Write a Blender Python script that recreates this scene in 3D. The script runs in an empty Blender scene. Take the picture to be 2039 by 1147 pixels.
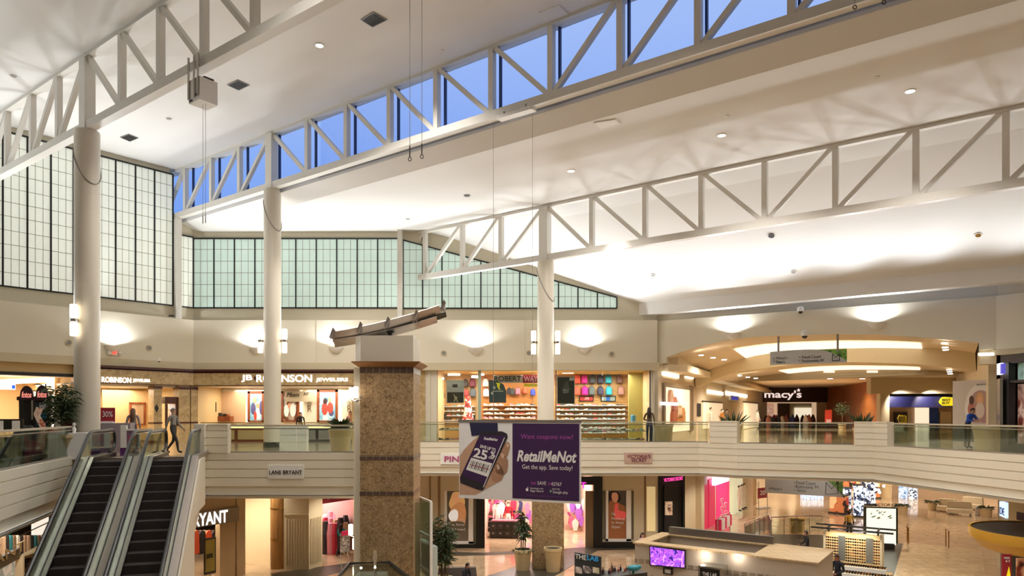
import bpy, bmesh, math, random
from mathutils import Vector, Matrix
random.seed(7)
SC = bpy.context.scene
COL = SC.collection
F, CX, CY, EYE = 1420.0, 1019.5, 822.0, 1.55

# ---------------------------------------------------------------- camera, sky, exposure
cam = bpy.data.objects.new('camera', bpy.data.cameras.new('camera'))
COL.objects.link(cam)
cam.location = (0, 0, EYE)
cam.rotation_euler = (math.radians(90), 0, 0)
cam.data.sensor_width = 36.0
cam.data.lens = 36.0 * F / 2039.0
cam.data.shift_y = (CY - 573.5) / 2039.0
cam.data.clip_end = 400
SC.camera = cam
SC.view_settings.view_transform = 'Standard'
SC.view_settings.look = 'None'
SC.view_settings.exposure = 0.0
SC.view_settings.gamma = 1.0
SC.view_settings.use_curve_mapping = False
SC.cycles.max_bounces = 8
SC.cycles.diffuse_bounces = 4
SC.cycles.glossy_bounces = 3
SC.cycles.transparent_max_bounces = 16
SC.cycles.sample_clamp_indirect = 6.0
SC.cycles.caustics_reflective = False
SC.cycles.caustics_refractive = False

def lin(h, k=1.0):
    if isinstance(h, str):
        h = h.lstrip('#'); c = [int(h[i:i+2], 16) / 255.0 for i in (0, 2, 4)]
    else:
        c = [x / 255.0 for x in h]
    return tuple((x / 12.92 if x <= 0.04045 else ((x + 0.055) / 1.055) ** 2.4) * k for x in c) + (1.0,)

world = bpy.data.worlds.new('dusk_sky'); SC.world = world
world.use_nodes = True
wn, wl = world.node_tree.nodes, world.node_tree.links
wbg = wn['Background']
tc = wn.new('ShaderNodeTexCoord'); sep = wn.new('ShaderNodeSeparateXYZ'); ramp = wn.new('ShaderNodeValToRGB')
wl.new(tc.outputs['Generated'], sep.inputs[0]); wl.new(sep.outputs['Z'], ramp.inputs['Fac']); wl.new(ramp.outputs['Color'], wbg.inputs['Color'])
ramp.color_ramp.elements[0].position = 0.20; ramp.color_ramp.elements[0].color = lin('#6b9af2')
ramp.color_ramp.elements[1].position = 0.48; ramp.color_ramp.elements[1].color = lin('#adc8fc')
wbg.inputs['Strength'].default_value = 1.0

# light helpers; lamps are placed at the top so they are easy to tune
def spot(name, loc, aim, power, size=120, blend=0.6, rad=0.1, col=(1, 1, 1)):
    l = bpy.data.lights.new(name, 'SPOT'); l.energy = power; l.spot_size = math.radians(size); l.spot_blend = blend
    l.shadow_soft_size = rad; l.color = col
    o = bpy.data.objects.new(name, l); COL.objects.link(o); o.location = loc
    d = Vector(aim) - Vector(loc); o.rotation_euler = d.to_track_quat('-Z', 'Y').to_euler(); return o
def point(name, loc, power, rad=0.1, col=(1, 1, 1)):
    l = bpy.data.lights.new(name, 'POINT'); l.energy = power; l.shadow_soft_size = rad; l.color = col
    o = bpy.data.objects.new(name, l); COL.objects.link(o); o.location = loc; return o
def area(name, loc, aim, power, sx, sy, col=(1, 1, 1), spread=180):
    l = bpy.data.lights.new(name, 'AREA'); l.energy = power; l.shape = 'RECTANGLE'; l.size = sx; l.size_y = sy; l.color = col
    l.spread = math.radians(spread)
    o = bpy.data.objects.new(name, l); COL.objects.link(o); o.location = loc
    d = Vector(aim) - Vector(loc); o.rotation_euler = d.to_track_quat('-Z', 'Y').to_euler(); return o

WARM = (1.0, 0.89, 0.74); NEUT = (1.0, 0.96, 0.90); COOL = (0.90, 0.95, 1.0); WHITE = (1.0, 0.97, 0.92)

# ---------------------------------------------------------------- plan of the hall
NV = (0.599, 0.801); UV = (0.801, -0.599)          # across the trusses, along the trusses
def NS(n, s, z): return Vector((n * NV[0] + s * UV[0], n * NV[1] + s * UV[1], z))

class Fr:
    """A vertical plane: u runs to the right, n comes towards the hall."""
    def __init__(s, a, b):
        s.o = (a[0], a[1]); d = math.hypot(b[0] - a[0], b[1] - a[1]); s.L = d
        s.u = ((b[0] - a[0]) / d, (b[1] - a[1]) / d); s.n = (s.u[1], -s.u[0])
    def off(s, k):
        return Fr((s.o[0] + s.n[0] * k, s.o[1] + s.n[1] * k), (s.o[0] + s.n[0] * k + s.u[0] * s.L, s.o[1] + s.n[1] * k + s.u[1] * s.L))
    def pt(s, a, o, z):
        return Vector((s.o[0] + s.u[0] * a + s.n[0] * o, s.o[1] + s.u[1] * a + s.n[1] * o, z))
    def S(s, px):
        r = (px - CX) / F       # x = r*y
        # o.x+u.x a = r (o.y+u.y a)
        return (r * s.o[1] - s.o[0]) / (s.u[0] - r * s.u[1])
    def dep(s, px): return s.o[1] + s.u[1] * s.S(px)
    def A(s, px, py):
        a = s.S(px); return (a, EYE + (CY - py) * s.dep(px) / F)
    def Zp(s, px, py): return s.A(px, py)[1]
def at(px, py, z=None, d=None):
    if d is None: d = (EYE - z) * F / (py - CY)
    return Vector(((px - CX) / F * d, d, EYE + (CY - py) * d / F))
def fr_at(px, py, z, ang=0.0):
    """local frame on the ground at a picture point; ang turns it (0 = facing the camera)"""
    p = at(px, py, z); r = math.radians(ang)
    return Fr((p.x, p.y), (p.x + math.cos(r), p.y + math.sin(r)))

L1 = -5.6
BW = Fr((-16.9, 37.8), (8.0, 37.8))                       # back wall
LWc = (-16.9, 37.8); LWu = (0.636, 0.771)
LW = Fr((LWc[0] - LWu[0] * 50, LWc[1] - LWu[1] * 50), LWc)  # left wall, a = 50 at the corner
RW = Fr((7.55, 37.8), (20.1, 29.6))                       # right wall with the arch
RX = Fr((20.1, 29.6), (30.1, 15.0))                       # far right piece

# ledge floods that wash the ceilings, and wide fill spots added under the roof
for (x, y) in [(-14, 37.35), (-10.5, 37.35), (-7, 37.35), (-3, 37.35), (1, 37.35), (5, 37.35)]:
    spot('ceiling_flood', (x, y, 6.75), (x + 1.5, y - 9, 12.0), 560, 160, 0.9, 0.25, COOL)
for k in range(9):
    s_ = -15.5 + 3.0 * k; p = Vector((33.2 * NV[0] + s_ * UV[0], 33.2 * NV[1] + s_ * UV[1], 6.0)); q = Vector((27 * NV[0] + (s_ - 1) * UV[0], 27 * NV[1] + (s_ - 1) * UV[1], 9.6))
    spot('ceiling_flood', p, q, (250, 430, 430, 430, 400, 350, 300, 260, 230)[k], 165, 0.9, 0.08, COOL)  # this row floats in front of the right ledge, added without fixtures
for a in (27, 33, 39, 45):
    p = LW.pt(a, 0.35, 6.8); q = LW.pt(a + 1, 9, 13.5)
    spot('ceiling_flood', p, q, 1150, 150, 0.9, 0.25, COOL)
for (x, y, z) in ((-6, 14, 13.9), (-9.5, 24.5, 13.9), (2, 16, 13.9), (-2, 8, 13.9), (8, 22, 11.0), (-4, 23.5, 13.9), (14, 16, 11.0), (-7, 31.5, 11.0)):
    spot('ambient_fill', (x, y, z), (x + .5, y + 2.5, 0), 950, 120, .6, .15, (1, .96, .91))  # unseen spots with no fixtures, added to lift the ambient light
# ---------------------------------------------------------------- materials
MATS = {}
def nodes(name):
    m = bpy.data.materials.new(name); m.use_nodes = True; MATS[name] = m
    nt = m.node_tree; return m, nt, nt.nodes['Principled BSDF']
def flat(name, hexc, rough=0.6, metal=0.0, emit=None, es=1.0, spec=0.5, noise=0.0, nscale=8.0, coat=0.0):
    if name in MATS: return MATS[name]
    m, nt, b = nodes(name)
    c = lin(hexc)
    b.inputs['Base Color'].default_value = c; b.inputs['Roughness'].default_value = rough
    b.inputs['Metallic'].default_value = metal; b.inputs['Specular IOR Level'].default_value = spec
    b.inputs['Coat Weight'].default_value = coat
    if emit is not None:
        b.inputs['Emission Color'].default_value = lin(emit); b.inputs['Emission Strength'].default_value = es
    tcn = nt.nodes.new('ShaderNodeTexCoord')
    n = nt.nodes.new('ShaderNodeTexNoise'); n.inputs['Scale'].default_value = nscale; n.inputs['Detail'].default_value = 3
    nt.links.new(tcn.outputs['Object'], n.inputs['Vector'])
    mx = nt.nodes.new('ShaderNodeMix'); mx.data_type = 'RGBA'; mx.blend_type = 'MULTIPLY'
    k = noise if noise else 0.04
    mr = nt.nodes.new('ShaderNodeMapRange'); mr.inputs['To Min'].default_value = 1 - 2 * k; mr.inputs['To Max'].default_value = 1 + k * .4
    nt.links.new(n.outputs['Fac'], mr.inputs['Value'])
    mx.inputs['Factor'].default_value = 1.0; mx.inputs['A'].default_value = c
    nt.links.new(mr.outputs['Result'], mx.inputs['B'])
    nt.links.new(mx.outputs['Result'], b.inputs['Base Color'])
    return m
def emis(name, hexc, s=1.0):
    if name in MATS: return MATS[name]
    m, nt, b = nodes(name)
    b.inputs['Base Color'].default_value = lin(hexc); b.inputs['Emission Color'].default_value = lin(hexc); b.inputs['Emission Strength'].default_value = s
    return m
def glassy(name, tint='#dfeee6', refl=0.12, rough=0.02, hi=.7):
    m = bpy.data.materials.new(name); m.use_nodes = True; MATS[name] = m
    nt = m.node_tree; nt.nodes.remove(nt.nodes['Principled BSDF']); out = nt.nodes['Material Output']
    t = nt.nodes.new('ShaderNodeBsdfTransparent'); t.inputs['Color'].default_value = lin(tint)
    g = nt.nodes.new('ShaderNodeBsdfGlossy'); g.inputs['Roughness'].default_value = rough; g.inputs['Color'].default_value = lin(tint)
    lw = nt.nodes.new('ShaderNodeLayerWeight'); lw.inputs['Blend'].default_value = 0.25
    mr = nt.nodes.new('ShaderNodeMapRange'); mr.inputs['To Min'].default_value = refl; mr.inputs['To Max'].default_value = hi
    nt.links.new(lw.outputs['Fresnel'], mr.inputs['Value'])
    mx = nt.nodes.new('ShaderNodeMixShader'); nt.links.new(mr.outputs['Result'], mx.inputs['Fac'])
    nt.links.new(t.outputs[0], mx.inputs[1]); nt.links.new(g.outputs[0], mx.inputs[2]); nt.links.new(mx.outputs[0], out.inputs['Surface'])
    return m
def tiles(name, c1, c2, mortar, sx, sy, rough=0.15, rot=0.0, msize=0.01, noise=0.25, nsc=1.5, bias=0.0, offset=0.5, coord='Object', nc=None, bump=0.0, coat=0.0, vert=False, spec=0.5):
    m, nt, b = nodes(name)
    tcn = nt.nodes.new('ShaderNodeTexCoord'); mp = nt.nodes.new('ShaderNodeMapping'); mp.inputs['Rotation'].default_value = (0, 0, rot)
    br = nt.nodes.new('ShaderNodeTexBrick')
    if vert:
        sp = nt.nodes.new('ShaderNodeSeparateXYZ'); cb = nt.nodes.new('ShaderNodeCombineXYZ'); ad = nt.nodes.new('ShaderNodeMath')
        nt.links.new(tcn.outputs[coord], sp.inputs[0]); nt.links.new(sp.outputs['X'], ad.inputs[0]); nt.links.new(sp.outputs['Y'], ad.inputs[1])
        nt.links.new(ad.outputs[0], cb.inputs['X']); nt.links.new(sp.outputs['Z'], cb.inputs['Y']); nt.links.new(cb.outputs[0], mp.inputs['Vector'])
    else:
        nt.links.new(tcn.outputs[coord], mp.inputs['Vector'])
    nt.links.new(mp.outputs[0], br.inputs['Vector'])
    br.inputs['Color1'].default_value = lin(c1); br.inputs['Color2'].default_value = lin(c2); br.inputs['Mortar'].default_value = lin(mortar)
    br.inputs['Scale'].default_value = 1.0; br.inputs['Brick Width'].default_value = sx; br.inputs['Row Height'].default_value = sy
    br.inputs['Mortar Size'].default_value = msize; br.inputs['Bias'].default_value = bias; br.offset = offset
    n = nt.nodes.new('ShaderNodeTexNoise'); n.inputs['Scale'].default_value = nsc; n.inputs['Detail'].default_value = 5; n.inputs['Distortion'].default_value = 1.0
    nt.links.new(tcn.outputs[coord], n.inputs['Vector'])
    mr = nt.nodes.new('ShaderNodeMapRange'); mr.inputs['From Min'].default_value = 0.3; mr.inputs['From Max'].default_value = 0.7
    mr.inputs['To Min'].default_value = 1 - noise; mr.inputs['To Max'].default_value = 1 + noise * .4
    nt.links.new(n.outputs['Fac'], mr.inputs['Value'])
    mx = nt.nodes.new('ShaderNodeMix'); mx.data_type = 'RGBA'; mx.blend_type = 'MULTIPLY'; mx.inputs['Factor'].default_value = 1.0
    nt.links.new(br.outputs['Color'], mx.inputs['A']); nt.links.new(mr.outputs['Result'], mx.inputs['B'])
    nt.links.new(mx.outputs['Result'], b.inputs['Base Color'])
    b.inputs['Roughness'].default_value = rough; b.inputs['Coat Weight'].default_value = coat; b.inputs['Specular IOR Level'].default_value = spec
    return m
def stone(name, c1, c2, c3, sc=14, rough=0.5):
    m, nt, b = nodes(name)
    tcn = nt.nodes.new('ShaderNodeTexCoord')
    n = nt.nodes.new('ShaderNodeTexNoise'); n.inputs['Scale'].default_value = sc; n.inputs['Detail'].default_value = 6; n.inputs['Roughness'].default_value = 0.7
    n.inputs['Distortion'].default_value = 1.2
    nt.links.new(tcn.outputs['Object'], n.inputs['Vector'])
    r = nt.nodes.new('ShaderNodeValToRGB'); e = r.color_ramp.elements
    e[0].position = 0.36; e[0].color = lin(c1); e[1].position = 0.62; e[1].color = lin(c3)
    k = e.new(0.48); k.color = lin(c2)
    nt.links.new(n.outputs['Fac'], r.inputs['Fac'])
    # joints between the square slabs
    sp = nt.nodes.new('ShaderNodeSeparateXYZ'); cb = nt.nodes.new('ShaderNodeCombineXYZ'); ad = nt.nodes.new('ShaderNodeMath')
    nt.links.new(tcn.outputs['Object'], sp.inputs[0]); nt.links.new(sp.outputs['X'], ad.inputs[0]); nt.links.new(sp.outputs['Y'], ad.inputs[1])
    nt.links.new(ad.outputs[0], cb.inputs['X']); nt.links.new(sp.outputs['Z'], cb.inputs['Y'])
    br = nt.nodes.new('ShaderNodeTexBrick'); br.offset = 0; br.inputs['Scale'].default_value = 1; br.inputs['Brick Width'].default_value = .48; br.inputs['Row Height'].default_value = .48
    br.inputs['Mortar Size'].default_value = 0.006; br.inputs['Color1'].default_value = (1, 1, 1, 1); br.inputs['Color2'].default_value = (.9, .9, .9, 1); br.inputs['Mortar'].default_value = (.72, .72, .72, 1)
    nt.links.new(cb.outputs[0], br.inputs['Vector'])
    mx = nt.nodes.new('ShaderNodeMix'); mx.data_type = 'RGBA'; mx.blend_type = 'MULTIPLY'; mx.inputs['Factor'].default_value = 1.0
    nt.links.new(r.outputs['Color'], mx.inputs['A']); nt.links.new(br.outputs['Color'], mx.inputs['B'])
    nt.links.new(mx.outputs['Result'], b.inputs['Base Color'])
    b.inputs['Roughness'].default_value = rough
    return m
def grained(name, c1, c2, sc=3.0, rough=0.45, axis=2, coat=0.0):
    """wood: stretched noise"""
    m, nt, b = nodes(name)
    tcn = nt.nodes.new('ShaderNodeTexCoord'); mp = nt.nodes.new('ShaderNodeMapping')
    s = [sc * 6] * 3; s[axis] = sc * .5; mp.inputs['Scale'].default_value = s
    n = nt.nodes.new('ShaderNodeTexNoise'); n.inputs['Scale'].default_value = 1.0; n.inputs['Detail'].default_value = 4
    nt.links.new(tcn.outputs['Object'], mp.inputs[0]); nt.links.new(mp.outputs[0], n.inputs['Vector'])
    r = nt.nodes.new('ShaderNodeValToRGB'); e = r.color_ramp.elements
    e[0].position = 0.35; e[0].color = lin(c1); e[1].position = 0.65; e[1].color = lin(c2)
    nt.links.new(n.outputs['Fac'], r.inputs['Fac']); nt.links.new(r.outputs['Color'], b.inputs['Base Color'])
    b.inputs['Roughness'].default_value = rough; b.inputs['Coat Weight'].default_value = coat
    return m
def blobs(name, cols, sc=3.0, rough=0.5, emit=0.0, detail=2, kind='noise', dist=0.6):
    """a printed picture or a crowd of goods: patches of several colours"""
    m, nt, b = nodes(name)
    tcn = nt.nodes.new('ShaderNodeTexCoord')
    if kind == 'noise':
        n = nt.nodes.new('ShaderNodeTexNoise'); n.inputs['Scale'].default_value = sc; n.inputs['Detail'].default_value = detail; n.inputs['Distortion'].default_value = dist
        src = n.outputs['Fac']
    else:
        n = nt.nodes.new('ShaderNodeTexVoronoi'); n.inputs['Scale'].default_value = sc
        s2 = nt.nodes.new('ShaderNodeSeparateColor'); nt.links.new(n.outputs['Color'], s2.inputs[0]); src = s2.outputs[0]
    nt.links.new(tcn.outputs['Object'], n.inputs['Vector'])
    r = nt.nodes.new('ShaderNodeValToRGB'); r.color_ramp.interpolation = 'LINEAR' if kind == 'noise' else 'CONSTANT'; e = r.color_ramp.elements
    lo, hi = (0.3, 0.7) if kind == 'noise' else (0.0, 1.0)
    N = len(cols)
    e[0].position = lo; e[0].color = lin(cols[0]); e[1].position = hi if kind == 'noise' else lo + (hi - lo) * (N - 1) / N; e[1].color = lin(cols[-1])
    for i in range(1, N - 1):
        k = e.new(lo + (hi - lo) * i / (N - 1 if kind == 'noise' else N)); k.color = lin(cols[i])
    nt.links.new(src, r.inputs['Fac']); nt.links.new(r.outputs['Color'], b.inputs['Base Color'])
    b.inputs['Roughness'].default_value = rough
    if emit:
        nt.links.new(r.outputs['Color'], b.inputs['Emission Color']); b.inputs['Emission Strength'].default_value = emit
    return m

M = {}
M['ceil'] = flat('ceiling_paint', '#e6e3de', 0.85, noise=0.02, nscale=.6)
M['wall'] = flat('cream_wall_paint', '#e4dbc6', 0.75, noise=0.02, nscale=.8)
M['wall2'] = flat('sand_wall_paint', '#cfc1a2', 0.75, noise=0.02)
M['band'] = flat('taupe_band_paint', '#cec5ae', 0.75, noise=0.02)
M['fascia'] = flat('balcony_fascia_paint', '#e8dfcb', 0.45, noise=0.02)
M['steel'] = flat('truss_paint', '#dfdad0', 0.5, noise=0.03, nscale=3)
M['colp'] = flat('column_paint', '#dcd3c1', 0.45, noise=0.02)
M['black'] = flat('black_metal', '#17150f', 0.4)
M['dark'] = flat('dark_grey', '#3a3734', 0.5)
M['char'] = flat('charcoal', '#24211f', 0.5)
M['white'] = flat('white_paint', '#f2efe9', 0.5)
M['grey'] = flat('mid_grey', '#8f8c87', 0.5)
M['chrome'] = flat('brushed_steel', '#c9c6c0', 0.25, 1.0)
M['alu'] = flat('aluminium', '#b9aea6', 0.33, 0.85)
M['brass'] = flat('brass', '#b5924e', 0.3, 1.0)
M['cap'] = flat('taupe_handrail', '#bfb39c', 0.35)
M['rubber'] = flat('black_rubber', '#1b1918', 0.35)
M['step'] = flat('escalator_step_metal', '#484140', .9, spec=.1, noise=.1)
M['glass'] = glassy('clear_glass', '#f0f7f2', 0.05)
M['sglass'] = glassy('shop_glass', '#f0f4f0', 0.04)
M['skyglass'] = glassy('clerestory_glass', '#f6f8fd', 0.0, .02, .03)
M['frost'] = emis('lit_frosted_glass', '#fff0d8', 3.2)
M['lamp'] = emis('lit_lamp', '#fff4e2', 9.0)
M['tube'] = emis('lit_tube', '#fffaf2', 7.0)
M['floor'] = tiles('marble_floor', '#cdb190', '#c3a583', '#b09476', 1.2, .6, 0.12, noise=.22, nsc=2.2, msize=.006, coat=.3)
M['floor2'] = tiles('upper_floor_marble', '#c9b493', '#bda787', '#a08c70', 1.2, 1.2, 0.10, noise=.2, nsc=1.5, msize=.008, coat=.3)
M['floord'] = tiles('dark_green_floor', '#413c32', '#4a4438', '#332f27', .6, .6, 0.35, noise=.25, nsc=3, coat=.0, spec=.3)
M['travert'] = tiles('pale_travertine', '#dcc49c', '#d2b98f', '#a98f69', 1.1, .7, 0.2, noise=.25, nsc=3, msize=.012, coat=.2)
M['granite'] = stone('brown_granite', '#6f593e', '#9a7e59', '#b79b74', 9)
M['marble'] = stone('beige_marble', '#a4885c', '#bba071', '#cbb386', 3.0, 0.35)
M['darktile'] = tiles('dark_brown_tile', '#5f4c3e', '#54433a', '#93806d', .24, .4, 0.35, noise=.15, vert=True, offset=0)
M['bronze'] = flat('bronze_trim', '#8a5f33', 0.4, .3)
M['maroon'] = flat('dark_red_brown_moulding', '#4d2313', 0.4)
M['wood'] = grained('cherry_wood', '#6e3318', '#96502a')
M['orange'] = tiles('orange_wood_panel', '#a35f2a', '#ac6931', '#7d451e', 2.4, .2, .4, noise=.2, nsc=3, vert=True)
M['tan'] = flat('tan_gold_wall', '#ccb07e', 0.6, noise=.06)
M['pot'] = flat('beige_planter', '#cbb58b', 0.5, noise=.05)
M['green'] = flat('leaf_green', '#3c4f26', 0.5, noise=.3, nscale=14)
M['green2'] = flat('fresh_leaf_green', '#5b7a38', 0.5, noise=.3, nscale=14)
M['soil'] = flat('soil', '#2c2119', .9)
M['stem'] = flat('stem_brown', '#6d5a3a', .8)
M['red'] = flat('sign_red', '#9c2230', .5)
M['pink'] = flat('hot_pink', '#e12a68', .5)
M['purple'] = flat('banner_purple', '#3c1b4e', .55)
M['blue'] = flat('shop_blue', '#1746a8', .5)
M['navy'] = flat('navy_header', '#1a1c4c', .5)
M['yellow'] = flat('yellow', '#e8d51e', .5, emit='#e8d51e', es=.5)
M['skin'] = flat('skin', '#c08c6c', .5)
M['paper'] = flat('white_print', '#efecea', .6)
M['letter'] = emis('lit_white_letter', '#ffffff', 1.3)
M['ink'] = flat('dark_ink', '#2b2724', .6)
M['winf'] = flat('dark_blue_frame', '#1d2f5e', .4)
M['winL'] = flat('translucent_panel_left', '#e4e6da', .7, emit='#e6ece0', es=.42, noise=.05, nscale=2)  # weak emission added in place of the interior light on the panels
M['winB'] = flat('translucent_panel_back', '#c3d6cb', .7, emit='#c6dcd2', es=.42, noise=.07, nscale=1.2)  # same added glow on the back wall panels

# ---------------------------------------------------------------- mesh builder
class MB:
    def __init__(s): s.v = []; s.f = []; s.m = []; s.k = 0
    def mat(s, k): s.k = k; return s
    def face(s, pts):
        b = len(s.v); s.v += [Vector(p) for p in pts]; s.f.append(tuple(range(b, b + len(pts)))); s.m.append(s.k); return s
    def prism(s, fr, pts, o0, o1):
        n = len(pts); b = len(s.v)
        s.v += [fr.pt(a, o0, z) for a, z in pts] + [fr.pt(a, o1, z) for a, z in pts]
        s.f.append(tuple(range(b, b + n))); s.f.append(tuple(range(b + 2 * n - 1, b + n - 1, -1)))
        for i in range(n):
            j = (i + 1) % n; s.f.append((b + i, b + n + i, b + n + j, b + j))
        s.m += [s.k] * (n + 2); return s
    def plan(s, pts, z0, z1):
        n = len(pts); b = len(s.v)
        s.v += [Vector((x, y, z0)) for x, y in pts] + [Vector((x, y, z1)) for x, y in pts]
        s.f.append(tuple(range(b, b + n))); s.f.append(tuple(range(b + 2 * n - 1, b + n - 1, -1)))
        for i in range(n):
            j = (i + 1) % n; s.f.append((b + i, b + n + i, b + n + j, b + j))
        s.m += [s.k] * (n + 2); return s
    def box(s, fr, a0, a1, o0, o1, z0, z1):
        return s.prism(fr, [(a0, z0), (a1, z0), (a1, z1), (a0, z1)], o0, o1)
    def loft(s, rows, closed=False):
        """rows of equal length point lists"""
        b = len(s.v); n = len(rows[0])
        for r in rows: s.v += [Vector(p) for p in r]
        for i in range(len(rows) - 1):
            for j in range(n if closed else n - 1):
                k = (j + 1) % n
                s.f.append((b + i * n + j, b + i * n + k, b + (i + 1) * n + k, b + (i + 1) * n + j)); s.m.append(s.k)
        return s
    def bar(s, p, q, w, h, up=(0, 0, 1)):
        """rectangular bar between two points; w across, h along up"""
        p = Vector(p); q = Vector(q); d = (q - p).normalized(); upv = Vector(up)
        x = d.cross(upv)
        if x.length < 1e-4: x = d.cross(Vector((1, 0, 0)))
        x.normalize(); y = x.cross(d).normalized()
        c = [(-w / 2, -h / 2), (w / 2, -h / 2), (w / 2, h / 2), (-w / 2, h / 2)]
        b = len(s.v)
        for e in (p, q): s.v += [e + x * i + y * j for i, j in c]
        s.f += [(b, b + 1, b + 2, b + 3), (b + 7, b + 6, b + 5, b + 4)] + [(b + i, b + 4 + i, b + 4 + (i + 1) % 4, b + (i + 1) % 4) for i in range(4)]
        s.m += [s.k] * 6; return s
    def tube(s, pts, r, seg=8, closed=False):
        pts = [Vector(p) for p in pts]; n = len(pts); rows = []; prev = None
        rr = r if isinstance(r, (list, tuple)) else [r] * n
        for i, p in enumerate(pts):
            if closed: d = pts[(i + 1) % n] - pts[i - 1]
            else: d = pts[min(i + 1, n - 1)] - pts[max(i - 1, 0)]
            d.normalize()
            if prev is None:
                x = d.cross(Vector((0, 0, 1)))
                if x.length < 1e-3: x = d.cross(Vector((1, 0, 0)))
            else: x = prev - d * prev.dot(d)
            x.normalize(); prev = x; y = d.cross(x)
            rows.append([p + (x * math.cos(t) + y * math.sin(t)) * rr[i] for t in [2 * math.pi * k / seg for k in range(seg)]])
        if closed: rows.append(rows[0]); s.loft(rows, True)
        else:
            b = len(s.v); s.loft(rows, True)
            s.f.append(tuple(range(b + seg - 1, b - 1, -1))); e = b + (n - 1) * seg; s.f.append(tuple(range(e, e + seg))); s.m += [s.k] * 2
        return s
    def lathe(s, c, prof, seg=24):
        rows = [[(c[0] + r * math.cos(t), c[1] + r * math.sin(t), c[2] + z) for t in [2 * math.pi * k / seg for k in range(seg)]] for r, z in prof]
        b = len(s.v); s.loft(rows, True)
        s.f.append(tuple(range(b + seg - 1, b - 1, -1))); e = b + (len(prof) - 1) * seg; s.f.append(tuple(range(e, e + seg))); s.m += [s.k] * 2
        return s
    def ell(s, c, r, seg=12, rings=8, rot=0.0):
        rows = []
        cr, sr = math.cos(rot), math.sin(rot)
        for i in range(rings + 1):
            ph = math.pi * i / rings; row = []
            for k in range(seg):
                t = 2 * math.pi * k / seg; q = max(math.sin(ph), .02)
                x, y = r[0] * q * math.cos(t), r[1] * q * math.sin(t)
                row.append((c[0] + x * cr - y * sr, c[1] + x * sr + y * cr, c[2] - r[2] * math.cos(ph)))
            rows.append(row)
        return s.loft(rows, True)
    def text(s, fr, txt, a, z, w, h, out=0.01, depth=0.01, align='c', shear=0.0, bold=0.0, rot=0.0):
        """lettering fitted into w x h with its centre (or left edge) at a, z"""
        vs, fs = text_mesh(txt, shear, bold)
        x0 = min(v[0] for v in vs); x1 = max(v[0] for v in vs); y0 = min(v[1] for v in vs); y1 = max(v[1] for v in vs)
        if w is None: w = h * (x1 - x0) / (y1 - y0)
        kx = w / (x1 - x0); ky = h / (y1 - y0); b = len(s.v)
        xa = (a - w / 2) if align == 'c' else a
        cr, sr = math.cos(rot), math.sin(rot); cxx = xa + w / 2
        for x, y, t in vs:
            X = (x - x0) * kx - w / 2; Y = (y - y0) * ky - h / 2
            s.v.append(fr.pt(cxx + X * cr - Y * sr, out + (depth if t > 0 else 0), z + X * sr + Y * cr))
        s.f += [tuple(b + i for i in f) for f in fs]; s.m += [s.k] * len(fs); return s
    def build(s, name, mat, parent=None, smooth=False, label=None, cat=None, group=None, kind=None, base=None):
        me = bpy.data.meshes.new(name)
        if parent is not None:
            o0 = Vector((0, 0, 0)); q = parent
            while q is not None: o0 += Vector(q.location); q = q.parent
        elif base is not None: o0 = Vector(base)
        else:
            xs = [v.x for v in s.v]; ys = [v.y for v in s.v]; o0 = Vector(((min(xs) + max(xs)) / 2, (min(ys) + max(ys)) / 2, min(v.z for v in s.v)))
        me.from_pydata([tuple(v - o0) for v in s.v], [], s.f)
        mats = mat if isinstance(mat, (list, tuple)) else [mat]
        for m in mats: me.materials.append(m)
        me.polygons.foreach_set('material_index', s.m)
        bm = bmesh.new(); bm.from_mesh(me); bmesh.ops.recalc_face_normals(bm, faces=bm.faces); bm.to_mesh(me); bm.free()
        if smooth:
            me.polygons.foreach_set('use_smooth', [True] * len(me.polygons))
            try: me.set_sharp_from_angle(angle=math.radians(35))
            except Exception: pass
        o = bpy.data.objects.new(name, me); COL.objects.link(o)
        if parent is not None: o.parent = parent
        else: o.location = o0
        return tag(o, label, cat, group, kind)
_TX = {}
def text_mesh(txt, shear, bold):
    key = (txt, shear, bold)
    if key in _TX: return _TX[key]
    c = bpy.data.curves.new('lettering', 'FONT'); c.body = txt; c.size = 1.0; c.extrude = 0.02; c.shear = shear; c.offset = bold
    c.resolution_u = 3; c.align_x = 'CENTER'
    o = bpy.data.objects.new('lettering', c); COL.objects.link(o)
    bpy.context.view_layer.update()
    me = bpy.data.meshes.new_from_object(o.evaluated_get(bpy.context.evaluated_depsgraph_get()))
    vs = [tuple(v.co) for v in me.vertices]; fs = [tuple(p.vertices) for p in me.polygons]
    bpy.data.objects.remove(o); bpy.data.meshes.remove(me); bpy.data.curves.remove(c)
    _TX[key] = (vs, fs); return _TX[key]
def tag(o, label=None, cat=None, group=None, kind=None):
    if label: o['label'] = label
    if cat: o['category'] = cat
    if group: o['group'] = group
    if kind: o['kind'] = kind
    return o
def thing(name, loc, label, cat, group=None):
    o = bpy.data.objects.new(name, None); COL.objects.link(o); o.location = loc; o.empty_display_size = .2
    return tag(o, label, cat, group)
def dup(root, loc=None, rz=None, label=None, group=None, scale=None):
    r = root.copy(); COL.objects.link(r)
    if loc is not None: r.location = loc
    if rz is not None: r.rotation_euler = (0, 0, rz)
    if scale is not None: r.scale = scale if isinstance(scale, tuple) else (scale,) * 3
    if label: r['label'] = label
    if group: r['group'] = group
    for ch in list(root.children):
        c = ch.copy(); COL.objects.link(c); c.parent = r
        for g in list(ch.children):
            d = g.copy(); COL.objects.link(d); d.parent = c
    return r
def struct(mb, name, mat, parent=None, **k):
    return mb.build(name, mat, parent, kind=None if parent else 'structure', base=(0, 0, 0) if parent is None else None, **k)
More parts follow.
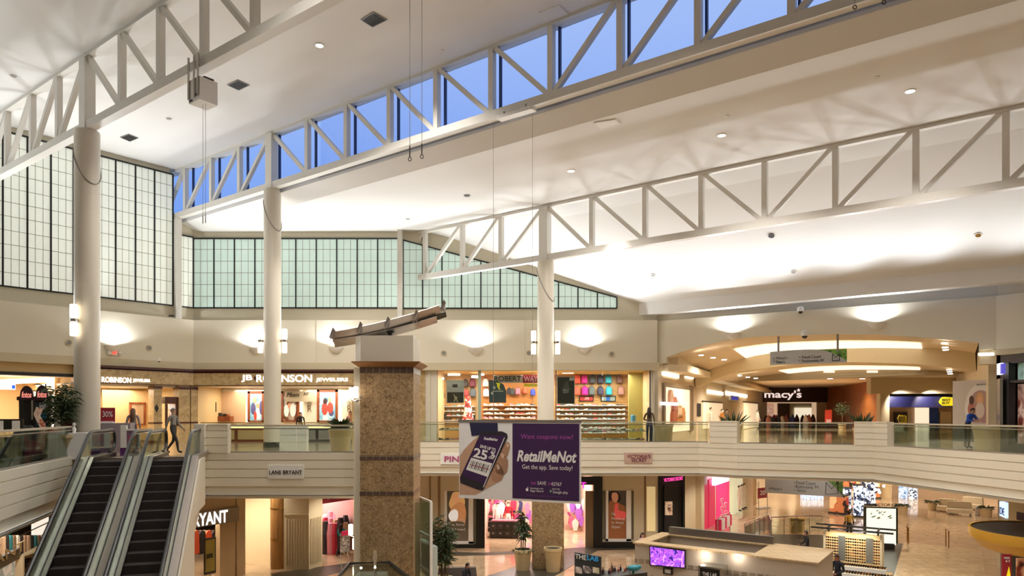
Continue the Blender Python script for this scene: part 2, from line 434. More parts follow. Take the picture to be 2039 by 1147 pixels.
# ---------------------------------------------------------------- the shell: ceilings
def nsprism(mb, prof, s0, s1):
    """profile in (n, z) swept along the trusses"""
    n = len(prof); b = len(mb.v)
    mb.v += [NS(a, s0, z) for a, z in prof] + [NS(a, s1, z) for a, z in prof]
    mb.f.append(tuple(range(b, b + n))); mb.f.append(tuple(range(b + 2 * n - 1, b + n - 1, -1)))
    for i in range(n):
        j = (i + 1) % n; mb.f.append((b + i, b + n + i, b + n + j, b + j))
    mb.m += [mb.k] * (n + 2)
N1, N2, N3 = 11.06, 19.27, 27.4
Z1b, Z1t, Z2b, Z2t, Z3b, Z3t = 11.37, 14.03, 11.62, 14.18, 8.59, 11.15
m = MB(); nsprism(m, [(-30, 14.04), (11.2, 14.04), (12.07, 14.17), (19.75, 14.17), (19.75, 14.5), (11.0, 14.5), (-30, 14.4)], -50, 50)
struct(m, 'ceiling', M['ceil'])
m = MB(); nsprism(m, [(19.55, 11.50), (20.35, 11.15), (27.5, 11.17), (28.4, 10.78), (31.5, 8.98), (34.3, 7.35), (34.3, 6.72), (34.9, 6.72), (34.9, 7.9), (28.6, 11.3), (27.4, 11.5), (20.35, 11.5), (19.9, 11.75), (19.55, 11.75)], -50, 50)
struct(m, 'ceiling', M['ceil'])

# glazed clerestory over the middle truss
wt = bpy.data.objects.new('window_1', None); COL.objects.link(wt); wt['kind'] = 'structure'
m = MB(); nsprism(m, [(19.66, 11.7), (19.68, 11.7), (19.68, 14.2), (19.66, 14.2)], -25, 30); m.build('pane', M['skyglass'], wt)
m = MB(); nsprism(m, [(19.55, 11.62), (19.75, 11.62), (19.75, 11.78), (19.55, 11.78)], -25, 30); m.build('window_sill', M['steel'], wt)
WT1 = wt
# ---------------------------------------------------------------- walls
# back wall above the shops (window wall, solid)
def zc(px, py, fr): return fr.Zp(px, py)
def wpoly(mb, fr, pix, o0, o1):
    mb.prism(fr, [fr.A(x, y) for x, y in pix], o0, o1)
m = MB(); a0 = 0; a1 = BW.S(1330)
m.prism(BW, [(a0, 6.3), (a1, 6.3), (a1, 7.5), (BW.S(1274), 7.6), (BW.S(1099), 9.2), (BW.S(903), 11.15), (BW.S(840), 11.4), (a0, 11.4)], -0.35, 0)
struct(m, 'wall_back', M['band'])
# left wall (window wall)
m = MB(); m.box(LW, 0, 50 - 1.25, -0.35, 0, 6.3, 14.4); m.box(LW, 50 - 1.25, 50.05, -0.35, 0, 6.3, 11.5)
struct(m, 'wall_left', M['band'])
# upper wall bands (plain cream, stand proud of the window wall)
UB = BW.off(0.35); UL = LW.off(0.35)
def UBz(y): return EYE + (CY - y) * UB.o[1] / F
m = MB(); aL = 0.12
m.box(BW, 0, BW.S(1306), 0.0, 0.35, 4.18, 6.42)
m.box(LW, 0, 50.17, 0.0, 0.35, 4.18, 6.42)
struct(m, 'wall_back', M['wall'])
# thin joint trims
m = MB()
for px in (633, 1045): m.box(BW, BW.S(px), BW.S(px) + .025, .35, .36, 4.2, 6.4)
struct(m, 'trim_1', M['band'])
# soffit under the band, down to shop heads
m = MB()
m.box(BW, -1, BW.S(1310), -0.35, 0.35, 3.79, 4.18); m.box(LW, 0, 50.2, -0.35, 0.35, 3.79, 4.18)
struct(m, 'wall_back', M['wall2'])

# right wall with the arched opening
arch = [(1327, 723), (1327, 712), (1360, 700), (1393, 690), (1443, 678), (1500, 671), (1560, 668), (1667, 665), (1750, 666.5), (1827, 671), (1890, 676), (1949, 682), (1949, 697)]
pts = [RW.A(x, y) for x, y in arch]
RWz = 6.40
m = MB()
m.prism(RW, [(-.3, 4.18)] + pts + [(RW.L, 4.2), (RW.L, RWz), (-.3, RWz)], -0.3, 0)
struct(m, 'wall_right', M['wall'])
m = MB(); m.box(RW, -.6, RW.L + .1, -.45, -.12, 6.3, 6.95); struct(m, 'wall_right', M['band'])
m = MB(); m.box(RX, -.0, RX.L, -.3, 0, 4.18, 6.40); struct(m, 'wall_right', M['wall'])
m = MB(); m.box(RX, -.2, RX.L, -.3, -.02, 3.95, 4.18); m.box(RX, 0, RX.L, -.45, -.12, 6.4, 8.5); struct(m, 'wall_right', M['wall2'])

# the rest of the hall that closes it behind and beside the camera
m = MB()
m.plan([(24.0, 33), (24.4, 33), (24.4, -15), (24.0, -15)], -5.7, 14.6)
m.plan([(-50, -15), (24.4, -15), (24.4, -15.4), (-50, -15.4)], -5.7, 14.6)
m.plan([(-49.5, -15), (-50, -15), (-50, 6), (-49.5, 6)], -5.7, 14.6)
struct(m, 'wall_behind', M['wall'])
# the building round the hall: unseen walls and low roofs added against sky light
m = MB()
for P in ([(-56, -17), (76, -17), (76, -16), (-56, -16)], [(-56, 110), (76, 110), (76, 111), (-56, 111)], [(-56, -16), (-55, -16), (-55, 110), (-56, 110)], [(75, -16), (76, -16), (76, 110), (75, 110)]): m.plan(P, -5.9, 7.0)
struct(m, 'wall_outer', M['wall2'])
m = MB(); m.plan([(-17.1, 38.1), (7.6, 38.1), (20.4, 29.9), (24.3, 24), (76, 24), (76, 111), (-56, 111), (-17.3, 38.1)], 6.45, 6.6)
m.plan([(-17.3, 38.1), (-56, -9), (-56, 111)], 6.45, 6.6); m.plan([(24.2, 24), (76, 24), (76, -17), (24.2, -17)], 6.45, 6.6); struct(m, 'ceiling', M['ceil'])

# ---------------------------------------------------------------- windows of translucent panels
def panel_window(name, fr, aa, z0, top, thick, mat, sub=3, row=0.62, side_out=0.0):
    """aa: positions of the heavy mullions, top(a) gives the head height"""
    w = bpy.data.objects.new(name, None); COL.objects.link(w); w['kind'] = 'structure'; w.location = fr.pt(aa[0], 0, z0)
    m = MB(); m.prism(fr, [(aa[0], z0), (aa[-1], z0), (aa[-1], top(aa[-1])), (aa[0], top(aa[0]))], 0.0, 0.03); m.build('panel', mat, w)
    m = MB()
    for a in aa:
        m.prism(fr, [(a - thick / 2, z0), (a + thick / 2, z0), (a + thick / 2, top(a)), (a - thick / 2, top(a))], .03, .06)
    m.box(fr, aa[0], aa[-1], .03, .06, z0 - .03, z0 + .04)
    m.prism(fr, [(aa[0], top(aa[0]) - .05), (aa[-1], top(aa[-1]) - .05), (aa[-1], top(aa[-1]) + .02), (aa[0], top(aa[0]) + .02)], .03, .10)
    m.build('mullion', M['black'], w)
    m = MB()
    for a, b in zip(aa[:-1], aa[1:]):
        for k in range(1, sub):
            c = a + (b - a) * k / sub
            m.prism(fr, [(c - .010, z0), (c + .010, z0), (c + .010, top(c)), (c - .010, top(c))], .03, .035)
    z = z0 + row
    while z < max(top(aa[0]), top(aa[-1])) - .08:
        # clip to the slope of the head
        x0, x1 = aa[0], aa[-1]
        if top(x1) < z:
            t = (top(x0) - z) / (top(x0) - top(x1)); x1 = x0 + (x1 - x0) * t
        if x1 > x0 + .05: m.box(fr, x0, x1, .03, .035, z - .012, z + .012)
        z += row
    m.build('glazing_bar', M['grey'], w)
    return w
aR = LW.S(343.5); aLm = LW.S(5); sp = (aR - aLm) / 8
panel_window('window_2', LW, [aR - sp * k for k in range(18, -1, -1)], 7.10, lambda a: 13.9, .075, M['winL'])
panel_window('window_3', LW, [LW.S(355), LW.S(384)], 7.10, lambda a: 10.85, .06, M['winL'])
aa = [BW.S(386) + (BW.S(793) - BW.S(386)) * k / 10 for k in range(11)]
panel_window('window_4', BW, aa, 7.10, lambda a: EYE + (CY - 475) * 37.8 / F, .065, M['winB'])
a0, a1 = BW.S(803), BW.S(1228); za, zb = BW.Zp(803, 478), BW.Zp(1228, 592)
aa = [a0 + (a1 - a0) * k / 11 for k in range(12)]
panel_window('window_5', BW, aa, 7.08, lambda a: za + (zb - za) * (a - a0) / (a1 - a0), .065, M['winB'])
# pilasters at the truss ends
m = MB(); m.box(LW, LW.S(345), LW.S(354), 0, .45, 6.42, 11.6); m.build('trim_2', M['steel'], kind='structure')
m = MB(); m.box(BW, BW.S(793.5), BW.S(802.5), 0, .4, 6.42, 11.2); m.build('trim_3', M['steel'], kind='structure')

# ---------------------------------------------------------------- roof trusses
def truss(n, zb, zt, s_list, dirs, label, s_end0=None, s_end1=None, w=.20):
    r = thing('roof_truss', NS(n, s_list[0], zb), label, 'truss', 'white steel roof trusses')
    m = MB(); m.bar(NS(n, s_end0, zb + .14), NS(n, s_end1, zb + .14), .30, .28); m.build('bottom_chord', M['steel'], r)
    m = MB(); m.bar(NS(n, s_end0, zt - .05), NS(n, s_end1, zt - .05), .24, .12); m.build('top_chord', M['steel'], r)
    for s in s_list:
        m = MB(); m.bar(NS(n, s, zb + .2), NS(n, s, zt), .20, .20, (NV[0], NV[1], 0)); m.build('post', M['steel'], r)
    for (s0, s1, d) in dirs:
        # d = 1: the foot is at s0, the head at s1
        a, b = (s0 + .12, s1 - .12)
        za, zb2 = (zb + .28, zt - .08) if d == 1 else (zt - .08, zb + .28)
        m = MB(); m.bar(NS(n, a, za), NS(n, b, zb2), .16, .16, (NV[0], NV[1], 0)); m.build('brace', M['steel'], r)
    return r
def s_of(px, n):
    r = (px - CX) / F; y = n / (NV[0] * r + NV[1]); x = r * y; return x * UV[0] + y * UV[1]
def panels(n, pxs): return [s_of(p, n) for p in pxs]
# middle truss
P2 = panels(N2, [370, 422, 478, 541, 613, 691, 777, 870, 980, 1098, 1236, 1391, 1577])
step = P2[-1] - P2[-2]
P2 += [P2[-1] + step * k for k in (1, 2, 3, 4)]
D2 = []
for i in range(len(P2) - 1):
    D2.append((P2[i], P2[i + 1], 1 if (i < 3 or i >= 9) else -1))
D2 = [(P2[0] - 2.2, P2[0], 1)] + D2
truss(N2, Z2b, Z2t, P2, D2, 'middle white roof truss in front of the blue clerestory glass', P2[0] - 2.4, P2[-1])
P1 = panels(N1, [15, 65, 117, 174, 243, 320, 407, 508])
st = P1[-1] - P1[-2]
P1 = [P1[0] - 2.3 * k for k in (3, 2, 1)] + P1 + [P1[-1] + st * k for k in (1, 2, 3, 4)]
D1 = [(P1[i], P1[i + 1], 1 if i < 6 else -1) for i in range(len(P1) - 1)]
truss(N1, Z1b, Z1t, P1, D1, 'nearest white roof truss at upper left carrying the hoist box', P1[0], P1[-1])
P3 = panels(N3, [847, 921, 998, 1086, 1179, 1285, 1397, 1523, 1664, 1824, 2003])
st = P3[-1] - P3[-2]
P3 += [P3[-1] + st * k for k in (1, 2, 3)]
D3 = [(P3[i], P3[i + 1], 1 if (i < 3 or i >= 7) else -1) for i in range(len(P3) - 1)]
D3 = [(s_of(800, N3), P3[0], 1)] + D3
truss(N3, Z3b, Z3t, P3, D3, 'lowest white roof truss at right ending on the wall between the panel windows', s_of(799, N3), P3[-1])

m = MB()
for s_ in P2: m.bar(NS(19.62, s_ + .10, 11.7), NS(19.62, s_ + .10, 14.2), .07, .1, (NV[0], NV[1], 0))
m.bar(NS(19.62, P2[0] - 3, 11.8), NS(19.62, P2[-1], 11.8), .06, .05)
m.build('mullion', M['winf'], WT1)
# ---------------------------------------------------------------- columns
def column(px, d, r, ztop, zbot, label, n):
    c = at(px, 500, d=d); x, y = c.x, c.y
    t = thing('round_column', (x, y, zbot), label, 'column', 'round columns under the trusses')
    m = MB(); m.lathe((x, y, 0), [(r, zbot), (r, ztop - .05), (r - .02, ztop)], 40); m.build('shaft', M['colp'], t, True)
    m = MB(); m.lathe((x, y, 0), [(r + .03, zbot), (r + .03, zbot + .22), (r + .01, zbot + .24)], 40); m.build('base_ring', M['dark'], t, True)
    s = x * UV[0] + y * UV[1]
    m = MB(); m.bar(NS(n, s, ztop), NS(n, s, ztop + 2.5), .46, .36, (NV[0], NV[1], 0)); m.build('head_post', M['steel'], t)
    # two cable rings that hang slanting round the shaft
    for zc_, amp, ph in ((ztop - 1.1, .8, 2.6),):
        m = MB(); m.tube([(x + (r + .015) * math.cos(a), y + (r + .015) * math.sin(a), zc_ + amp * math.cos(a - ph)) for a in [2 * math.pi * k / 48 for k in range(48)]], .016, 6, True)
        m.build('cable', M['grey'], t, True)
    return (x, y)
C1 = column(173.5, 24.9, .405, Z1b, 0.0, 'round cream column at left holding up the nearest truss', N1)
C2 = column(542.5, 32.2, .375, Z2b, 0.0, 'round cream column in front of the jewellers, under the middle truss', N2)
C3 = column(1086.5, 33.1, .385, Z3b, -1.5, 'round cream column rising behind the purple banner', N3)

def column_sconce(c, r, px, side_y, label, z):
    """frosted tube up and tube down from a bracket"""
    x = c[0] + r * side_y[0]; y = c[1] + r * side_y[1]
    tx, ty = c[0] + (r + .17) * side_y[0], c[1] + (r + .17) * side_y[1]
    t = thing('column_sconce', (tx, ty, z - .5), label, 'lamp', 'tube sconces on the columns')
    m = MB(); m.lathe((tx, ty, z), [(.10, .07), (.115, .10), (.115, .52), (.10, .54)], 16); m.build('lamp_shade', M['frost'], t, True)
    m = MB(); m.lathe((tx, ty, z), [(.10, -.54), (.115, -.52), (.115, -.10), (.10, -.07)], 16); m.build('lamp_shade', M['frost'], t, True)
    m = MB(); m.lathe((tx, ty, z), [(.10, -.07), (.13, -.05), (.13, .05), (.10, .07)], 16); m.bar((x - .05 * side_y[0], y - .05 * side_y[1], z), (tx, ty, z), .08, .08); m.build('bracket', M['chrome'], t, True)
    point('sconce_bulb', (tx + .16 * side_y[0], ty + .16 * side_y[1] - .0, z + .3), 40, .1, WARM)
column_sconce(C1, .405, 165, (-.22, -.975), 'frosted up and down tube sconce on the left column', EYE + (CY - 638) * 24.4 / F)
zz = EYE + (CY - 679) * 32.2 / F
column_sconce(C2, .375, 519, (-1, 0), 'tube sconce on the left side of the column before the jewellers', zz)
column_sconce(C2, .375, 566, (1, 0), 'tube sconce on the right side of the column before the jewellers', zz)
zz = EYE + (CY - 682) * 33.1 / F
column_sconce(C3, .385, 1064, (-1, 0), 'tube sconce on the left side of the column behind the banner', zz)
column_sconce(C3, .385, 1107, (1, 0), 'tube sconce on the right side of the column behind the banner', zz)

# ---------------------------------------------------------------- floors
m = MB(); m.plan([(-55, -16), (75, -16), (75, 110), (-55, 110)], L1 - .3, L1)
struct(m, 'floor', M['floor'])
VOID = [(-8.1, 3.4), (-12.7, 17.7), (-14.75, 24.1), (-10.75, 24.9), (-11.2, 26.1), (-5.45, 26.1), (-5.0, 27.5), (-5.0, 35.5), (9.3, 35.5), (10.8, 34.2), (16.3, 32.2), (17.7, 24.6), (18.6, 19.0), (15, 5), (10, 3.4)]
def ringfloor(outer, inner, z0, z1, name, mat):
    bm = bmesh.new(); from_loops = []
    for z in (z0, z1):
        loops = []
        for L in (outer, inner):
            vs = [bm.verts.new((x, y, z)) for x, y in L]
            loops.append([bm.edges.new((vs[i], vs[(i + 1) % len(vs)])) for i in range(len(vs))])
        bmesh.ops.triangle_fill(bm, use_beauty=True, edges=loops[0] + loops[1])
        from_loops.append(loops)
    me = bpy.data.meshes.new(name); bmesh.ops.recalc_face_normals(bm, faces=bm.faces); bm.to_mesh(me); bm.free(); me.materials.append(mat)
    o = bpy.data.objects.new(name, me); COL.objects.link(o); o['kind'] = 'structure'; return o
ringfloor([(-55, -16), (75, -16), (75, 110), (-55, 110)], VOID, -0.06, 0.0, 'floor', M['floor2'])
ringfloor([(-55, -16), (75, -16), (75, 110), (-55, 110)], [(x, y) for x, y in VOID], -1.5, -1.45, 'ceiling', M['ceil'])

# ---------------------------------------------------------------- balcony fascia and guard rails
ZG = .08
prof = [(0, ZG), (0, -.17), (-.035, -.175), (-.035, -.205), (0, -.21), (0, -.49), (-.035, -.495), (-.035, -.525), (0, -.53), (0, -.81), (-.035, -.815), (-.035, -.845), (0, -.85), (0, -1.13), (-.07, -1.16), (-.09, -1.6), (-.4, -1.6), (-.4, ZG)]
def sweep(mb, path, prof):
    """profile (out, z) along a plan polyline with mitred corners; out is to the void side (left of travel)"""
    rows = []; n = len(path)
    for i, p in enumerate(path):
        p = Vector((p[0], p[1])); 
        d0 = (p - Vector(path[i - 1])).normalized() if i else None; d1 = (Vector(path[i + 1]) - p).normalized() if i < n - 1 else None
        if d0 is None: d0 = d1
        if d1 is None: d1 = d0
        nn = Vector(((d0.y + d1.y), -(d0.x + d1.x))); nn.normalize(); k = 1 / max(.4, nn.dot(Vector((d1.y, -d1.x))))
        rows.append([(p.x + nn.x * o * k, p.y + nn.y * o * k, z) for o, z in prof])
    b = len(mb.v); mb.loft(rows, True); L = len(prof)
    mb.f.append(tuple(range(b + L - 1, b - 1, -1))); e = b + (n - 1) * L; mb.f.append(tuple(range(e, e + L))); mb.m += [mb.k] * 2
LEFTP = [(-8.1, 3.4), (-12.7, 17.7), (-14.75, 24.1)]
# order so that the void lies to the right of travel
m = MB(); sweep(m, LEFTP, [(o, z) for o, z in prof]); struct(m, 'trim_4', M['fascia'])
m = MB(); sweep(m, [(-10.9, 25.2), (-11.2, 26.1), (-5.45, 26.1), (-5.0, 27.5), (-5.0, 35.5)], prof); struct(m, 'trim_5', M['fascia'])
RIGHTP = [(-5.0, 35.5), (9.3, 35.5), (10.8, 34.2), (16.3, 32.2), (17.7, 24.6), (18.6, 19.0), (15, 5)]
m = MB(); sweep(m, RIGHTP, prof); struct(m, 'trim_6', M['fascia'])

def rail(path, label, panel=1.25, off=-.14, posts=True):
    """glass guard with taupe cap, bright tube and clamps along a plan polyline"""
    L = [Vector((p[0], p[1])) for p in path]
    r = thing('glass_guardrail', (L[0].x, L[0].y, ZG), label, 'railing', 'glass balcony guardrails')
    m = MB(); sweep(m, path, [(off - .055, 1.05), (off + .055, 1.05), (off + .055, 1.11), (off - .055, 1.11)]); m.build('top_rail', M['cap'], r)
    m = MB(); sweep(m, path, [(off + .05, .955), (off + .085, .955), (off + .085, .985), (off + .05, .985)]); m.build('steel_rail', M['chrome'], r)
    m = MB(); sweep(m, path, [(off - .03, ZG), (off + .03, ZG), (off + .03, ZG + .05), (off - .03, ZG + .05)]); m.build('base_channel', M['alu'], r)
    for a, b in zip(L[:-1], L[1:]):
        d = (b - a); n = max(1, round(d.length / panel)); d.normalize(); w = (b - a).length / n; nn = Vector((d.y, -d.x))
        fr = Fr((a.x + nn.x * off, a.y + nn.y * off), (b.x + nn.x * off, b.y + nn.y * off))
        for k in range(n):
            m = MB(); m.box(fr, k * w + .012, (k + 1) * w - .012, -.007, .007, ZG + .04, 1.05); m.build('glass_panel', M['glass'], r)
    return r
rail(LEFTP, 'glass guardrail along the left balcony beside the escalators')
rail([(-10.35, 26.1), (-5.5, 26.1)], 'glass guardrail in front of the jewellers above the white letter sign')
rail([(-4.9, 35.5), (9.2, 35.5), (9.65, 35.2)], 'long straight glass guardrail in front of the shoe shop')
def seg(path, px0, px1, k):
    a, b = path; fr = Fr(a, b); return [tuple(fr.pt(fr.S(px0), 0, 0))[:2], tuple(fr.pt(fr.S(px1), 0, 0))[:2]]
R2 = (RIGHTP[2], RIGHTP[3]); R3 = (RIGHTP[3], RIGHTP[4])
rail(seg(R2, 1474, 1699, 0), 'glass guardrail between the two cream piers opposite the arch')
rail([tuple(Fr(*R3).pt(Fr(*R3).S(1775), 0, 0))[:2], RIGHTP[4], RIGHTP[5], RIGHTP[6]], 'glass guardrail at far right where the person in blue leans')
def pier(path, label, zt=1.10, th=.3):
    m = MB(); pr = [(0.03, ZG)]
    for z in (.36, .64, .90): pr += [(.03, z - .012), (0, z - .008), (0, z + .008), (.03, z + .012)]
    pr += [(.03, zt), (.06, zt), (.06, zt + .05), (-th, zt + .05), (-th, ZG)]
    sweep(m, path, pr); return m.build('balcony_pier', M['fascia'], label=label, cat='pier', group='cream grooved piers of the balcony')
fr2 = Fr(RIGHTP[1], RIGHTP[2]); 
pier([(9.75, 35.1), (10.8, 34.2)], 'cream grooved pier standing right of the long straight guardrail')
f2 = Fr(*R2); f3 = Fr(*R3)
pier([tuple(f2.pt(f2.S(1702), 0, 0))[:2], RIGHTP[3], tuple(f3.pt(f3.S(1768), 0, 0))[:2]], 'angled cream pier with the spiky plant on it, before the orange wall')
pier([(-11.0, 25.4), (-11.2, 26.1), (-10.4, 26.1)], 'cream grooved pier at the head of the escalators')
# low white pier standing on the floor behind the bridge rail
m = MB(); fr = fr_at(576, 898, 0.0); z0 = fr.o[1]; 
for i, (a, b) in enumerate([(0, .34), (.36, .64), (.66, .98)]): m.box(fr, -.36 * z0 / 26, .36 * z0 / 26 + .3, -.3, 0, a, b)
m.box(fr, -.36 * z0 / 26 + .02, .36 * z0 / 26 + .28, -.28, -.02, 0, 1.0)
m.build('balcony_pier', M['white'], label='low white grooved block behind the glass, right of the middle column', cat='pier', group='cream grooved piers of the balcony')

# ---------------------------------------------------------------- stone clad pillar with the sculpture
PD = 25.3; pl, pr_ = at(717, 500, d=PD).x, at(823, 500, d=PD).x; PW = pr_ - pl
PF = Fr((pl, PD), (pr_, PD)); PY = lambda y: EYE + (CY - y) * PD / F
t = thing('stone_pillar', ((pl + pr_) / 2, PD + PW / 2, L1), 'tall brown granite pillar with dark tile bands and a plain box on top', 'pillar')
m = MB(); m.box(PF, 0, PW, -PW, 0, L1, PY(730)); m.build('granite_shaft', M['granite'], t)
for (y0, y1) in ((743, 730), (916, 907), (987, 979)):
    m = MB(); m.box(PF, -.012, PW + .012, -PW - .012, .012, PY(y0), PY(y1)); m.build('tile_band', M['darktile'], t)
m = MB()
z0, z1 = PY(731), PY(720.5); e = .22
def ring(z, k): return [PF.pt(-k, k, z), PF.pt(PW + k, k, z), PF.pt(PW + k, -PW - k, z), PF.pt(-k, -PW - k, z)]
m.loft([ring(z0, .01), ring(z0 + .01, .06), ring(z1 - .03, e + .04), ring(z1, e + .04)], True); m.face(ring(z0, .01)); m.face(ring(z1, e + .04)); m.build('flared_moulding', M['bronze'], t)
m = MB(); ch = .16
tp = [(0, 0), (PW, 0), (PW, -PW), (-.1, -PW), (-.22, -.5)]
m.plan([tuple(PF.pt(a, o, 0))[:2] for a, o in [(0.02, 0), (PW, 0), (PW, -PW), (-.25, -PW), (-.25, -.4)]], z1, PY(668)); m.build('top_box', M['colp'], t)
m = MB(); m.box(PF, -.28, -.02, -PW, -.25, L1, z0); m.build('side_casing', M['fascia'], t)
# lantern sconce on the left side of the pillar, upper level
def lantern(x, y, z, label, n=2, group='frosted lantern sconces on pillars'):
    t = thing('lantern_sconce', (x, y, z - .2), label, 'lamp', group)
    for k in range(n):
        m = MB(); m.lathe((x - .13 + .17 * k, y - .05 * k, z + (.03 if k else 0)), [(.07, -.2), (.085, -.19), (.085, .19), (.07, .2)], 14); m.build('lamp_shade', M['frost'], t, True)
    m = MB(); m.tube([(x - .14, y, z - .22), (x, y, z - .27), (x + .18, y, z - .2)], .02); m.bar((x + .05, y + .02, z - .3), (x + .25, y + .02, z - .1), .05, .05); m.build('bracket', M['chrome'], t)
    point('sconce_bulb', (x - .05, y - .25, z), 18, .08, WARM)
p = at(707, 783, d=25.0); lantern(p.x, p.y, p.z, 'twin frosted lantern sconce on the left side of the granite pillar')

# sloping metal sculpture on the pillar top
def SP(px, py, dd=0): return at(px, py, d=PD + .95 + dd)
t = thing('metal_sculpture', SP(777, 666), 'sloping brushed metal winged sculpture on top of the granite pillar', 'sculpture')
A0, A1 = SP(663, 676), SP(884, 614)
def lerp(a, b, k): return a + (b - a) * k
def strip(p0, p1, curve, wtop, dy0, dy1, th=.03):
    m = MB(); rows = []
    for i in range(13):
        k = i / 12; c = lerp(p0, p1, k); c.z += curve * (k * k - k)
        a = c + Vector((0, dy0, 0)); b = c + Vector((0, dy1, -wtop * (1 - .35 * k)))
        rows.append([a, b, b + Vector((0, .02, -th)), a + Vector((0, .02, th))])
    m.loft(rows, True); m.face(rows[0]); m.face(rows[-1]); return m
strip(SP(664, 663), SP(877, 610), .35, .34, -.28, -.1).build('wing', M['alu'], t)
strip(SP(664, 674), SP(888, 622), .45, .16, -.1, .25).build('wing', M['dark'], t)
strip(SP(664, 678), SP(870, 632), .4, .2, -.2, .25).build('wing', M['alu'], t)
for (fx, fy) in ((668, 668), (722, 656), (776, 646), (832, 632), (886, 613)):
    c = SP(fx, fy); m = MB(); 
    o = c + Vector((0, -.35, 0))
    m.loft([[o + Vector((-.16, 0, -.12)), o + Vector((.02, .03, -.2)), o + Vector((.06, .05, .16)), o + Vector((-.02, .02, .26))], [o + Vector((-.16, .02, -.12)), o + Vector((.02, .05, -.2)), o + Vector((.06, .07, .16)), o + Vector((-.02, .04, .26))]], True)
    m.face([o + Vector((-.16, 0, -.12)), o + Vector((.02, .03, -.2)), o + Vector((.06, .05, .16)), o + Vector((-.02, .02, .26))])
    m.tube([o + Vector((.05, 0, .1)), o + Vector((-.02, -.02, -.1)), o + Vector((-.14, 0, -.24))], .02)
    m.build('fin', M['alu'], t)
m = MB(); c = SP(777, 668); m.lathe((c.x, c.y, PY(668)), [(.09, 0), (.09, .18), (.16, .2), (.16, .3)], 12); m.build('mount', M['black'], t)

# ---------------------------------------------------------------- hanging purple banner
b0 = at(914, 838, d=24.9); b1 = at(1157, 842, d=23.2)
BF = Fr((b0.x, b0.y), (b1.x, b1.y)); BL = BF.L; bz1, bz0 = 1.26, -1.42
def BA(px, py): return BF.A(px, py)
t = thing('hanging_banner', BF.pt(BL / 2, 0, bz0), 'big purple and white coupon banner hanging in front of the balcony', 'banner')
m = MB(); m.box(BF, 0, BL, -.02, 0, bz0, bz1); m.build('fabric', M['paper'], t)
m = MB(); xs = BA(1020.5, 900)[0]; m.box(BF, xs, BL - .06, 0, .006, bz0 + .08, bz1 - .07); m.build('purple_field', M['purple'], t)
m = MB(); m.box(BF, -.03, BL + .03, -.035, .015, bz1 - .04, bz1 + .05); m.build('top_bar', M['alu'], t)
def btext(s, px, py, w_px, h_px, mat, **k):
    a, z = BA(px, py); a2, _ = BA(px + w_px / 2, py); a1_, _ = BA(px - w_px / 2, py)
    mm = MB(); mm.text(BF, s, (a1_ + a2) / 2, z, a2 - a1_, h_px * BF.dep(px) / F, out=.008, depth=.004, **k); return mm.build('lettering', mat, t)
lil = flat('lilac_print', '#b04fa8', .6); wht = M['paper']
btext('Want coupons now?', 1089, 871, 104, 12, lil)
btext('RetailMeNot', 1089, 909, 119, 23, wht, shear=.25, bold=.03)
btext('Get the app. Save today!', 1090, 932, 100, 12, wht)
btext('text', 1063, 962, 11, 6.5, lil); btext('SAVE', 1079, 962, 17, 7, wht); btext('to', 1095, 963, 7, 6, lil); btext('42767', 1108, 964, 21, 7, wht)
btext('Download on the', 1069, 972.5, 26, 3, wht); btext('App Store', 1069, 978, 27, 6, wht)
btext('GET IT ON', 1107, 974, 15, 3, wht); btext('Google play', 1116, 981, 30, 7, wht)
m = MB(); a, z = BA(1050, 975)
ap = []
for k in range(28):
    u = 2 * math.pi * k / 28; rr = .055 * (1 - .16 * math.cos(u - math.pi / 2) ** 8); x = rr * math.cos(u); y = rr * 1.05 * math.sin(u)
    if math.cos(u) > .8: x -= .02 * (math.cos(u) - .8) / .2
    ap.append((a + x, z + y))
m.prism(BF, ap, .008, .012); m.prism(BF, [(a, z + .06), (a + .03, z + .075), (a + .035, z + .105), (a + .008, z + .085)], .008, .012)
m.build('logo', wht, t)
m = MB(); a, z = BA(1097, 978); m.prism(BF, [(a - .03, z - .05), (a + .05, z), (a - .03, z + .05)], .008, .012); m.build('logo', flat('play_green', '#8fb8a0', .6), t)
m = MB(); m.prism(BF, [BA(1048, 986), BA(1128, 989.5), BA(1128, 990.2), BA(1048, 986.8)], .007, .009); m.build('lettering', flat('dim_purple_print', '#6a4a7c', .6), t)
# printed hand and phone: flat colour shapes as on the print
def bshape(name, pix, mat, o=.004, th=.003, smooth=0):
    P = [BA(x, y) for x, y in pix]
    if smooth:
        Q = []
        n = len(P)
        for i in range(n):
            p0, p1, p2, p3 = P[i - 1], P[i], P[(i + 1) % n], P[(i + 2) % n]
            for k in range(6):
                u = k / 6; f = lambda a, b, c, d: .5 * ((2 * b) + (-a + c) * u + (2 * a - 5 * b + 4 * c - d) * u * u + (-a + 3 * b - 3 * c + d) * u ** 3)
                Q.append((f(p0[0], p1[0], p2[0], p3[0]), f(p0[1], p1[1], p2[1], p3[1])))
        P = Q
    mm = MB(); mm.prism(BF, P, o, o + th); return mm.build(name, mat, t)
def cropb(x, y): return (900 + x * 270 / 1720, 830 + y * 180 / 1147)
cb = lambda L: [cropb(*p) for p in L]
hand = flat('printed_skin', '#cda488', .6, noise=.12, nscale=4); hand2 = flat('printed_skin_shade', '#b58a6c', .6, noise=.1, nscale=4); hand3 = flat('printed_skin_pale', '#dcb8a0', .6, noise=.08, nscale=5)
bshape('hand_print', cb([(350, 235), (265, 300), (150, 420), (98, 500), (95, 985), (300, 990), (440, 910), (640, 800), (640, 560), (560, 500), (420, 420)]), hand, .003, .002)
